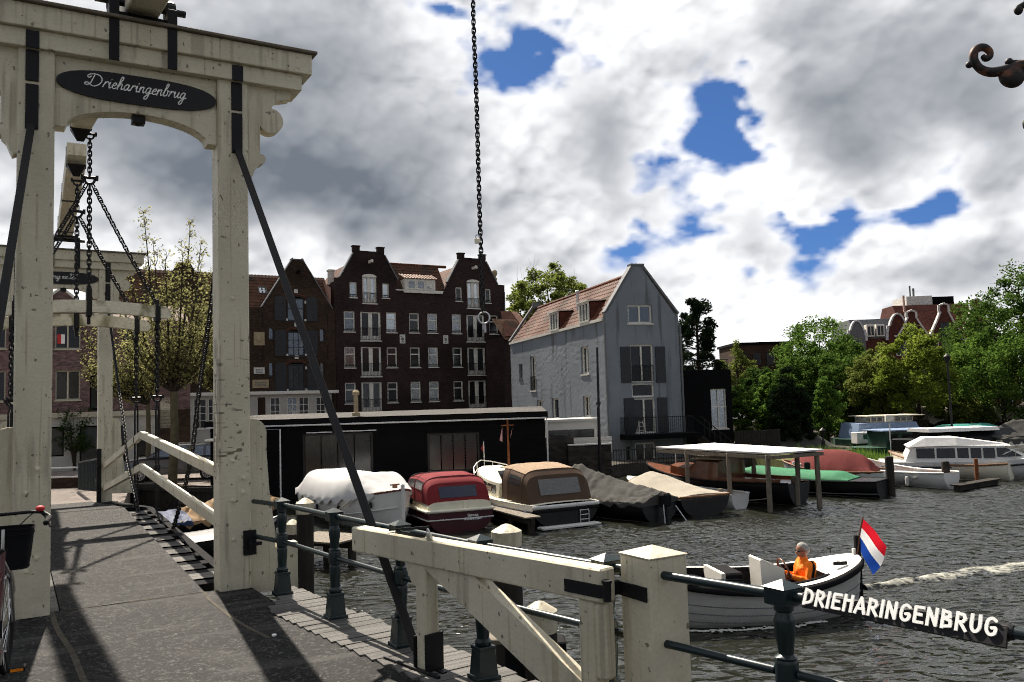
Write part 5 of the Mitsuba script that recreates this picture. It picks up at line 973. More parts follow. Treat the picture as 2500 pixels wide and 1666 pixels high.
hp_ = [hoop(-L / 2 + .30, 1.08, .70, 1.50, .28, 17, .38), hoop(-L / 2 + .75, 1.12, .70, 1.66, .0, 17, .42), hoop(-L / 2 + 1.7, 1.10, .70, 1.78, 0, 17, .42), hoop(-L / 2 + 2.2, 1.04, .75, 1.76, 0, 17, .42), hoop(-L / 2 + 2.8, .94, 1.35, 1.66, 0, 17, .42)]
hd = put([loft(hp_[:2]), fill(hp_[0], (-L / 2 + .43, 0, 1.1))] + [loft([[r[j] for j in rng] for r in hp_[1:4]]) for rng in (range(0, 6), range(11, 17))], 'hood_side', 'canvas_brown', k, M, smooth=35)
put([loft([[np.array(r[j]) + (0, 0, .012) for j in range(4, 13)] for r in hp_[1:]])], 'hood_top', 'canvas_tan', k, M, smooth=35)
put(loft([[(-L / 2 + .27 + .30 * ((z - .70) / .8), y, z) for y in np.linspace(-.74, .66, 5)] for z in (.92, 1.38)]), 'rear_window', 'clear_vinyl', hd, M)
put([between(hp_[1], hp_[2], .1, .9, .80 if e > 0 else .06, .92 if e > 0 else .18) for e in (-1, 1)], 'side_windows', 'clear_vinyl', hd, M, kind='stuff')
put([tube([H.pt(u, e, -.06, .02), H.pt(u, e, -.06, .52)], .016, 6) for e in (-1, 1) for u in (.74, .86, .95)] + [tube([H.pt(.74, -1, -.06, .52), H.pt(.86, -1, -.06, .52), H.pt(.95, -1, -.06, .52), (L / 2 + .02, 0, 1.66), H.pt(.95, 1, -.06, .52), H.pt(.86, 1, -.06, .52), H.pt(.74, 1, -.06, .52)], .018, 6)] + [tube([H.pt(.74, -1, -.06, .27), H.pt(.86, -1, -.06, .27), H.pt(.95, -1, -.06, .27), (L / 2 + .02, 0, 1.41), H.pt(.95, 1, -.06, .27), H.pt(.86, 1, -.06, .27), H.pt(.74, 1, -.06, .27)], .012, 6)], 'bow_railing', 'sign_white', k, M, smooth=True)
put([tube([(.75, 0, 1.4), (.78, 0, 3.15)], [.045, .028], 8), tube([(.78, -.24, 2.95), (.78, .24, 2.95)], .022, 6)], 'mast', 'rust', k, M, smooth=True)
put([tri([(.78, .20, 2.9), (.78, .32, 2.45), (.72, .24, 2.4)], [[0, 1, 2]]), tri([(.78, -.20, 2.9), (.82, -.12, 2.5), (.75, -.1, 2.62)], [[0, 1, 2]])], 'pennant', {'type': 'twosided', 'bsdf': pr((.45, .25, .25), .8, .2)}, k, M)
put([tube([(-L / 2 - .05, y, -.05), (-L / 2 - .05, y, .40), (-L / 2 - .02, y, .46)], .016, 6) for y in (-.75, -.45)] + [tube([(-L / 2 - .05, -.75, z), (-L / 2 - .05, -.45, z)], .014, 6) for z in (.02, .16, .30, .44)], 'boarding_ladder', 'steel', k, M); put(box(-L / 2 - .35, -L / 2 + .05, -1.0, 1.0, .0, .06, .01), 'swim_platform', 'stone_white', k, M)
fl = thing('bow_flag', 'tiny red white and blue flag on a staff at the bow of the cream cruiser', 'flag'); put(tube([(L / 2 - .25, 0, 1.2), (L / 2 - .25, 0, 2.35)], .012, 6), 'staff', 'sign_white', fl, M); put(grid_mesh(*np.meshgrid(np.linspace(0, .08, 3), [0., 0.], indexing='ij'), np.zeros((3, 2))) if False else tri([(L / 2 - .25, 0, 2.3), (L / 2 - .27, .14, 2.1), (L / 2 - .25, 0, 1.95)], [[0, 1, 2]]), 'cloth', 'canvas_red', fl, M)
put([tube(np.array(r) * 1.0, .013, 5) for r in hp_[1:4]] + [tube([np.array(r[j]) + (0, 0, .014) for r in hp_[1:]], .010, 5) for j in (4, 12)], 'seams', 'canvas_brown', hd, M, kind='stuff')
put([fe for u in (.05, .3, .55) for fe in fender(H.pt(u, 1, .07, -.55))] , 'fenders', 'canvas_navy', k, M, kind='stuff')
# 4 black boat under a grey tarpaulin
o = at(1518, 1170, 25.4); deg = 131; L = 5.0; k, M = boat('grey_tarp_boat', 'black open boat covered with a creased grey tarpaulin, outboard motor at its stern', stern_at(o, deg, L), deg)
H = Hull(L, 2.0, .58, .30, .03, .85, 3., 2.4, .2, .3); put(H.mesh(), 'hull', 'hull_black', k, M, smooth=50); put(H.rim(r=.03), 'rubbing_strake', 'soft_black', k, M, smooth=True)
put(cover(H, -.01, .95, lambda f: .26 + .78 * f * (1 if f < .72 else max(0, (1 - f) / .28)) * 1.2, .05, .05, .02, 70, 41, .10, 8., 5, 1.2), 'tarpaulin', 'canvas_grey', k, M, smooth=40)
put([box(-L / 2 - .32, -L / 2 - .06, -.17, .17, .45, .85, .05), tube([(-L / 2 - .18, 0, .5), (-L / 2 - .2, 0, -.3)], .06, 8)], 'outboard_motor', 'soft_black', k, M); put(tube([(-L / 2 - .4, .35, .55), (-L / 2 - .45, .35, -.2)], .015, 6), 'stern_pole', 'galvanised', k, M); put(tube([(-L / 2 - .3, -.35, .45), (-L / 2 - .75, -.4, -.1)], .015, 6), 'stern_pole', 'galvanised', k, M)
# 5 beige cover
o = at(1622, 1172, 26.2); deg = 114; L = 4.0; k, M = boat('beige_cover_boat', 'dark sloop under a smooth beige cover sloping to its stern, beside the grey tarpaulin', stern_at(o, deg, L), deg)
H = Hull(L, 2.1, .60, .30, .02, .88, 3., 2.3, .2, .3); put(H.mesh(), 'hull', 'hull_black', k, M, smooth=50); put([*H.rim(r=.04), H.transom_rim(.04)], 'rubbing_strake', 'teak', k, M, smooth=True)
put(cover(H, .0, .96, lambda f: .06 + .40 * min(1, f / .62) * (1 if f < .8 else (1 - f) / .2), .012, .02, .02, 34, 19, .07, 5., 8, 1.6), 'cover', 'canvas_beige', k, M, smooth=50)
# 6 pale open boat
o = at(1702, 1150, 27.6); deg = 125; L = 5.4; k, M = boat('pale_open_boat', 'pale grey open boat lying behind the beige covered sloop', stern_at(o, deg, L), deg)
H = Hull(L, 1.7, .45, .30, .03, .5, 3., 2.2, .2, .4); put(H.mesh(), 'hull', 'hull_white', k, M, smooth=50); put(H.rim(r=.035), 'gunwale', 'hull_white', k, M, smooth=True); put(H.plane(.04, .92, .10, -.18), 'floor', 'soft_black', k, M)
put([box(-1.4, -1.15, -.7, .7, .32, .37), box(.3, .55, -.75, .75, .34, .39)], 'thwart', 'teak', k, M); put(H.plane(.72, .99, .03, .02), 'foredeck', 'hull_white', k, M)
# 7 varnished cabin boat in the shelter
o = at(1838, 1140, 28.2); deg = 129; L = 6.8; k, M = boat('varnished_cabin_boat', 'varnished wooden cabin boat with a black hull under the white roofed boat shelter', stern_at(o, deg, L), deg)
H = Hull(L, 2.1, .70, .45, .03, .6, 3., 2.2, .2, .3); put(H.mesh(), 'hull', 'hull_black', k, M, smooth=50); put(H.rim(r=.035), 'rubbing_strake', 'soft_black', k, M, smooth=True); put(H.plane(0, 1, .02, .0, .05), 'deck', 'varnish', k, M)
us = np.linspace(.40, .74, 6); rows = [[(float(H.x(u)), e * max(.1, float(H.b(u)) - .22) * w, float(H.h(u)) + z) for e, w, z in ((-1, 1, 0), (-1, .95, .30 + .34 * (u < .56)), (-1, .5, .36 + .36 * (u < .56)), (1, .5, .36 + .36 * (u < .56)), (1, .95, .30 + .34 * (u < .56)), (1, 1, 0))] for u in us]
cb = put([loft(rows), fill(rows[0]), fill(rows[-1])], 'cabin', 'varnish', k, M); put([box(-.75, .62, -.72, .72, 1.43, 1.48, .02)], 'cabin_roof', 'canvas_beige', k, M)
for e in (-1, 1):
    for a in (-.60, -.05): put([box(a, a + .45, min(e * .765, e * .79), max(e * .765, e * .79), 1.10, 1.36)], 'window', 'pane_dark', cb, M)
put(H.plane(.06, .38, .16, -.25), 'cockpit_floor', 'teak', k, M); put(H.coaming(.05, .40, .15, .14), 'coaming', 'varnish', k, M); put([tube([(-.3, -.5, 1.5), (1.9, -.1, 1.75)], .02, 6), tube([(1.9, 0, 1.1), (1.9, 0, 1.8)], .02, 6)], 'boat_hook', 'galvanised', k, M)
# 8 green cover
o = at(2030, 1132, 29.6); deg = 141; L = 5.4; k, M = boat('green_cover_boat', 'long black steel boat with a smooth green cover', stern_at(o, deg, L), deg)
H = Hull(L, 1.9, .55, .25, .02, .8, 3.4, 2.4, .2, .2); put(H.mesh(), 'hull', 'hull_black', k, M, smooth=50); put(H.rim(r=.03) + [H.transom_rim(.03)], 'rubbing_strake', 'soft_black', k, M, smooth=True); put(H.rim(r=.015, dz=-.42, out=-.05), 'lower_strake', 'lead_grey', k, M); put(H.plane(0, .3, .05, .01), 'deck', 'hull_black', k, M)
put(cover(H, .18, .97, lambda f: .24 * min(1, f / .1) * (1 if f < .85 else (1 - f) / .15), .01, -.08, .05, 30, 15, .10, 4., 9, 3.), 'cover', 'canvas_green', k, M, smooth=50)
# 9 rust red cover
o = at(2040, 1108, 32.4); deg = 146; L = 4.0; k, M = boat('red_cover_boat', 'white boat heaped under a rust red cover, behind the green covered boat', stern_at(o, deg, L), deg)
H = Hull(L, 2.0, .62, .35, .03, .75, 3., 2.2, .2, .3); put(H.mesh(), 'hull', 'hull_white', k, M, smooth=50); put(H.rim(r=.035), 'rubbing_strake', 'teak', k, M, smooth=True)
put(cover(H, .10, .92, lambda f: .80 * math.sin(math.pi * min(1, max(0, f)) ** .8) ** .7, .02, .0, .02, 34, 19, .06, 4., 10, 1.7), 'cover', 'canvas_rust', k, M, smooth=50); put(fender((L / 2 - .6, .55, .6)) + fender((L / 2 - .9, .7, .55)), 'fenders', 'stone_white', k, M, kind='stuff')
# 10 white open rowing boat
o = at(2188, 1106, 31.2); deg = 113; L = 5.8; k, M = boat('white_open_boat', 'long white open boat with a raised bow and bare ribs', stern_at(o, deg, L), deg)
H = Hull(L, 1.8, .55, .60, .05, .45, 2.6, 2.0, .2, .3); put(H.mesh(), 'hull', 'hull_white', k, M, smooth=50); put(H.rim(r=.04), 'gunwale', 'hull_white', k, M, smooth=True); put(H.plane(.03, .93, .12, -.30), 'floor', 'teak', k, M)
put([box(x, x + .2, -.8, .8, .38, .43) for x in (-2.0, -.7, .6)], 'thwart', 'hull_white', k, M); put([fe for x in (-1.6, -.2) for fe in fender((x, float(H.b((x + L / 2) / L)) + .05, .05))], 'fenders', 'stone_white', k, M, kind='stuff')
# 11 beige long boat
o = at(2325, 1095, 33.5); deg = 136; L = 4.7; k, M = boat('beige_long_boat', 'long weathered beige boat, in front of the white cruiser with dark windows', stern_at(o, deg, L), deg)
H = Hull(L, 2.0, .60, .45, .08, .5, 2.8, 2.2, .2, .35); put(H.mesh(), 'hull', 'hull_cream', k, M, smooth=50); put(H.rim(r=.045), 'rubbing_strake', 'teak', k, M, smooth=True); put(H.plane(.02, .98, .05, -.03, .06), 'deck', 'canvas_beige', k, M); put([box(-.6, .2, -.5, .5, .6, .78, .03), box(1.2, 1.5, -.3, .3, .7, .85, .03)], 'hatch', 'canvas_beige', k, M)
# 12 white cruiser
deg = -20; L = 9.6; k, M = boat('white_cruiser', 'large white motor cruiser with a long row of dark windows, at the right edge', (19.2, 34.9), deg); M = M @ np.diag([.76, .80, .76, 1])
H = Hull(L, 2.9, .95, .45, .0, .9, 3.6, 2.3, .25, .8); put(H.mesh(), 'hull', 'hull_white', k, M, smooth=50); put(H.rim(r=.05, dz=-.28, out=.01), 'rubbing_strake', 'hull_black', k, M, smooth=True); put(H.plane(0, 1, .02, .0, .04), 'deck', 'hull_white', k, M)
def prism(rows): return [loft(rows, close=True), fill(rows[0]), fill(rows[-1])]
rows = [[(x, -w, z0), (x + dx, -w * .90, z1), (x + dx, w * .90, z1), (x, w, z0)] for x, dx, w, z0, z1 in ((-3.6, .35, 1.2, .93, 1.72), (-1, .0, 1.25, .95, 1.80), (1.6, -.45, 1.15, 1.0, 1.78), (2.9, -1.6, .85, 1.1, 1.72))]
cb = put(prism(rows), 'cabin', 'hull_white', k, M); put(prism([[(x, -w, z), (x, -w * .7, z + t), (x, w * .7, z + t), (x, w, z)] for x, w, z, t in ((-3.4, 1.15, 1.74, .06), (-2.5, 1.2, 1.79, .45), (-1., 1.2, 1.82, .42), (1.6, .95, 1.78, .05))]), 'cabin_roof', 'canvas_white', k, M)
for e in (-1, 1):
    for a, b in ((-3.0, -2.1), (-2.0, -1.1), (-1.0, -.45), (-.35, .15), (.25, .8)):
        f = lambda x, z: (x, e * ((1.24 - .125 * (z - .95) / .85) + .01), z); put(tri([f(a, 1.15), f(b, 1.15), f(b, 1.68), f(a, 1.68)], [[0, 1, 2], [0, 2, 3]]), 'window', 'pane_dark', cb, M)
    f = lambda x, z: (x, e * ((1.18 - .12 * (z - 1.) / .8) + .02), z); put(tri([f(.9, 1.2), f(2.1, 1.22), f(1.35, 1.68), f(.9, 1.68)], [[0, 1, 2], [0, 2, 3]]), 'window', 'pane_dark', cb, M)
put([tube([H.pt(u, e, -.08, .0), H.pt(u, e, -.08, .55)], .016, 6) for e in (-1, 1) for u in (.68, .8, .9)] + [tube([H.pt(.62, e, -.08, .3), H.pt(.68, e, -.08, .55), H.pt(.9, e, -.08, .55), (L / 2, 0, 1.95)], .018, 6) for e in (-1, 1)], 'bow_railing', 'steel', k, M)
# 13 houseboats behind
o = at(2005, 1020, 50); M = yaw((o[0], o[1], 0), 8) @ np.diag([.92, .9, .72, 1])
k = thing('blue_houseboat', 'pale blue houseboat with cream wheelhouse windows and green hull, in front of the trees', 'houseboat')
put(hull([(x, y, z) for x, y in ((-2.6, 0), (-2.2, -1.4), (4.6, -1.4), (5.2, 0), (4.6, 1.4), (-2.2, 1.4)) for z in (-.2, 1.3)]), 'hull', 'hull_green', k, M)
cb = put(hull([(-1.7, -1.2, 1.3), (2.9, -1.2, 1.3), (-1.5, -1.1, 2.55), (2.45, -1.1, 2.55), (-1.7, 1.2, 1.3), (2.9, 1.2, 1.3), (-1.5, 1.1, 2.55), (2.45, 1.1, 2.55)]), 'cabin', 'hull_blue', k, M)
for x in (-1.0, 1.0): q = lathe([(0, 0), (.13, 0), (.13, .03), (0, .03)], 12); q.apply_transform(mat((x, -1.17, 1.98), (1, 0, 0), (0, 0, 1), (0, -1, .0))); put(q, 'porthole', 'black_paint', cb, M)
wb = put([box(-.62, 2.3, -.95, .95, 2.56, 2.66), box(-.62, 2.3, -.95, .95, 3.0, 3.06), box(-.95, 3.1, -1.15, 1.15, 3.062, 3.13)] + [box(-.62 + .415 * i, -.55 + .415 * i, -.95, -.88, 2.66, 3.0) for i in range(8)] + [box(-.62, 2.3, -.6, .9, 2.66, 3.0)], 'wheelhouse', 'frame_cream', k, M)
for i in range(7): put(box(-.54 + .415 * i, -.22 + .415 * i, -.92, -.90, 2.67, 2.99), 'window', 'pane', wb, M)
wc = put([box(-2.3, .9, -2.2, -1.45, 1.0, 1.9, .03)], 'white_cabin', 'hull_white', k, M)
for i in range(6): put(box(-1.9 + .45 * i, -1.55 + .45 * i, -2.215, -2.2, 1.35, 1.75), 'window', 'pane', wc, M)
k = thing('green_houseboat', 'dark green and yellow houseboat with a flat pale blue roof', 'houseboat'); o = at(2065, 1020, 46); M = yaw((o[0], o[1], 0), 6) @ np.diag([.85, .9, .78, 1])
put([hull([(x, y, z) for x, y in ((-3.2, 0), (-2.6, -1.2), (2.6, -1.2), (3.2, 0), (2.6, 1.2), (-2.6, 1.2)) for z in (-.2, .85)])], 'hull', 'hull_green', k, M); cb = put(box(-1.5, 2.1, -1.05, 1.05, .85, 1.95), 'cabin', 'hull_green', k, M); put(box(-1.8, 2.3, -1.2, 1.2, 1.952, 2.03), 'roof', 'hull_blue', k, M)
for x in (.55, 1.6): put(box(x, x + .38, -1.08, -1.05, .95, 1.9), 'yellow_panel', 'yellow_paint', cb, M)
for x in (-1.3, -.4): put(box(x, x + .6, -1.07, -1.05, 1.2, 1.75), 'window', 'pane_dark', cb, M)
k = thing('teal_boat', 'dark barge with a teal roofed cabin, moored far back on the right', 'boat'); o = at(2225, 1000, 52); M = yaw((o[0], o[1], 0), 10) @ np.diag([.8, .9, .62, 1])
put([hull([(x, y, z) for x, y in ((-3.2, 0), (-2.6, -1.3), (5, -1.3), (5, 1.3), (-2.6, 1.3)) for z in (-.2, 1.35)])], 'hull', 'hull_black', k, M); cb = put(box(-1.6, 1.2, -1.0, 1.0, 1.35, 2.15), 'cabin', 'hull_green', k, M); put(hull([(x, y, z) for x in (-1.9, 1.5) for y, z in ((-1.3, 2.15), (1.3, 2.15), (-.3, 2.42), (.3, 2.42))]), 'cabin_roof', 'teal_paint', k, M)
for x in (-1.1, .1): put(box(x, x + .5, -1.03, -1.0, 1.6, 2.0), 'window', 'pane', cb, M)
k = thing('long_tarp_barge', 'far barge under a long rumpled pale tarpaulin below the trees', 'boat'); o = at(2290, 985, 60); M = yaw((o[0], o[1], 0), 6); H = Hull(12, 3, 1.5, .2, .1, .9, 3, 2.5, .3, .2); put(H.mesh(), 'hull', 'hull_black', k, M, smooth=50); put(cover(H, .0, 1., lambda f: .9, .12, .05, .02, 40, 13, .2, 5., 4, 3.), 'tarpaulin', 'canvas_beige', k, M, smooth=40)
k = thing('mesh_tarp_boat', 'tall boat wrapped in a dark grey tarpaulin at the right edge', 'boat'); o = at(2330, 1040, 44); M = yaw((o[0] + .8, o[1], 0), 20); H = Hull(6.5, 2.6, .95, .3, .1, .9, 3, 2.5, .3, .2); put(H.mesh(), 'hull', 'hull_cream', k, M, smooth=50); put(cover(H, .0, 1., lambda f: .2 + .75 * min(1, f / .35) * (1 if f < .8 else (1 - f) / .2), .05, .0, .1, 50, 25, .25, 8., 14, 1.0), 'tarpaulin', 'canvas_grey', k, M, smooth=40)
k = thing('black_barge', 'low black barge with a bright white cabin top, behind the white cruiser', 'boat'); o = at(2190, 1030, 43); M = yaw((o[0], o[1], 0), 8); put(hull([(x, y, z) for x, y in ((-3.4, 0), (-2.6, -1.1), (4, -1.1), (4, 1.1), (-2.6, 1.1)) for z in (-.2, 1.2)]), 'hull', 'hull_black', k, M); put(hull([(x, y, z) for x in (-1.8, 3) for y, z in ((-.9, 1.2), (.9, 1.2), (-.5, 1.62), (.5, 1.62))]), 'cabin_top', 'hull_black', k, M); put(hull([(x, y, z) for x in (-1.9, 2) for y, z in ((-.95, 1.55), (.95, 1.55), (-.8, 1.72), (.8, 1.72))]), 'white_top', 'canvas_white', k, M)
# boats behind the bridge on the left
o = gz(455, 1208, .3); k, M = boat('tan_tarp_boat', 'rowing boat under crumpled tan and navy tarpaulins, seen between the bridge rails', (o[0] - .0, o[1] + .6), 42)
H = Hull(5.4, 1.9, .5, .25, .05, .8, 3, 2.3, .2, .3); put(H.mesh(), 'hull', 'hull_black', k, M, smooth=50); put(cover(H, .28, .98, lambda f: .45 * math.sin(math.pi * f) ** .6, .09, .02, .02, 34, 19, .1, 9., 31, 1.5), 'tan_tarpaulin', 'tarp_tan', k, M, smooth=30); put(cover(H, .0, .36, lambda f: .25, .05, .05, .03, 24, 17, .1, 9., 35, 2.), 'navy_tarpaulin', 'canvas_navy', k, M, smooth=30)
o = gz(470, 1255, .3); k, M = boat('grey_deck_boat', 'small dark boat with a slate grey deck cover, lying behind the bridge rails', (o[0] - .3, o[1] + .3), 38); H = Hull(4.4, 1.6, .45, .2, .05, .85, 3, 2.3, .2, .3); put(H.mesh(), 'hull', 'hull_black', k, M, smooth=50); put(H.plane(0, 1, .02, .02, .14), 'deck_cover', 'shutter_slate', k, M); put([box(-1.6, -1.2, -.3, .3, .45, .75, .04), box(-1.1, -.7, -.5, -.1, .5, .62, .02)], 'gear_box', 'canvas_navy', k, M)

# ------------------------------------------------------------------ boat shelter, piles, jetties
k = thing('boat_shelter', 'open boat shelter with a flat white roof on grey timber posts', 'shelter')
c4 = [gz(1507, 1028, 1.87), gz(1778, 1042, 1.87), gz(1893, 1033, 1.87), gz(1640, 1018.5, 1.87)]
zt = 1.83; c4 = [np.array([p[0], p[1], 0]) for p in c4]
ctr = sum(c4) / 4
put(hull([(p[0], p[1], z) for p in c4 for z in (zt, zt + .05)] + [(ctr[0], ctr[1], zt + .16)]), 'roof', 'canvas_white', k)
for i in range(4): p_, q_ = c4[i] * .985 + ctr * .015, c4[(i + 1) % 4] * .985 + ctr * .015; put(beam(p_ + (0, 0, zt - .10), q_ + (0, 0, zt - .10), .08, .11), 'eave_beam', 'pale_timber', k)
for f, i in ((.28, 0), (.65, 0), (.96, 0), (.9, 1), (.2, 2), (.6, 2), (.95, 2)):
    p_ = (c4[i] * (1 - f) + c4[(i + 1) % 4] * f) * .97 + ctr * .03; put(box(p_[0] - .068, p_[0] + .068, p_[1] - .068, p_[1] + .068, -.6, zt - .03, .01), 'post', 'pale_timber', k)
def pile(name, lab, px, py, r, z1, m='dark_timber', cap=False, group=None, z0=-1.2, D=None, sq=False):
    o = gz(px, py, 0) if D is None else at(px, py, D); k = thing(name, lab, 'pile' if not cap else 'mooring post', group)
    rr_ = random.Random(px); jj = [r * rr_.uniform(.94, 1.06) for _ in range(5)]
    if cap: put(lathe([(r, z0), (jj[0], .3), (r, z1 - .20)], 18, (o[0], o[1], 0)), 'timber', m, k, smooth=40); put(lathe([(r * 1.04, z1 - .205), (r * 1.06, z1 - .0), (r * .3, z1 + .085), (0, z1 + .10)], 18, (o[0], o[1], 0)), 'white_cap', 'white_paint', k, smooth=30)
    else: put([box(o[0] - r, o[0] + r, o[1] - r, o[1] + r, z0, z1, .015)] if sq else [lathe([(r, z0), (jj[0], .1), (jj[1], z1 - .06), (r * .86, z1), (0, z1 + .015)], 14, (o[0], o[1], 0))], 'timber', m, k, smooth=False if sq else 40)
    return k
pile('mooring_post', 'round timber mooring post with a white cap, left, behind the first railing posts', 703, 1350, .165, 1.92, cap=True, D=16.2)
pile('mooring_post', 'shorter white capped timber post just left of the tall one', 674, 1330, .14, 1.36, cap=True, D=17.4)
pile('mooring_post', 'stout timber mooring post with a stained white cap, in the middle above the gate beam', 1172, 1500, .20, 1.97, cap=True, D=11.6)
pile('mooring_post', 'square white capped pile head just above the gate beam near its hinge', 1240, 1400, .17, 1.62, cap=True, D=8.6)
for px, py, r, z1, lab, m in ((1830, 1160, .13, .95, 'thick grey pile in the water in front of the boat shelter', 'pale_timber'), (2048, 1136, .15, 1.35, 'dark pile right of the green covered boat', 'dark_timber'), (2176, 1122, .14, 1.0, 'short dark pile in front of the white open boat', 'dark_timber'), (2246, 1110, .075, .95, 'rusty orange pile near the beige long boat', 'rust'), (1658, 1178, .09, .75, 'thin grey stake at the corner of the beige covered sloop', 'pale_timber'), (1858, 1130, .11, 1.1, 'pair of black bollard piles behind the shelter posts', 'soft_black')):
    pile('mooring_pile', lab, px, py, r, z1, m)
k = thing('mooring_rope', 'thin pale rope sagging over the water to the grey pile', 'rope'); p_, q_ = gz(1640, 1140, .3), gz(1826, 1160, 0) + (0, 0, .45); put(tube(sag(p_, q_, .22), .013, 6), 'rope', 'rope', k)
def jetty(lab, a, b, w, z, m='pale_timber'):
    k = thing('jetty', lab, 'jetty'); a, b = np.asarray(a, float), np.asarray(b, float); n = int(np.linalg.norm(b - a) / .16); d = (b - a) / n
    for i in range(n): put(beam(a + d * (i + .5) - d * 0 + (0, 0, z), a + d * (i + .5) + (0, 0, z) + np.cross(d, (0, 0, 1)) * 0 + d * .001, 1, 1) if False else beam(*(lambda c, s_: (c - s_ * w / 2, c + s_ * w / 2))(a + d * (i + .5) + (0, 0, z), np.cross(d / np.linalg.norm(d), (0, 0, 1))), np.linalg.norm(d) * .93, .04), 'plank', m, k)
    put([beam(a + (0, 0, z - .12), b + (0, 0, z - .12), .12, .18)] , 'bearer', 'dark_timber', k)
    for f in (.05, .5, .95): p_ = a + (b - a) * f; put(lathe([(.1, -1), (.1, z - .03)], 10, (p_[0], p_[1], 0)), 'pile', 'dark_timber', k)
G0 = lambda x, y, z: np.array([*gz(x, y, z)[:2], 0])
jetty('plank jetty behind the second railing post, in front of the white covered cruiser', G0(690, 1232, .6), G0(815, 1240, .6), 1.3, .6)
jetty('plank finger jetty between the red hooded boat and the cream cruiser', G0(1128, 1165, .45), G0(1225, 1190, .45), .5, .45)
jetty('plank finger jetty between the far white boats', G0(2195, 1116, .22), G0(2290, 1100, .22), .4, .22, 'dark_timber')
# fender piles of the bridge in the foreground water
for (x, y, w_, z1, lab) in ((1.15, 9.3, .22, .75, 'dark square timber fender pile left, under the gate'), (.62, 7.2, .20, .62, 'dark timber fender pile behind the gate brace'),):
    pass
k = thing('fender_frame', 'black timber bridge fender of thick piles, behind the gate brace', 'fender')
for px, D, w_, zt_ in ((1078, 8.0, .16, 1.30), (1215, 8.8, .26, 1.28), (1275, 8.8, .10, 1.28), (700, 16.5, .1, .8)):
    o = at(px, 1400, D); put(box(o[0] - w_, o[0] + w_, o[1] - .15, o[1] + .15, -1.5, zt_, .015), 'pile', 'soft_black', k)
o = at(1205, 1400, 8.8); put(box(o[0] - .38, o[0] + .22, o[1] - .2, o[1] + .2, 1.285, 1.34, .01), 'top_board', 'pale_timber', k)

# ------------------------------------------------------------------ the open motor boat with its helmsman
deg = 188; L = 4.25; M = yaw((3.82, 14.45, 0), deg)
k = thing('motor_sloop', 'open white clinker sloop with thick black fender rope, carrying a man in orange', 'boat')
H = Hull(L, 1.85, .57, .28, .27, .10, 4.5, 2.2, .30, .35, True, .12)
plain('hull_grey', (.33, .325, .30), .4, .4, var=.2, fs=2); hu = put(H.mesh(40, 15), 'hull', 'hull_grey', k, M, smooth=50)
put(H.rim(r=.060, dz=-.02, out=.02), 'fender_rope', 'soft_black', k, M, smooth=True)
for j in range(1, 5):
    v = .16 + j * .14; put([tube(np.array([(float(H.x(u, v)), e * float(H.b(u)) * (1 - v ** H.full) * (1 - .10 * v) + e * .004, float(H.h(u)) - (float(H.h(u)) + H.draft) * v) for u in np.linspace(.01, .97, 30)]), .0075, 5) for e in (-1, 1)], 'strake_line', 'lead_grey', hu, M)
def side_deck(u0, u1, i0, dz, n=24): return [loft([[(float(H.x(u)), e * float(H.b(u)), float(H.h(u)) + dz), (float(H.x(u)), e * max(.0, float(H.b(u)) - i0), float(H.h(u)) + dz + .008)] for u in np.linspace(u0, u1, n)]) for e in (-1, 1)]
put(side_deck(.02, .98, .13, .045) + [H.plane(.0, .20, .0, .044, .03), H.plane(.80, .99, .0, .044, .03)], 'side_deck', {'type': 'twosided', 'bsdf': pr((.66, .64, .58), .5, .4)}, k, M)
put(H.coaming(.19, .82, .13, .05, .03), 'coaming', 'soft_black', k, M)
rows = [[(float(H.x(u)), (float(H.b(u)) - .15) * q, z) for q, z in ((-1, float(H.h(u)) + .03), (-.93, .12), (0, .06), (.93, .12), (1, float(H.h(u)) + .03))] for u in np.linspace(.185, .83, 16)]; put([loft(rows)], 'inner_lining', 'soft_black', k, M)
put([box(-L / 2 - .07, -L / 2 + .02, -.035, .035, -.25, 1.22, .008)], 'rudder', 'soft_black', k, M); put(box(-L / 2 + .02, -L / 2 + .07, -.03, .03, -.2, 1.0, .008), 'stern_post', 'hull_white', k, M)
hx = lambda px: None
cn = put([hull([(x - .68, y, z) for y in (-.10, .36) for x, z in ((.03, .1), (.47, .1), (.08, .80), (.20, .86), (.47, .98), (.50, .96))])], 'helm_console', 'frame_white', k, M); put(box(-.56, -.42, .361, .372, .46, .62), 'instrument', 'black_paint', cn, M)
wh_ = [(-.68 + .16 * math.sin(q) * .35 - .02, .13 + .19 * math.cos(q), .74 + .19 * math.sin(q) * .95) for q in np.linspace(0, 2 * math.pi, 25)]
sw = put([tube(wh_, .016, 8, cap=False)] + [tube([(-.70, .13, .74), wh_[j]], .009, 6) for j in (2, 10, 18)] + [tube([(-.70, .13, .74), (-.60, .13, .70)], .02, 6)], 'steering_wheel', 'varnish', k, M, smooth=True)
put([box(.35, .42, -.7, .15, .15, .74, .01)], 'bulkhead', 'frame_white', k, M); put([box(-1.6, -1.1, -.5, .5, .1, .33, .03)], 'stern_bench', 'soft_black', k, M); put([box(.0, .35, -.68, .1, .1, .72, .03)], 'bench_box', 'soft_black', k, M)
put([tube([(1.0, .55, .78), (1.5, .58, .80), (2.05, .3, .98)], [.05, .12, .10], 10), tube([(.3, .78, .72), (1.3, .76, .76)], .016, 6), tube([(.3, .74, .75), (1.3, .72, .79)], .014, 6)], 'folded_hood', 'soft_black', k, M, smooth=True)
put([lathe([(.012, .92), (.012, .99), (.03, .995), (.03, 1.01), (0, 1.02)], 8, (-L / 2 + .42, -.12, 0)), box(-1.75, -1.5, .32, .36, .80, .86, .01)], 'cleat', 'black_iron', k, M)
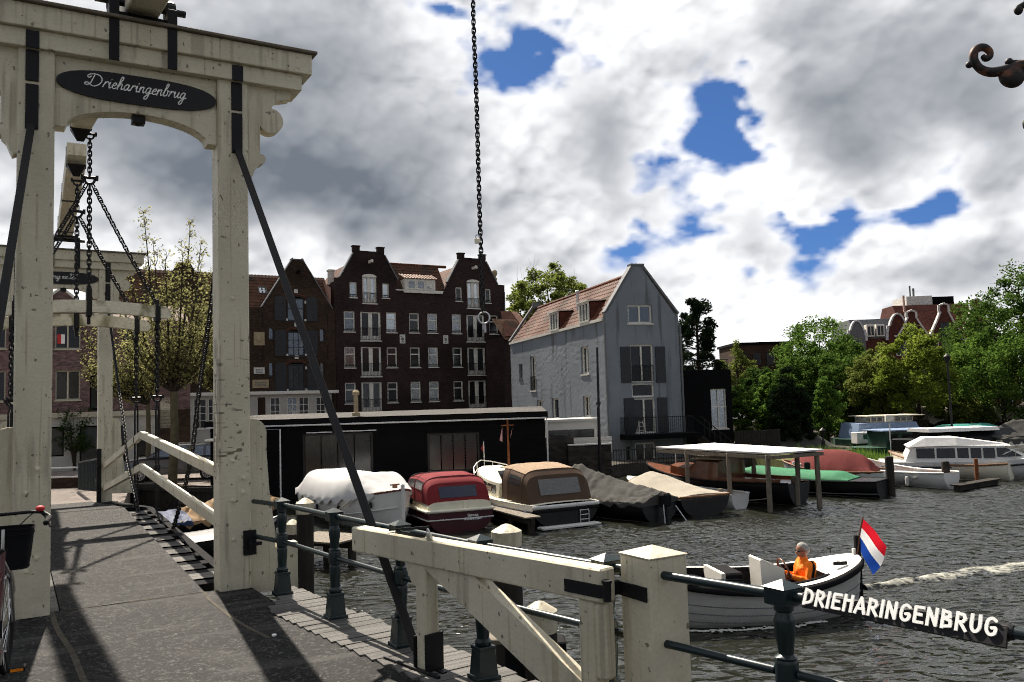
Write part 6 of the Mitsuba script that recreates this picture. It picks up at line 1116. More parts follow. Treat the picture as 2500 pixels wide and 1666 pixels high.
cush = lambda e: tube([(float(H.x(u)), e * (float(H.b(u)) - .2), float(H.h(u)) + .03) for u in np.linspace(.19, .40, 12)], .045, 8)
for e in (-1, 1): put(cush(e), 'backrest_cushion', 'soft_black', k, M, smooth=True)
# flag
fg = thing('stern_flag', 'large red white and blue flag on a staff at the stern of the sloop', 'flag')
put(tube(curve([(-L / 2 + .03, .03, .80), (-L / 2 - .03, .03, 1.06), (-L / 2 - .08, .03, 1.30), (-L / 2 - .15, .03, 1.54)], 6), [.015] * 18 + [.012], 8), 'staff', 'varnish', fg, M, smooth=True)
fa, fb = np.array([-L / 2 - .145, .03, 1.51]), np.array([-L / 2 - .03, .03, 1.04]); u_, v_ = np.meshgrid(np.linspace(0, 1, 22), np.linspace(0, 1, 16), indexing='ij')
def flag_pt(u, v):                                   # u along the fly, v down the hoist
    h_ = fa + (fb - fa) * v
    d = np.array([-.44, 0, -.46]) * (1 - .5 * v) + np.array([-.03, 0, -.24]) * v
    w = np.array([0, .055 * math.sin(5.5 * u + 3 * v) * u + .09 * v * u * math.sin(3 * v + 1), -.05 * u * u])
    return h_ + d * u + w
P_ = np.array([[flag_pt(u_[i, j], v_[i, j]) for j in range(16)] for i in range(22)])
for n_, (j0, j1), mt in (('red_stripe', (0, 6), 'flag_red'), ('white_stripe', (5, 11), 'flag_white'), ('blue_stripe', (10, 16), 'flag_blue')): put(loft(P_[:, j0:j1]), n_, mt, fg, M, smooth=True)
for n_, c in (('flag_red', (.62, .015, .03)), ('flag_white', (.75, .75, .75)), ('flag_blue', (.015, .06, .32))): scene[n_] = {'type': 'principledthin', 'base_color': {'type': 'rgb', 'value': list(c)}, 'roughness': .8, 'diff_trans': .7}
# wake
wx = []
rng = np.random.default_rng(8)
scene['foam'] = {'type': 'twosided', 'bsdf': pr((.50, .50, .46), .9, .1)}
fm = []
st0 = (M @ np.array([-L / 2, 0, 0, 1]))[:3]
ico = trimesh.creation.icosphere(1, 1.)
for i in range(3600):
    d = rng.random() ** 1.7 * 5.5; e = rng.choice([-1, 1], p=[.62, .38])
    base = st0 + np.array([.12 + d, .46 * d * .62, 0]); wdt = (.12 + .10 * d); hgt = .16 * math.exp(-d / .8)
    x = base[0] + rng.normal() * .08; y = base[1] + e * wdt * .22 + rng.normal() * (.06 + .055 * d); s_ = rng.uniform(.006, .022) * (1.6 if d < .8 else 1.) * (1 if meshkit.noise(np.array([x * 2.2, y * 5, 1.])) > .42 else .35)
    z = water_wave(np.array(x), np.array(y)) + rng.random() ** 2 * hgt + .012
    fm.append((x, y, float(z), s_))
bub = []
for x, y, z, s_ in fm[:0]: q = ico.vertices * np.array([2.6, 1.5, .35]) * s_ + (x, y, z); bub.append(tri(q, ico.faces))
for i in range(500):                                 # the bow wave along the near side
    u = rng.uniform(.25, 1.0); p = (M @ np.array([float(H.x(u)), float(H.b(u)) * .93 + rng.normal() * .03 + .04, 0, 1]))[:3]; s_ = rng.uniform(.006, .018); bub.append(tri(ico.vertices * np.array([1.8, 1.2, .6]) * s_ + (p[0], p[1], .015 + water_wave(np.array(p[0]), np.array(p[1]))), ico.faces))
wp = [gz(x, y, 0) for x, y in ((1985, 1353), (2060, 1341), (2150, 1328), (2250, 1314), (2353, 1300), (2470, 1286), (2600, 1272))]; wc_ = curve(wp, 9); rows = []
for i, c in enumerate(wc_):
    f = i / (len(wc_) - 1); tg = wc_[min(i + 1, len(wc_) - 1)] - wc_[max(i - 1, 0)]; nn = np.array([-tg[1], tg[0], 0]) / np.linalg.norm(tg); wd = .12 + .42 * f; rows.append([(*(c + nn * wd * q)[:2], (.10 * math.exp(-f * 2) + .02) * (1 - q * q) ** 1.5 - .012 + float(water_wave(np.array((c + nn * wd * q)[0]), np.array((c + nn * wd * q)[1])))) for q in np.linspace(-1, 1, 15)])
def foam_w(p, n, uv):
    a = uv.x; e = 1 - dr.square(2 * uv.y - 1); k = fbm(p.x * 5., p.y * 9., 2., 4); k2 = fbm(p.x * 19., p.y * 30., 7., 3)
    return dr.clip((k * .7 + k2 * .5 - .70 + .40 * e * (1 - .75 * a)) * 2.6, 0, 1)
scene['wake_water'] = {'type': 'blendbsdf', 'weight': proc(foam_w), 'a': {'type': 'ref', 'id': 'water_surface'}, 'b': pr((.36, .36, .31), .9, .1)}
R_ = np.array(rows); uv_ = np.stack(np.meshgrid(np.linspace(0, 1, R_.shape[0]), np.linspace(0, 1, R_.shape[1]), indexing='ij'), -1).reshape(-1, 2)
wk_ = loft(R_); wk_.invert()
put(wk_, 'wake', 'wake_water', None, None, smooth=True, uv=uv_, label='pale foaming wake trailing away behind the open sloop', kind='stuff')
put(bub, 'wake_foam', 'foam', None, None, smooth=True, label='white foam of the wake spreading behind the sloop', kind='stuff')

# ------------------------------------------------------------------ the helmsman
def limbs(bones, res=.03, it=6):
    ms = []
    for a, ra, b, rb_ in bones:
        pts = []
        for c, r in ((a, ra), (b, rb_)): s = trimesh.creation.icosphere(2, r).vertices; pts.append(s + np.asarray(c))
        h_ = trimesh.convex.convex_hull(np.vstack(pts)); ms.append(m3.Manifold(m3.Mesh(np.asarray(h_.vertices, np.float32), np.asarray(h_.faces, np.uint32))))
    u = m3.Manifold.batch_boolean(ms, m3.OpType.Add).refine_to_length(res); q = u.to_mesh(); t = trimesh.Trimesh(q.vert_properties[:, :3], q.tri_verts, process=True)
    if it: trimesh.smoothing.filter_taubin(t, iterations=it)
    return t
# local frame: +x where he looks (boat bow), seat at z = .34, figure about 1.75 m tall; x = -.62 in the boat
MPn = M @ mat((-1.10, .12, -.02), (1, 0, 0), (0, 1, 0))
pr_ = thing('person', 'white haired man in sunglasses and orange jacket, seated at the wheel of the sloop', 'person')
hip, ch, nk, hd_ = (-.02, 0, .40), (.0, 0, .72), (.02, 0, .90), (.05, 0, 1.05)
sh = [(-.01, e * .185, .83) for e in (-1, 1)]; el = [(.06, e * .25, .56) for e in (-1, 1)]; wr = [(.30, e * .17, .66) for e in (-1, 1)]
kn = [(.40, e * .13, .38) for e in (-1, 1)]; an_ = [(.36, e * .13, .14) for e in (-1, 1)]
bones = [(hip, .135, ch, .145), (ch, .13, nk, .06), (nk, .056, (.035, 0, .98), .056)]
for i in (0, 1): bones += [(ch, .11, sh[i], .07), (sh[i], .065, el[i], .045), (el[i], .045, wr[i], .03), ((-.02, (-1, 1)[i] * .09, .39), .095, kn[i], .06), (kn[i], .06, an_[i], .04), (an_[i], .042, (an_[i][0] + .14, an_[i][1], .11), .035)]
for i, e in ((0, -1), (1, 1)):                       # hands closed on the wheel rim
    w = np.array(wr[i]); pm = w + (.06, -e * .01, .03); bones += [(w, .028, pm, .032)]
    for j, f in enumerate((-.028, -.009, .010, .028)):
        r0 = pm + (.03, e * .0 + f * .5, .015 + f * .7); bones += [(r0, .011, r0 + (.035, 0, -.006), .0095), (r0 + (.035, 0, -.006), .0095, r0 + (.030, 0, -.036), .009)]
    bones += [(pm + (-.0, -e * .025, .0), .012, pm + (.035, -e * .04, .012), .010)]
hdm = [((.045, 0, 1.085), .088, (.060, 0, 1.045), .076), ((.06, 0, 1.04), .074, (.095, 0, .985), .034), ((.03, 0, 1.07), .092, (.05, 0, 1.09), .088), ((.125, 0, 1.055), .014, (.150, 0, 1.025), .015), ((.10, 0, 1.005), .036, (.108, 0, 1.0), .034)]
hdm += [((.04, e * .088, 1.05), .014, (.035, e * .092, 1.025), .012) for e in (-1, 1)]
scene['skin'] = pr(proc(lambda p, n, uv: mix((.25, .11, .07), (.32, .15, .10), fbm(p.x * 30, p.y * 30, p.z * 30))), .5, .4)
put(limbs(bones + hdm, .022, 5), 'body', 'skin', pr_, MPn, smooth=True)
put([box(.118, .127, -.03 + y, .0 + y, .995 - .008, .995 - .001) for y in (.015,)], 'mouth', 'hull_wine', pr_, MPn)
jb = [((-.02, 0, .40), .150, (.0, 0, .72), .168), ((.0, 0, .72), .15, (.015, 0, .87), .085), ((.015, 0, .87), .078, (.025, 0, .925), .070)]
for i in (0, 1): jb += [(ch, .13, sh[i], .092), (sh[i], .088, el[i], .068), (el[i], .068, wr[i], .046)]
scene['jacket'] = {'type': 'twosided', 'bsdf': pr(proc(lambda p, n, uv: mix((.78, .16, .010), (.88, .23, .02), fbm(p.x * 9, p.y * 9, p.z * 9))), .7, .2)}
jk = limbs(jb, .02, 4); v = jk.vertices; wr_ = (meshkit.fbm(v * np.array([16, 16, 9]), 3, 5) - .5) * .055; jk.vertices = v + jk.vertex_normals * wr_[:, None]
put(jk, 'jacket', 'jacket', pr_, MPn, smooth=True)
for i, e in ((0, -1), (1, 1)): put(tube(curve([(sh[i][0], e * .205, .915), (sh[i][0] - .005, e * .285, .82), (.03, e * .312, .69), (.06, e * .322, .57)], 5), .021, 8), 'sleeve_stripe', 'soft_black', pr_, MPn, smooth=True)
tb = []
for i in (0, 1): tb += [((-.02, (-1, 1)[i] * .09, .39), .105, kn[i], .070), (kn[i], .070, an_[i], .052)]
put(limbs(tb, .03, 4), 'trousers', 'canvas_navy', pr_, MPn, smooth=True)
scene['hair'] = pr(proc(lambda p, n, uv: mix((.20, .19, .18), (.40, .385, .36), noise(p.x * 120, p.y * 60, p.z * 60))), .8, .2)
hr = limbs([((.015, 0, 1.10), .088, (.045, 0, 1.118), .078), ((-.012, 0, 1.075), .082, (.0, 0, 1.045), .072), ((-.015, .06, 1.06), .036, (.005, .062, 1.09), .040), ((-.015, -.06, 1.06), .036, (.005, -.062, 1.09), .040)], .015, 2); v = hr.vertices; hr.vertices = v + hr.vertex_normals * ((meshkit.noise(v * 70, 3) - .5) * .018)[:, None]
put(hr, 'hair', 'hair', pr_, MPn, smooth=True)
put([box(.120, .138, .008, .066, 1.043, 1.077, .006), box(.120, .138, -.066, -.008, 1.043, 1.077, .006), box(.128, .136, -.01, .01, 1.062, 1.070), box(.03, .13, .088, .093, 1.060, 1.070), box(.03, .13, -.093, -.088, 1.060, 1.070), box(.122, .13, .06, .093, 1.058, 1.072), box(.122, .13, -.093, -.06, 1.058, 1.072)], 'sunglasses', 'black_paint', pr_, MPn)
# ------------------------------------------------------------------ trees
def leaf_mat(name, c0, c1, tr=1.1, fs=1.3):
    def fn(p, n, uv):
        k = noise(p.x * 9, p.y * 9, p.z * 9); a = fbm(p.x * fs, p.y * fs, p.z * fs)
        return mix(c0, c1, dr.clip(a * 1.6 - .3 + .5 * (k - .5), 0, 1))
    scene[name] = {'type': 'principledthin', 'base_color': proc(fn), 'roughness': .6, 'diff_trans': tr, 'eta': 1.3}
leaf_mat('leaf_green', (.032, .068, .014), (.08, .135, .026)); leaf_mat('leaf_bright', (.045, .095, .018), (.105, .175, .032)); leaf_mat('leaf_lime', (.10, .145, .022), (.20, .25, .04))
leaf_mat('leaf_dark', (.008, .016, .008), (.018, .030, .013), .5); leaf_mat('leaf_ochre', (.12, .125, .045), (.33, .32, .135)); leaf_mat('leaf_olive', (.085, .115, .025), (.17, .20, .05)); leaf_mat('leaf_deep', (.022, .045, .012), (.05, .09, .02))
plain('bark', (.030, .025, .019), .9, .1, var=.4, fs=8); plain('bark_olive', (.085, .075, .045), .9, .1, var=.4, fs=6)

def leaves(C, R, n, size, rng, flat=.0):
    """n small leaf faces scattered round the clump centres C with radii R."""
    i = rng.integers(0, len(C), n); d = rng.normal(size=(n, 3)); d /= np.linalg.norm(d, axis=1, keepdims=True); d *= (rng.random(n) ** .45)[:, None]
    p = C[i] + d * R[i][:, None] * np.array([1, 1, .8]); a = rng.normal(size=(n, 3)); a[:, 2] *= .6; a /= np.linalg.norm(a, axis=1, keepdims=True)
    b = np.cross(a, rng.normal(size=(n, 3))); b /= np.linalg.norm(b, axis=1, keepdims=True); s = size * rng.uniform(.55, 1.35, n)[:, None]
    V_ = np.stack([p - a * s, p + b * s * .55, p + a * s, p - b * s * .55], 1).reshape(-1, 3); k = np.arange(n)[:, None] * 4
    return tri(V_, np.vstack([k + [0, 1, 2], k + [0, 2, 3]]))
def tree(label, px, ptop, pw, Y, zb, leaf, nl=7000, ls=.13, clumps=70, cb=.30, shape=(1., 1.), seed=1, name='tree', bark='bark', sparse=.6, tr=.018, upright=0., zt=None, off=0., cr=.17):
    rng = np.random.default_rng(seed); top = at(px, ptop, Y); h = top[2] - zb; w = pw / 1900. * Y / 2; o = np.array([top[0], top[1], zb])
    k = thing(name, label, 'tree')
    C = []; clumps = int(clumps * 1.6)
    while len(C) < clumps:
        q = rng.uniform(-1, 1, 3); r = math.hypot(q[0], q[1]); f = (q[2] + 1) / 2
        lim = (math.sin(math.pi * min(1, f ** shape[0] * .93 + .07)) ** shape[1]) * (.82 + .36 * float(meshkit.noise(np.array([math.atan2(q[1], q[0]) * 1.2, f * 3.5, seed]), seed)))
        if r < lim and (r > lim * sparse * rng.random()): C.append((q[0] * w, q[1] * w * .9, h * (cb + (1 - cb) * f * .97)))
    C = np.array(C); R = w * cr * .84 * rng.uniform(.5, 1.6, len(C)) + .10
    th = h * .80; lean = rng.normal(size=2) * .02 * h
    ax = lambda z: np.array([lean[0] * (z / h) ** 2 + .05 * math.sin(z * .7 + seed), lean[1] * (z / h) ** 2 + .05 * math.cos(z * .6 + seed), z])
    zs = np.linspace(-.6, th, 12); tk = [tube([o + ax(z) for z in zs], [tr * h * (1 - .88 * max(0, z) / th) + .01 + (.012 * h if z < .3 else 0) for z in zs], 8)]
    lb = []
    for c in C[rng.permutation(len(C))[:int(min(len(C), 46))]]:
        z0 = max(h * cb * .75, min(th * .96, c[2] - (.55 + upright) * math.hypot(c[0], c[1]) - .05 * h)); a = ax(z0); d = c - a
        mid = a + d * .5 + np.array([0, 0, -.10 * np.linalg.norm(d) * (1 if not upright else .6)]) + rng.normal(size=3) * .03 * h * .5
        r0 = max(.010, .34 * tr * h * (1 - .8 * z0 / th)); lb.append(tube([o + p for p in curve([a, mid, c, c + d * .12], 4)], np.linspace(r0, .008, 13), 5))
        for _ in range(3): e = c + rng.normal(size=3) * w * .16 + (0, 0, .04 * h + upright * .05 * h); lb.append(tube([o + mid + (c - mid) * .6, o + c + (e - c) * .3, o + e], [.014, .010, .005], 4))
    put(tk, 'trunk', bark, k, smooth=True); put(lb, 'limbs', bark, k, kind='stuff')
    put(leaves(C + o, R, int(nl * 1.9), ls * .68, rng), 'crown', leaf, k, kind='stuff')
    return k
tree('tall leafy green tree at the far right edge, higher than all the others', 2335, 575, 300, 60, .5, 'leaf_green', 16000, .17, 120, .12, seed=2)
tree('green tree in front of the tall one at the right edge, low over the boats', 2290, 725, 270, 57, .5, 'leaf_bright', 11000, .15, 90, .10, seed=3)
tree('yellow green tree before the red gabled houses', 2100, 735, 190, 57, .5, 'leaf_lime', 10500, .15, 80, .16, seed=4)
tree('olive yellow tree left of the yellow green one', 2015, 775, 150, 60, .5, 'leaf_olive', 8000, .15, 70, .14, seed=5)
tree('round airy tree whose dark branches show against the sky, left of the grey gables', 1880, 715, 215, 72, .5, 'leaf_bright', 10500, .17, 90, .30, seed=6, sparse=.9)
tree('dense green tree right of the airy round one', 1945, 765, 180, 64, .5, 'leaf_green', 9500, .16, 80, .08, seed=7)
tree('dark conifer standing among the bright trees', 1808, 822, 104, 50, .4, 'leaf_dark', 12000, .12, 130, .05, (.55, .85), 8, 'conifer', cr=.14)
tree('slim bright green young tree beside the small lamp post', 1895, 852, 78, 52, .4, 'leaf_bright', 6000, .11, 60, .06, (.7, .9), 9)
tree('slim bright tree beside the black annex', 1703, 862, 62, 53, .4, 'leaf_bright', 5000, .11, 60, .05, (.8, .8), 10)
tree('bright young tree left of the dark conifer', 1765, 850, 82, 54, .4, 'leaf_bright', 6000, .12, 60, .05, (.8, .8), 11)
tree('bare looking pale tree rising behind the annex, with few leaves', 1690, 782, 92, 76, .5, 'leaf_olive', 3600, .15, 70, .25, seed=12, sparse=.4)
tree('green tree filling the gap behind the slim bright trees', 1745, 832, 150, 68, .5, 'leaf_deep', 9000, .17, 80, .05, seed=13)
tree('deep green tree behind the dark conifer', 1835, 800, 140, 66, .5, 'leaf_green', 9000, .17, 80, .05, seed=14)
tree('deep green tree under the grey gabled roofs', 2000, 860, 150, 66, .5, 'leaf_deep', 9000, .17, 80, .03, seed=15)
tree('low olive tree by the tall street lamp', 2205, 895, 120, 58, .5, 'leaf_olive', 6500, .14, 60, .05, seed=16)
tree('shaded green tree behind the lamp and the low olive tree', 2200, 820, 190, 70, .5, 'leaf_deep', 8000, .17, 80, .02, seed=17)
tree('tree with sparse spring leaves rising behind the grey house', 1262, 586, 215, 88, .9, 'leaf_olive', 15000, .25, 170, .30, (.85, .5), 18, sparse=.7, upright=.25, cr=.13)
tree('smaller sparse tree beside it, over the tiled outhouse roof', 1190, 640, 100, 80, .9, 'leaf_olive', 3600, .22, 60, .4, (1., .9), 19, sparse=.5, upright=.25)
# the black pine
def pine(label, px, ptop, pw, Y, zb, seed):
    rng = np.random.default_rng(seed); top = at(px, ptop, Y); h = top[2] - zb; w = pw / 1900. * Y / 2; o = np.array([top[0], top[1], zb]); k = thing('pine_tree', label, 'tree'); C, lb = [], []
    for z in np.linspace(.30, .99, 17):
        for j in range(5 if z < .9 else 3):
            a = rng.uniform(0, 6.28); r = w * (1.25 - .85 * ((z - .30) / .70) ** 1.2) * rng.uniform(.6, 1.02); c = np.array([r * math.cos(a), r * math.sin(a), h * (z - .02) + rng.normal() * .05]); C.append(c); lb.append(tube([o + (0, 0, h * (z - .04)), o + c * (.5, .5, 1), o + c], [.05, .035, .015], 5))
    C = np.array(C); R = w * .25 * rng.uniform(.7, 1.3, len(C)); put(tube([o + (0, 0, -.5), o + (.05, 0, h * .5), o + (0, 0, h * .97)], [.2, .13, .03], 8), 'trunk', 'bark', k); put(lb, 'limbs', 'bark', k, kind='stuff')
    m = leaves(C + o, R, 20000, .09, rng); put(m, 'crown', 'leaf_dark', k, kind='stuff')
pine('black pine with clumped needles standing right behind the grey house', 1597, 686, 128, 56, .5, 41)
# street trees on the left, spring leaves against the light
def street_tree(label, px, Y, zb, boughs, seed, nl, tr=.17, ls=.055):
    rng = np.random.default_rng(seed); o = at(px, 1100, Y); o[2] = zb; k = thing('street_tree', label, 'tree'); lb, tip = [], []
    P = lambda x, y, dy=0.: at(x, y, Y + dy)
    fork = P(px + 2, boughs['fork']); put(tube(curve([o - (0, 0, .5), o + (0, 0, .3), (o + fork) / 2 + (.05, 0, 0), fork], 6), np.linspace(tr * 1.15, tr * .8, 19), 10), 'trunk', 'bark_olive', k, smooth=True)
    for x, y, dy in boughs['tips']:
        e = P(x, y, dy); m1 = fork + (e - fork) * np.array([.62, .62, .40]); m0 = fork + (e - fork) * np.array([.25, .25, .16]); c = curve([fork, m0, m1, e], 8); lb.append(tube(c, np.linspace(tr * .55, .012, len(c)), 6))
        n = len(c)
        for j in range(int(n * .30), n):
            for _ in range(3):
                f = j / n; L = rng.uniform(.5, 1.5) * (1.15 - f * .75); a = rng.uniform(0, 6.28); d = np.array([math.cos(a) * .55, math.sin(a) * .55, rng.uniform(.35, 1.0)]); q = c[j] + d * L; b = c[j] + d * L * .5 + rng.normal(size=3) * .06
                lb.append(tube([c[j], b, q], [.017, .011, .005], 4)); tip += [b, q, (b + q) / 2, c[j]]
    tip = np.array(tip); put(lb, 'limbs', 'bark', k, kind='stuff'); put(leaves(tip, np.full(len(tip), .24), nl, ls, rng), 'crown', 'leaf_ochre', k, kind='stuff')
street_tree('street tree with sparse ochre spring leaves and upright twigs, seen between the portal posts', 397, 33, .9, {'fork': 900, 'tips': [(290, 800, 0), (490, 760, .5), (330, 490, 0), (352, 560, 1.5), (380, 600, -1), (437, 515, .5), (420, 590, -1.5), (462, 560, 0), (470, 640, 1.5), (300, 640, 0), (285, 720, -1), (490, 700, 0), (400, 640, 2), (350, 680, -2), (455, 720, -1.5), (320, 780, 1.5), (495, 790, 1), (440, 800, 2)]}, 51, 12000)
street_tree('thinner street tree with low ochre leaves in front of the mauve brick house', 338, 36, .9, {'fork': 930, 'tips': [(200, 870, 0), (290, 890, 1), (195, 770, 0), (225, 740, 1), (250, 800, -1), (215, 850, .5), (280, 760, 0), (300, 830, 1), (240, 880, -.5), (330, 770, .5), (360, 820, -1), (190, 830, .0)]}, 52, 6500, .11)
street_tree('leafy street tree half hidden behind the right portal post', 505, 38, .9, {'fork': 900, 'tips': [(480, 640, 0), (470, 720, 1), (500, 700, -1), (455, 790, 0), (490, 820, 1), (530, 690, 0), (550, 780, 0), (440, 850, .5)]}, 53, 6500, .12)
# climbing shrub on the house front
rg = np.random.default_rng(61); o = at(172, 1070, 43); k = thing('climbing_shrub', 'wiry climbing shrub against the cream ground floor of the mauve house', 'plant'); tp, lb = [], []
for i in range(34):
    a = rg.uniform(-.7, .7); e = o + np.array([a * 1.3, -.2 + rg.normal() * .1, rg.uniform(.8, 2.9)]); lb.append(tube([o + (0, 0, -.6), o + (a * .2, -.1, .7), e], [.03, .02, .006], 4)); tp += [e, e * .6 + (o + (a * .2, -.1, .7)) * .4]
put(lb, 'stems', 'bark', k, kind='stuff'); put(leaves(np.array(tp), np.full(len(tp), .22), 1500, .06, rg), 'leaves', 'leaf_deep', k, kind='stuff')
# grass and reeds on the bank between the boats
rg = np.random.default_rng(71); n = 9000; A, Bq = gz(1905, 1062, .55), gz(2090, 1066, .55)
u, w = rg.random(n), rg.random(n); p = A[None] + (Bq - A)[None] * u[:, None] * 1.0 + np.stack([0 * u, w * 5.5, 0 * u], 1); p[:, 2] = .5
hh = rg.uniform(.12, .42, n) * (1 + .8 * (rg.random(n) < .1)); d = rg.normal(size=(n, 2)) * .10; a = rg.uniform(0, 6.28, n); t = np.stack([np.cos(a), np.sin(a), 0 * a], 1) * .018
V_ = np.stack([p - t, p + t, p + np.stack([d[:, 0], d[:, 1], hh], 1)], 1).reshape(-1, 3); put(tri(V_, np.arange(3 * n).reshape(-1, 3)), 'bank_grass', 'leaf_bright', label='bright green grass and reeds on the bank behind the boats', kind='stuff')
isl = [A + (-1.2, -.5, 0), Bq + (.8, -.5, 0), Bq + (1.5, 8, 0), A + (-2, 8, 0)]; put(extz(clockfix([tuple(map(float, q[:2])) for q in isl]), -1, .5), 'grass_bank', 'earth', label='low earth bank under the grass', kind='structure')
for i in range(5): q0, q1 = A + (Bq - A) * (.0 + .2 * i) + (0, -.55, 0), A + (Bq - A) * (.19 + .2 * i) + (0, -.55, 0); put(beam(q0 * (1, 1, 0) + (0, 0, .2), q1 * (1, 1, 0) + (0, 0, .2), .08, .75), 'revetment_board', 'dark_timber', 'grass_bank')
# garden clutter under the trees: a dark hedge and sheds
k = thing('bank_fence', 'long low dark timber fence on the bank behind the boat shelter', 'fence'); a_, b_ = at(1690, 1035, 46), at(1795, 1035, 46)
for i in range(16): p_, q_ = a_ + (b_ - a_) * i / 16, a_ + (b_ - a_) * (i + .94) / 16; put(beam(p_ * (1, 1, 0) + (0, 0, 1.1), q_ * (1, 1, 0) + (0, 0, 1.1), .05, 1.3), 'board', 'dark_timber', k)
k = thing('garden_shed', 'pale low shed glimpsed under the bright young trees', 'shed'); o = at(1745, 1000, 56); M = yaw((o[0], o[1], 0), 8); put([box(-1.7, 2., 0, 2, .4, 1.9)], 'wall', 'frame_cream', k, M); put(hull([(x, y, z) for x in (-1.9, 2.2) for y, z in ((-.2, 1.9), (2.2, 1.9), (1, 2.5))]), 'roof', 'lead_grey', k, M); put([box(-1.2, -.4, -.03, 0, .9, 1.5)], 'window', 'pane_dark', k, M)
k = thing('upturned_tarp', 'grey tarpaulin heap on the bank below the dark conifer', 'tarpaulin'); o = at(1835, 1025, 50); rows = [[(x, y, .45 + 1.2 * max(0, 1 - abs(y) / 1.2) * max(0, 1 - (x / 2.2) ** 2) + .06 * float(meshkit.noise(np.array([x * 3, y * 3, 1.])))) for y in np.linspace(-1.3, 1.3, 13)] for x in np.linspace(-2.2, 2.2, 19)]; put(loft(rows), 'sheet', 'canvas_grey', k, yaw((o[0], o[1], 0), 15), smooth=40)

# ------------------------------------------------------------------ far houses on the right
def gabled(par, M, x0, w, ze, zp, kind, wallm, cope, zb=.5, dep=8):
    c = x0 + w / 2
    if kind == 'neck': P = [(x0, zb), (x0, ze), (x0 + w * .10, ze), (x0 + w * .28, ze + (zp - ze) * .42), (x0 + w * .40, ze + (zp - ze) * .74), (c - w * .09, zp - .15), (c, zp), (c + w * .09, zp - .15), (x0 + w * .60, ze + (zp - ze) * .74), (x0 + w * .72, ze + (zp - ze) * .42), (x0 + w * .90, ze), (x0 + w, ze), (x0 + w, zb)]
    else: P = [(x0, zb), (x0, ze)] + [(c + w / 2 * math.cos(t) * (1 - .12 * math.sin(t)), ze + (zp - ze) * math.sin(t) ** .9) for t in np.linspace(math.pi, 0, 13)] + [(x0 + w, ze), (x0 + w, zb)]
    put(ext(Polygon(P), 0, .35), 'gable_wall', wallm, par, M)
    for i in [i for i in range(1, len(P) - 2) if math.dist(P[i], P[i + 1]) > .02]: put(beam((P[i][0], .12, P[i][1] + .06), (P[i + 1][0], .12, P[i + 1][1] + .06), .5, .16), 'coping', cope, par, M)
MR = yaw(tuple(at(2060, 900, 88)[:2]) + (0,), -4); PXM = 88 / 1900.
bx = lambda px: (px - 2060) * PXM
k = thing('grey_gabled_building', 'far building with curved grey gables and a slate mansard roof, above the trees', 'building')
put([box(bx(1972), bx(2082), .4, 9, .5, 9.3)], 'wall', 'brick_red', k, MR); put(hull([(x, y, z) for x in (bx(1975), bx(2085)) for y, z in ((.3, 9.3), (8.8, 9.3), (1.6, 11.5), (7, 11.5))]), 'mansard_roof', 'lead_grey', k, MR)
gabled(k, MR, bx(1962), 1.7, 9.0, 11.2, 'round', 'lead_grey', 'galvanised'); gabled(k, MR, bx(2050), 2.1, 9.0, 11.8, 'round', 'brick_red', 'galvanised')
for px in (2012, 2034): w = put([box(bx(px) - .42, bx(px) + .42, .1, .9, 9.5, 10.8, .02)], 'dormer', 'frame_white', k, MR); put(box(bx(px) - .30, bx(px) + .30, .07, .098, 9.65, 10.6), 'pane', 'pane_dark', w, MR); put(box(bx(px) - .03, bx(px) + .03, .04, .068, 9.65, 10.6), 'glazing_bar', 'frame_white', w, MR)
k = thing('red_gabled_building', 'far red brick building with pale trimmed neck gables, partly hidden by trees', 'building')
put([box(bx(2085), bx(2262), .4, 9, .5, 9.6)], 'wall', 'brick_red', k, MR); put(hull([(x, y, z) for x in (bx(2088), bx(2260)) for y, z in ((.4, 9.6), (8.8, 9.6), (3., 13.0), (6, 13.0))]), 'roof_slope', 'brick_red', k, MR)
for i, (px, zp) in enumerate(((2095, 12.1), (2168, 12.7), (2240, 13.1))):
    gabled(k, MR, bx(px) - 1.5, 3.9, 9.4, zp, 'neck', 'brick_red', 'stone_white')
    for z in (10.0, 8.2, 6.1, 4.0):
        for dx in ((.45,) if z > 9 else (-.85, .45, 1.75)): w = put(fbox(bx(px) + dx - .52, bx(px) + dx + .52, z - .85, z + .75, .08, -.04, .02), 'window', 'frame_white' if dx != .45 else 'shutter_black', k, MR); put(box(bx(px) + dx - .46, bx(px) + dx + .46, -.02, -.001, z - .78, z + .7), 'pane', 'pane_dark', w, MR)
put([box(bx(2130), bx(2190), 4, 8, 12.6, 14.1)], 'roof_house', 'stone_white', k, MR); put([box(bx(2195), bx(2245), 4.5, 8, 12.6, 14.0)], 'roof_house', 'black_board', k, MR); put(tube([(bx(2148), 5, 14), (bx(2148), 5, 15.4)], .09, 6), 'vent_pipe', 'lead_grey', k, MR); put(tube([(bx(2156), 5, 14), (bx(2156), 5, 15.1)], .12, 6), 'vent_pipe', 'lead_grey', k, MR); put(box(bx(2105), bx(2109), 2, 2.2, 12.2, 14.0), 'chimney', 'pink_wash', k, MR)
k = thing('flat_dark_building', 'dark flat roofed building behind the left trees', 'building'); M = yaw(tuple(at(1762, 900, 98)[:2]) + (0,), 0); put([box(-3.4, 3.4, 0, 8, .5, 9.6)], 'wall', 'brick_old', k, M); put(box(-3.6, 3.6, -.2, 8.2, 9.602, 9.9), 'roof_edge', 'black_board', k, M)
for i in range(4): put(box(-3 + 1.6 * i, -2.1 + 1.6 * i, -.05, -.001, 7.2, 8.6), 'window', 'pane_dark', k, M)
k = thing('low_brick_building', 'red brick building seen low between the tree trunks behind the houseboats', 'building'); M = yaw(tuple(at(2060, 920, 80)[:2]) + (0,), 0); put([box(-9, 12, 0, 6, .5, 7.0)], 'wall', 'brick_red', k, M)
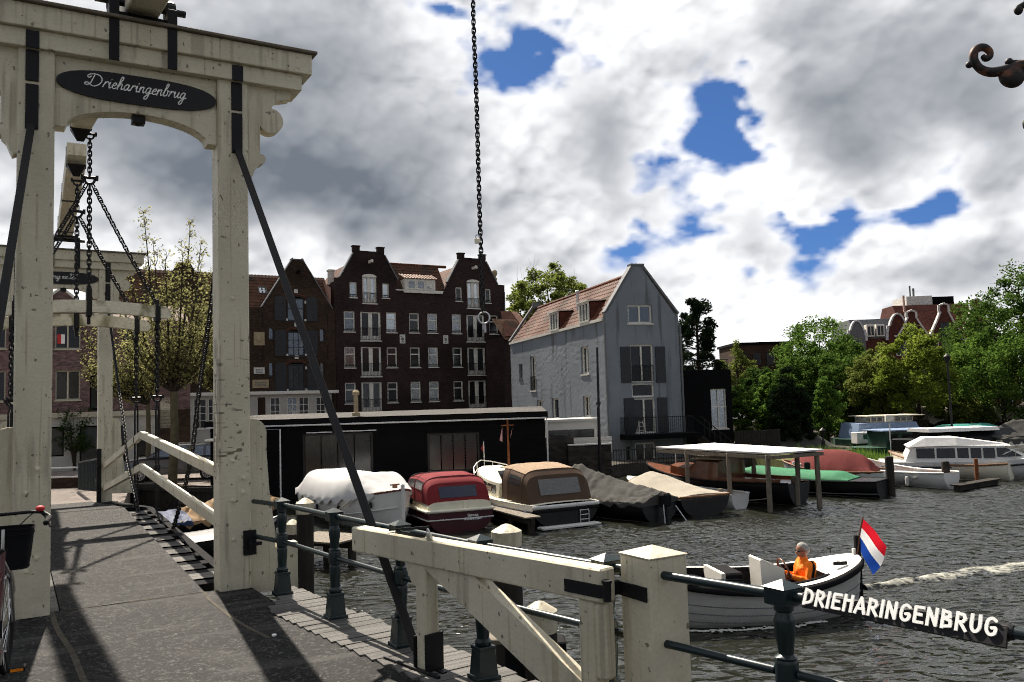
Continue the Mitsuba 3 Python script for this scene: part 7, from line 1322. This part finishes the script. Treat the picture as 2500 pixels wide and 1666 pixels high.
for i in range(11):
    for z in (1.2, 4.2): w = put(fbox(-8.4 + 1.85 * i, -7.3 + 1.85 * i, z, z + 1.6, .09, -.06, .0), 'window', 'frame_white', k, M); put(box(-8.3 + 1.85 * i, -7.4 + 1.85 * i, -.03, -.001, z + .08, z + 1.52), 'pane', 'pane_dark', w, M)

# ------------------------------------------------------------------ lamps and poles
def lamp_post(label, px, ptop, Y, zb, arm=True):
    o = at(px, ptop, Y); k = thing('street_lamp', label, 'street lamp'); put([lathe([(.10, zb), (.10, zb + .5), (.06, zb + .55), (.05, o[2] - .5), (.03, o[2] - .3)], 10, (o[0], o[1], 0))], 'pole', 'black_paint', k, smooth=40)
    put([lathe([(0, o[2] - .36), (.10, o[2] - .34), (.17, o[2] - .05), (.19, o[2] - .03), (.10, o[2] + .06), (.02, o[2] + .12), (0, o[2] + .2)], 10, (o[0], o[1], 0))], 'lantern', 'black_iron', k, smooth=30); return o, k
lamp_post('tall slender black street lamp rising in front of the trees on the right', 2176, 818, 46, .5); lamp_post('small black lamp post beside the slim bright green tree', 1890, 988, 47, .5)
o = at(2043, 962, 43); k = thing('sign_pole', 'thin grey pole carrying a small white square box, on the bank before the houseboats', 'pole'); put(tube([(o[0], o[1], .3), (o[0], o[1], o[2] - .1)], .03, 6), 'pole', 'galvanised', k); put(box(o[0] - .2, o[0] + .2, o[1] - .1, o[1] + .1, o[2] - .18, o[2] + .18, .02), 'box', 'frame_white', k)

# ornate bracket of the lamp on the near quay, top right
k = thing('ornate_lamp', 'rusty black ornamental scrolled lamp bracket at the top right', 'lamp')
E_ = at(2353, 150, 3.0); sx, sz = CRT * 3. / 1900, np.array([0, 0, 1.]) * 3.0 / 1900
def L_(x, y, dy=0.): return E_ + sx * (x - 2353) * 1.0 - sz * (y - 150) + np.array([0, dy, 0])
arm_ = [(2500, 140), (2420, 146), (2353, 150), (2325, 156), (2300, 164), (2270, 167), (2248, 158), (2236, 138), (2238, 118), (2250, 108), (2264, 108), (2274, 118), (2272, 130), (2262, 134), (2256, 126)]
rad = np.interp(np.arange(len(arm_)), [0, 4, 6, 9, 13, 14], [.020, .019, .016, .015, .012, .008])
c = curve([L_(*p) for p in arm_], 6); put(tube(c, np.interp(np.linspace(0, 1, len(c)), np.linspace(0, 1, len(rad)), rad), 10), 'scroll_arm', 'rusty_iron', k, smooth=True)
q = trimesh.creation.icosphere(3, .013); q.apply_translation(L_(2224, 149)); put([q, tube([L_(2224, 149), L_(2242, 152)], .008, 8)], 'ball_end', 'rusty_iron', k, smooth=True)
q = trimesh.creation.icosphere(3, 1.); q.apply_transform(np.diag([.048, .026, .046, 1])); q.apply_translation(L_(2322, 176)); put(q, 'leaf_lobe', 'rusty_iron', k, smooth=True)
q = trimesh.creation.icosphere(2, .014); q.apply_translation(L_(2318, 142)); put([q, tube([L_(2318, 142), L_(2353, 142), L_(2400, 134)], .007, 6)], 'upper_bead', 'rusty_iron', k, smooth=True)
q = trimesh.creation.icosphere(3, 1.); q.apply_transform(np.diag([.032, .022, .034, 1])); q.apply_translation(L_(2360, 292)); put([q, tube(curve([L_(2360, 285), L_(2390, 262), L_(2440, 255), L_(2500, 262)], 6), .014, 8)], 'lower_scroll', 'rusty_iron', k, smooth=True)
q = trimesh.creation.icosphere(3, 1.); q.apply_transform(np.diag([.016, .014, .018, 1])); q.apply_translation(L_(2350, 16)); put([q, tube([L_(2352, 10), L_(2400, -20), L_(2500, -30)], .012, 8)], 'upper_scroll', 'rusty_iron', k, smooth=True)
pb = L_(2500, 140); put([lathe([(.10, 1.6), (.10, 2.2), (.055, 2.3), (.045, 5.9), (0, 5.95)], 14, (pb[0], pb[1], 0))], 'post', 'rusty_iron', k, smooth=40); put([lathe([(.05, 5.95), (.16, 6.4), (.18, 6.42), (.05, 6.6), (0, 6.7)], 8, (pb[0], pb[1], 0))], 'lantern', 'black_iron', k)
scene['rusty_iron'] = {'type': 'twosided', 'bsdf': pr(proc(lambda p, n, uv: mix((.012, .009, .008), (.13, .05, .022), smoothstep(.56, .74, fbm(p.x * 22, p.y * 22, p.z * 22)))), .6, .4)}

# ------------------------------------------------------------------ parked car on the far quay
car = thing('parked_car', 'dark grey estate car with silver roof rails parked on the far quay', 'car')
o = gz(388, 1107, .9); MCr = yaw((o[0], o[1] + .9, .9), 192)
scene['car_paint'] = pr((.022, .026, .034), .22, .6, clearcoat=1., clearcoat_gloss=.95); scene['tyre'] = pr((.012, .012, .012), .9, .2); plain('wheel_rim', (.42, .42, .43), .3, .6, metal=.7, var=0)
wb = 1.32; body = Polygon([(-2.2, .30), (-2.25, .62), (-2.18, .92), (-1.0, 1.0), (1.0, .96), (2.0, .84), (2.22, .68), (2.25, .32)]).buffer(.03)
for x in (-wb, wb): body = body.difference(Point(x, .31).buffer(.37, 12))
b_ = ext(body, -.88, .88); v = b_.vertices; v[:, 1] *= 1 - .10 * np.clip((np.abs(v[:, 0]) - 1.4) / .9, 0, 1) - .05 * np.clip((v[:, 2] - .7) / .3, 0, 1); put(b_, 'body', 'car_paint', car, MCr, smooth=25)
gh_ = hull([(x, e * w, z) for e in (-1, 1) for x, w, z in ((-2.12, .78, .93), (1.15, .80, .95), (-1.85, .66, 1.40), (-1.3, .64, 1.47), (.25, .64, 1.46))]); put(gh_, 'cabin', 'car_paint', car, MCr, smooth=20)
for e in (-1, 1):
    f = lambda x, z: (x, e * (.80 - .155 * (z - .93) / .54 + .012), z)
    for P in ([(-1.95, 1.02), (-1.25, 1.02), (-1.25, 1.40), (-1.75, 1.37)], [(-1.15, 1.02), (-.20, 1.02), (-.20, 1.41), (-1.15, 1.41)], [(-.10, 1.02), (.90, 1.02), (.25, 1.40), (-.10, 1.41)]): put(tri([f(*p) for p in P], [[0, 1, 2], [0, 2, 3]]), 'side_window', 'pane', car, MCr)
    put(tube([(-1.7, e * .60, 1.44), (-1.6, e * .60, 1.52), (.0, e * .60, 1.53), (.15, e * .60, 1.47)], .018, 6), 'roof_rail', 'steel', car, MCr); put(box(.75, .9, min(e * .84, e * 1.0), max(e * .84, e * 1.0), .98, 1.10, .02), 'wing_mirror', 'car_paint', car, MCr)
    for x in (-wb, wb):
        w = lathe([(.0, -.10), (.28, -.10), (.31, -.07), (.31, .07), (.28, .10), (0, .10)], 24); w.apply_transform(mat((x, e * .78, .31), (1, 0, 0), (0, 0, 1), (0, -1, 0))); wk = put(w, 'wheel', 'tyre', car, MCr, smooth=30)
        r = [lathe([(.19, .0), (.21, .0), (.21, .02), (.19, .02)], 24)] + [box(.03, .20, -.012, .012, 0, .02) for _ in range(1)]; sp = [r[0]] + [box(.03, .2, -.012, .012, .0, .02).apply_transform(trimesh.transformations.rotation_matrix(a, (0, 0, 1))) for a in np.arange(0, 6.2, 6.2832 / 12)]
        q = cat_(sp); q.apply_transform(mat((x, e * .885, .31), (1, 0, 0), (0, 0, 1), (0, e * 1., 0))); put(q, 'rim', 'wheel_rim', wk, MCr)
put(tri([(.36, -.60, 1.43), (1.12, -.72, 1.0), (1.12, .72, 1.0), (.36, .60, 1.43)], [[0, 1, 2], [0, 2, 3]]).apply_translation((.02, 0, .015)), 'windscreen', 'pane_bright', car, MCr); put(tri([(-1.88, -.58, 1.38), (-2.14, -.68, 1.0), (-2.14, .68, 1.0), (-1.88, .58, 1.38)], [[0, 1, 2], [0, 2, 3]]).apply_translation((-.015, 0, .01)), 'rear_window', 'pane', car, MCr)
for e in (-1, 1): put(box(2.16, 2.27, min(e * .5, e * .78), max(e * .5, e * .78), .62, .76, .02), 'headlight', 'galvanised', car, MCr); put(box(-2.29, -2.2, min(e * .55, e * .8), max(e * .55, e * .8), .68, .86, .02), 'tail_light', 'notice_red', car, MCr)

# low wall, white rails and iron fence by the far end of the bridge
k = thing('low_wall', 'low dark brick wall with a pale metal rail at the end of the bridge, on the left', 'wall'); a_, b_ = at(70, 1100, 33), at(190, 1100, 33); put(beam(a_ * (1, 1, 0) + (0, 0, 1.05), b_ * (1, 1, 0) + (0, 0, 1.05), .25, .5), 'masonry', 'brick_old', k)
for z in (1.62, 1.98): put(tube([a_ * (1, 1, 0) + (0, -.2, z - .28), b_ * (1, 1, 0) + (0, -.2, z - .28)], .03, 6), 'rail', 'galvanised', k)
k = thing('quay_railing', 'dark green iron railing with upright bars at the far end of the bridge', 'railing'); a_, b_ = at(181, 1100, 31.5), at(238, 1100, 25.5); a_[2] = b_[2] = 0; d_ = b_ - a_; n_ = 17; zz = lambda f: .95 + .45 * f
for i in range(n_): p_ = a_ + d_ * i / (n_ - 1); put(box(p_[0] - .018, p_[0] + .018, p_[1] - .018, p_[1] + .018, zz(i / n_), zz(i / n_) + 1.02), 'bar', 'rail_paint', k)
put(beam(a_ + (0, 0, zz(0) + 1.02), b_ + (0, 0, zz(1) + 1.02), .09, .06), 'top_rail', 'rail_paint', k)

# ------------------------------------------------------------------ bicycle at the left edge
bk = thing('bicycle', 'bicycle leaning at the left edge with a black basket, red bell and orange pedal reflector', 'bicycle')
ha = at(2, 1178, 5.85); MB = mat((ha[0] + .02, ha[1], DZ), (-.42, .907, 0), (-.907, -.42, 0))        # local +x ahead, y to the rider's left
put([tube([(x + .335 * math.cos(q), 0, .345 + .335 * math.sin(q)) for q in np.linspace(0, 6.2832, 37)], .018, 8, cap=False) for x in (.18,)], 'front_tyre', 'tyre', bk, MB, smooth=True); put(tube([(-.95 + .335 * math.cos(q), 0, .345 + .335 * math.sin(q)) for q in np.linspace(0, 6.2832, 37)], .018, 8, cap=False), 'rear_tyre', 'tyre', bk, MB, smooth=True)
for x in (.18, -.95): put([tube([(x, .02 * (-1) ** i, .345), (x + .32 * math.cos(q), 0, .345 + .32 * math.sin(q))], .0015, 4) for i, q in enumerate(np.linspace(0, 6.2832, 29)[:-1])], 'spokes', 'steel', bk, MB, kind='stuff')
put([tube([(-.03, 0, .88), (-.08, 0, .62), (-.42, 0, .29)], .019, 8), tube([(-.46, 0, .30), (-.62, 0, .86)], .017, 8), tube([(-.06, 0, .72), (-.58, 0, .66)], .016, 8), tube([(-.44, .05, .29), (-.95, .06, .345)], .010, 6), tube([(-.44, -.05, .29), (-.95, -.06, .345)], .010, 6), tube([(-.6, .03, .72), (-.95, .06, .345)], .008, 6), tube([(-.6, -.03, .72), (-.95, -.06, .345)], .008, 6)], 'frame', 'bike_red', bk, MB, smooth=True)
put([tube([(-.02, 0, 1.02), (-.03, 0, .82), (.0, .045, .70), (.18, .05, .345)], .012, 8), tube([(-.03, 0, .82), (.0, -.045, .70), (.18, -.05, .345)], .012, 8)], 'fork', 'steel', bk, MB, smooth=True)
put(tube(curve([(-.26, -.28, 1.075), (-.10, -.29, 1.10), (.0, -.20, 1.125), (.03, 0, 1.12), (.0, .20, 1.125), (-.10, .29, 1.10), (-.26, .28, 1.075)], 6), .012, 8), 'handlebar', 'black_iron', bk, MB, smooth=True)
for e in (-1, 1): put(tube([(-.13, e * .29, 1.093), (-.27, e * .28, 1.072)], .018, 10), 'grip', 'tyre', bk, MB, smooth=True); put(tube(curve([(.0, e * .235, 1.115), (-.08, e * .27, 1.075), (-.19, e * .30, 1.035)], 4), .006, 6), 'brake_lever', 'black_iron', bk, MB)
q = trimesh.creation.icosphere(2, .030); q.apply_transform(np.diag([1, 1, .7, 1])); q.apply_translation((-.03, -.225, 1.15)); put(q, 'bell', 'notice_red', bk, MB, smooth=True)
put(curve and tube(curve([(-.02, -.24, 1.10), (.12, -.2, 1.13), (.16, -.05, .98), (.03, 0, .80)], 6), .004, 5), 'brake_cable', 'tyre', bk, MB)
rows = []
for z, s_ in ((.72, .82), (.80, .90), (.96, 1.0), (1.0, 1.02)): rows.append([(.22 + .13 * s_ * np.sign(math.cos(t)) * abs(math.cos(t)) ** .5, .165 * s_ * np.sign(math.sin(t)) * abs(math.sin(t)) ** .5, z) for t in np.linspace(0, 6.2832, 25)])
put([loft(rows), fill(rows[0])] + [tube([r for r in rows[i]], .006, 5, cap=False) for i in (0, 2, 3)], 'basket', 'soft_black', bk, MB)
put([tube([(-.44, -.07, .29), (-.36, -.075, .15)], .010, 6), tube([(-.44, .07, .29), (-.52, .075, .43)], .010, 6), lathe([(.0, -.01), (.085, -.01), (.085, 0), (0, 0)], 20).apply_transform(mat((-.44, -.05, .29), (1, 0, 0), (0, 0, 1), (0, -1, 0)))], 'crank', 'steel', bk, MB)
for x, z, e in ((-.36, .15, -1), (-.52, .43, 1)):
    pe = put(box(x - .045, x + .045, min(e * .08, e * .18), max(e * .08, e * .18), z - .014, z + .014, .003), 'pedal', 'tyre', bk, MB)
    for s_ in (-1, 1): put(box(x + s_ * .046 - .002, x + s_ * .046 + .002, min(e * .095, e * .17), max(e * .095, e * .17), z - .009, z + .009), 'reflector', 'amber', pe, MB)
scene['amber'] = pr((.75, .22, .01), .3, .6); plain('bike_red', (.07, .012, .012), .35, .5, var=.3, fs=9)
put([tube([(-.62, 0, .86), (-.64, 0, .95)], .013, 8), hull([(-.80, y, .985) for y in (-.09, .09)] + [(-.80, y, .95) for y in (-.07, .07)] + [(-.50, 0, .985), (-.50, 0, .955), (-.72, .1, .97), (-.72, -.1, .97)])], 'saddle', 'tyre', bk, MB)
arc_ = [(.18 + .37 * math.cos(q), 0, .345 + .37 * math.sin(q)) for q in np.linspace(.4, 2.9, 16)]; put(tube(arc_, .022, 6), 'mudguard', 'steel', bk, MB, smooth=True); put(tube([(-.95 + .37 * math.cos(q), 0, .345 + .37 * math.sin(q)) for q in np.linspace(.5, 3.4, 16)], .022, 6), 'mudguard', 'steel', bk, MB, smooth=True)
k = thing('bottle_cap', 'white plastic bottle cap lying on the asphalt', 'bottle cap'); o = gz(630, 1462, DZ); put(lathe([(0, 0), (.018, 0), (.019, .004), (.019, .011), (.016, .014), (0, .014)], 18, (o[0], o[1], DZ + .001)), 'cap', 'sign_white', k, smooth=40)
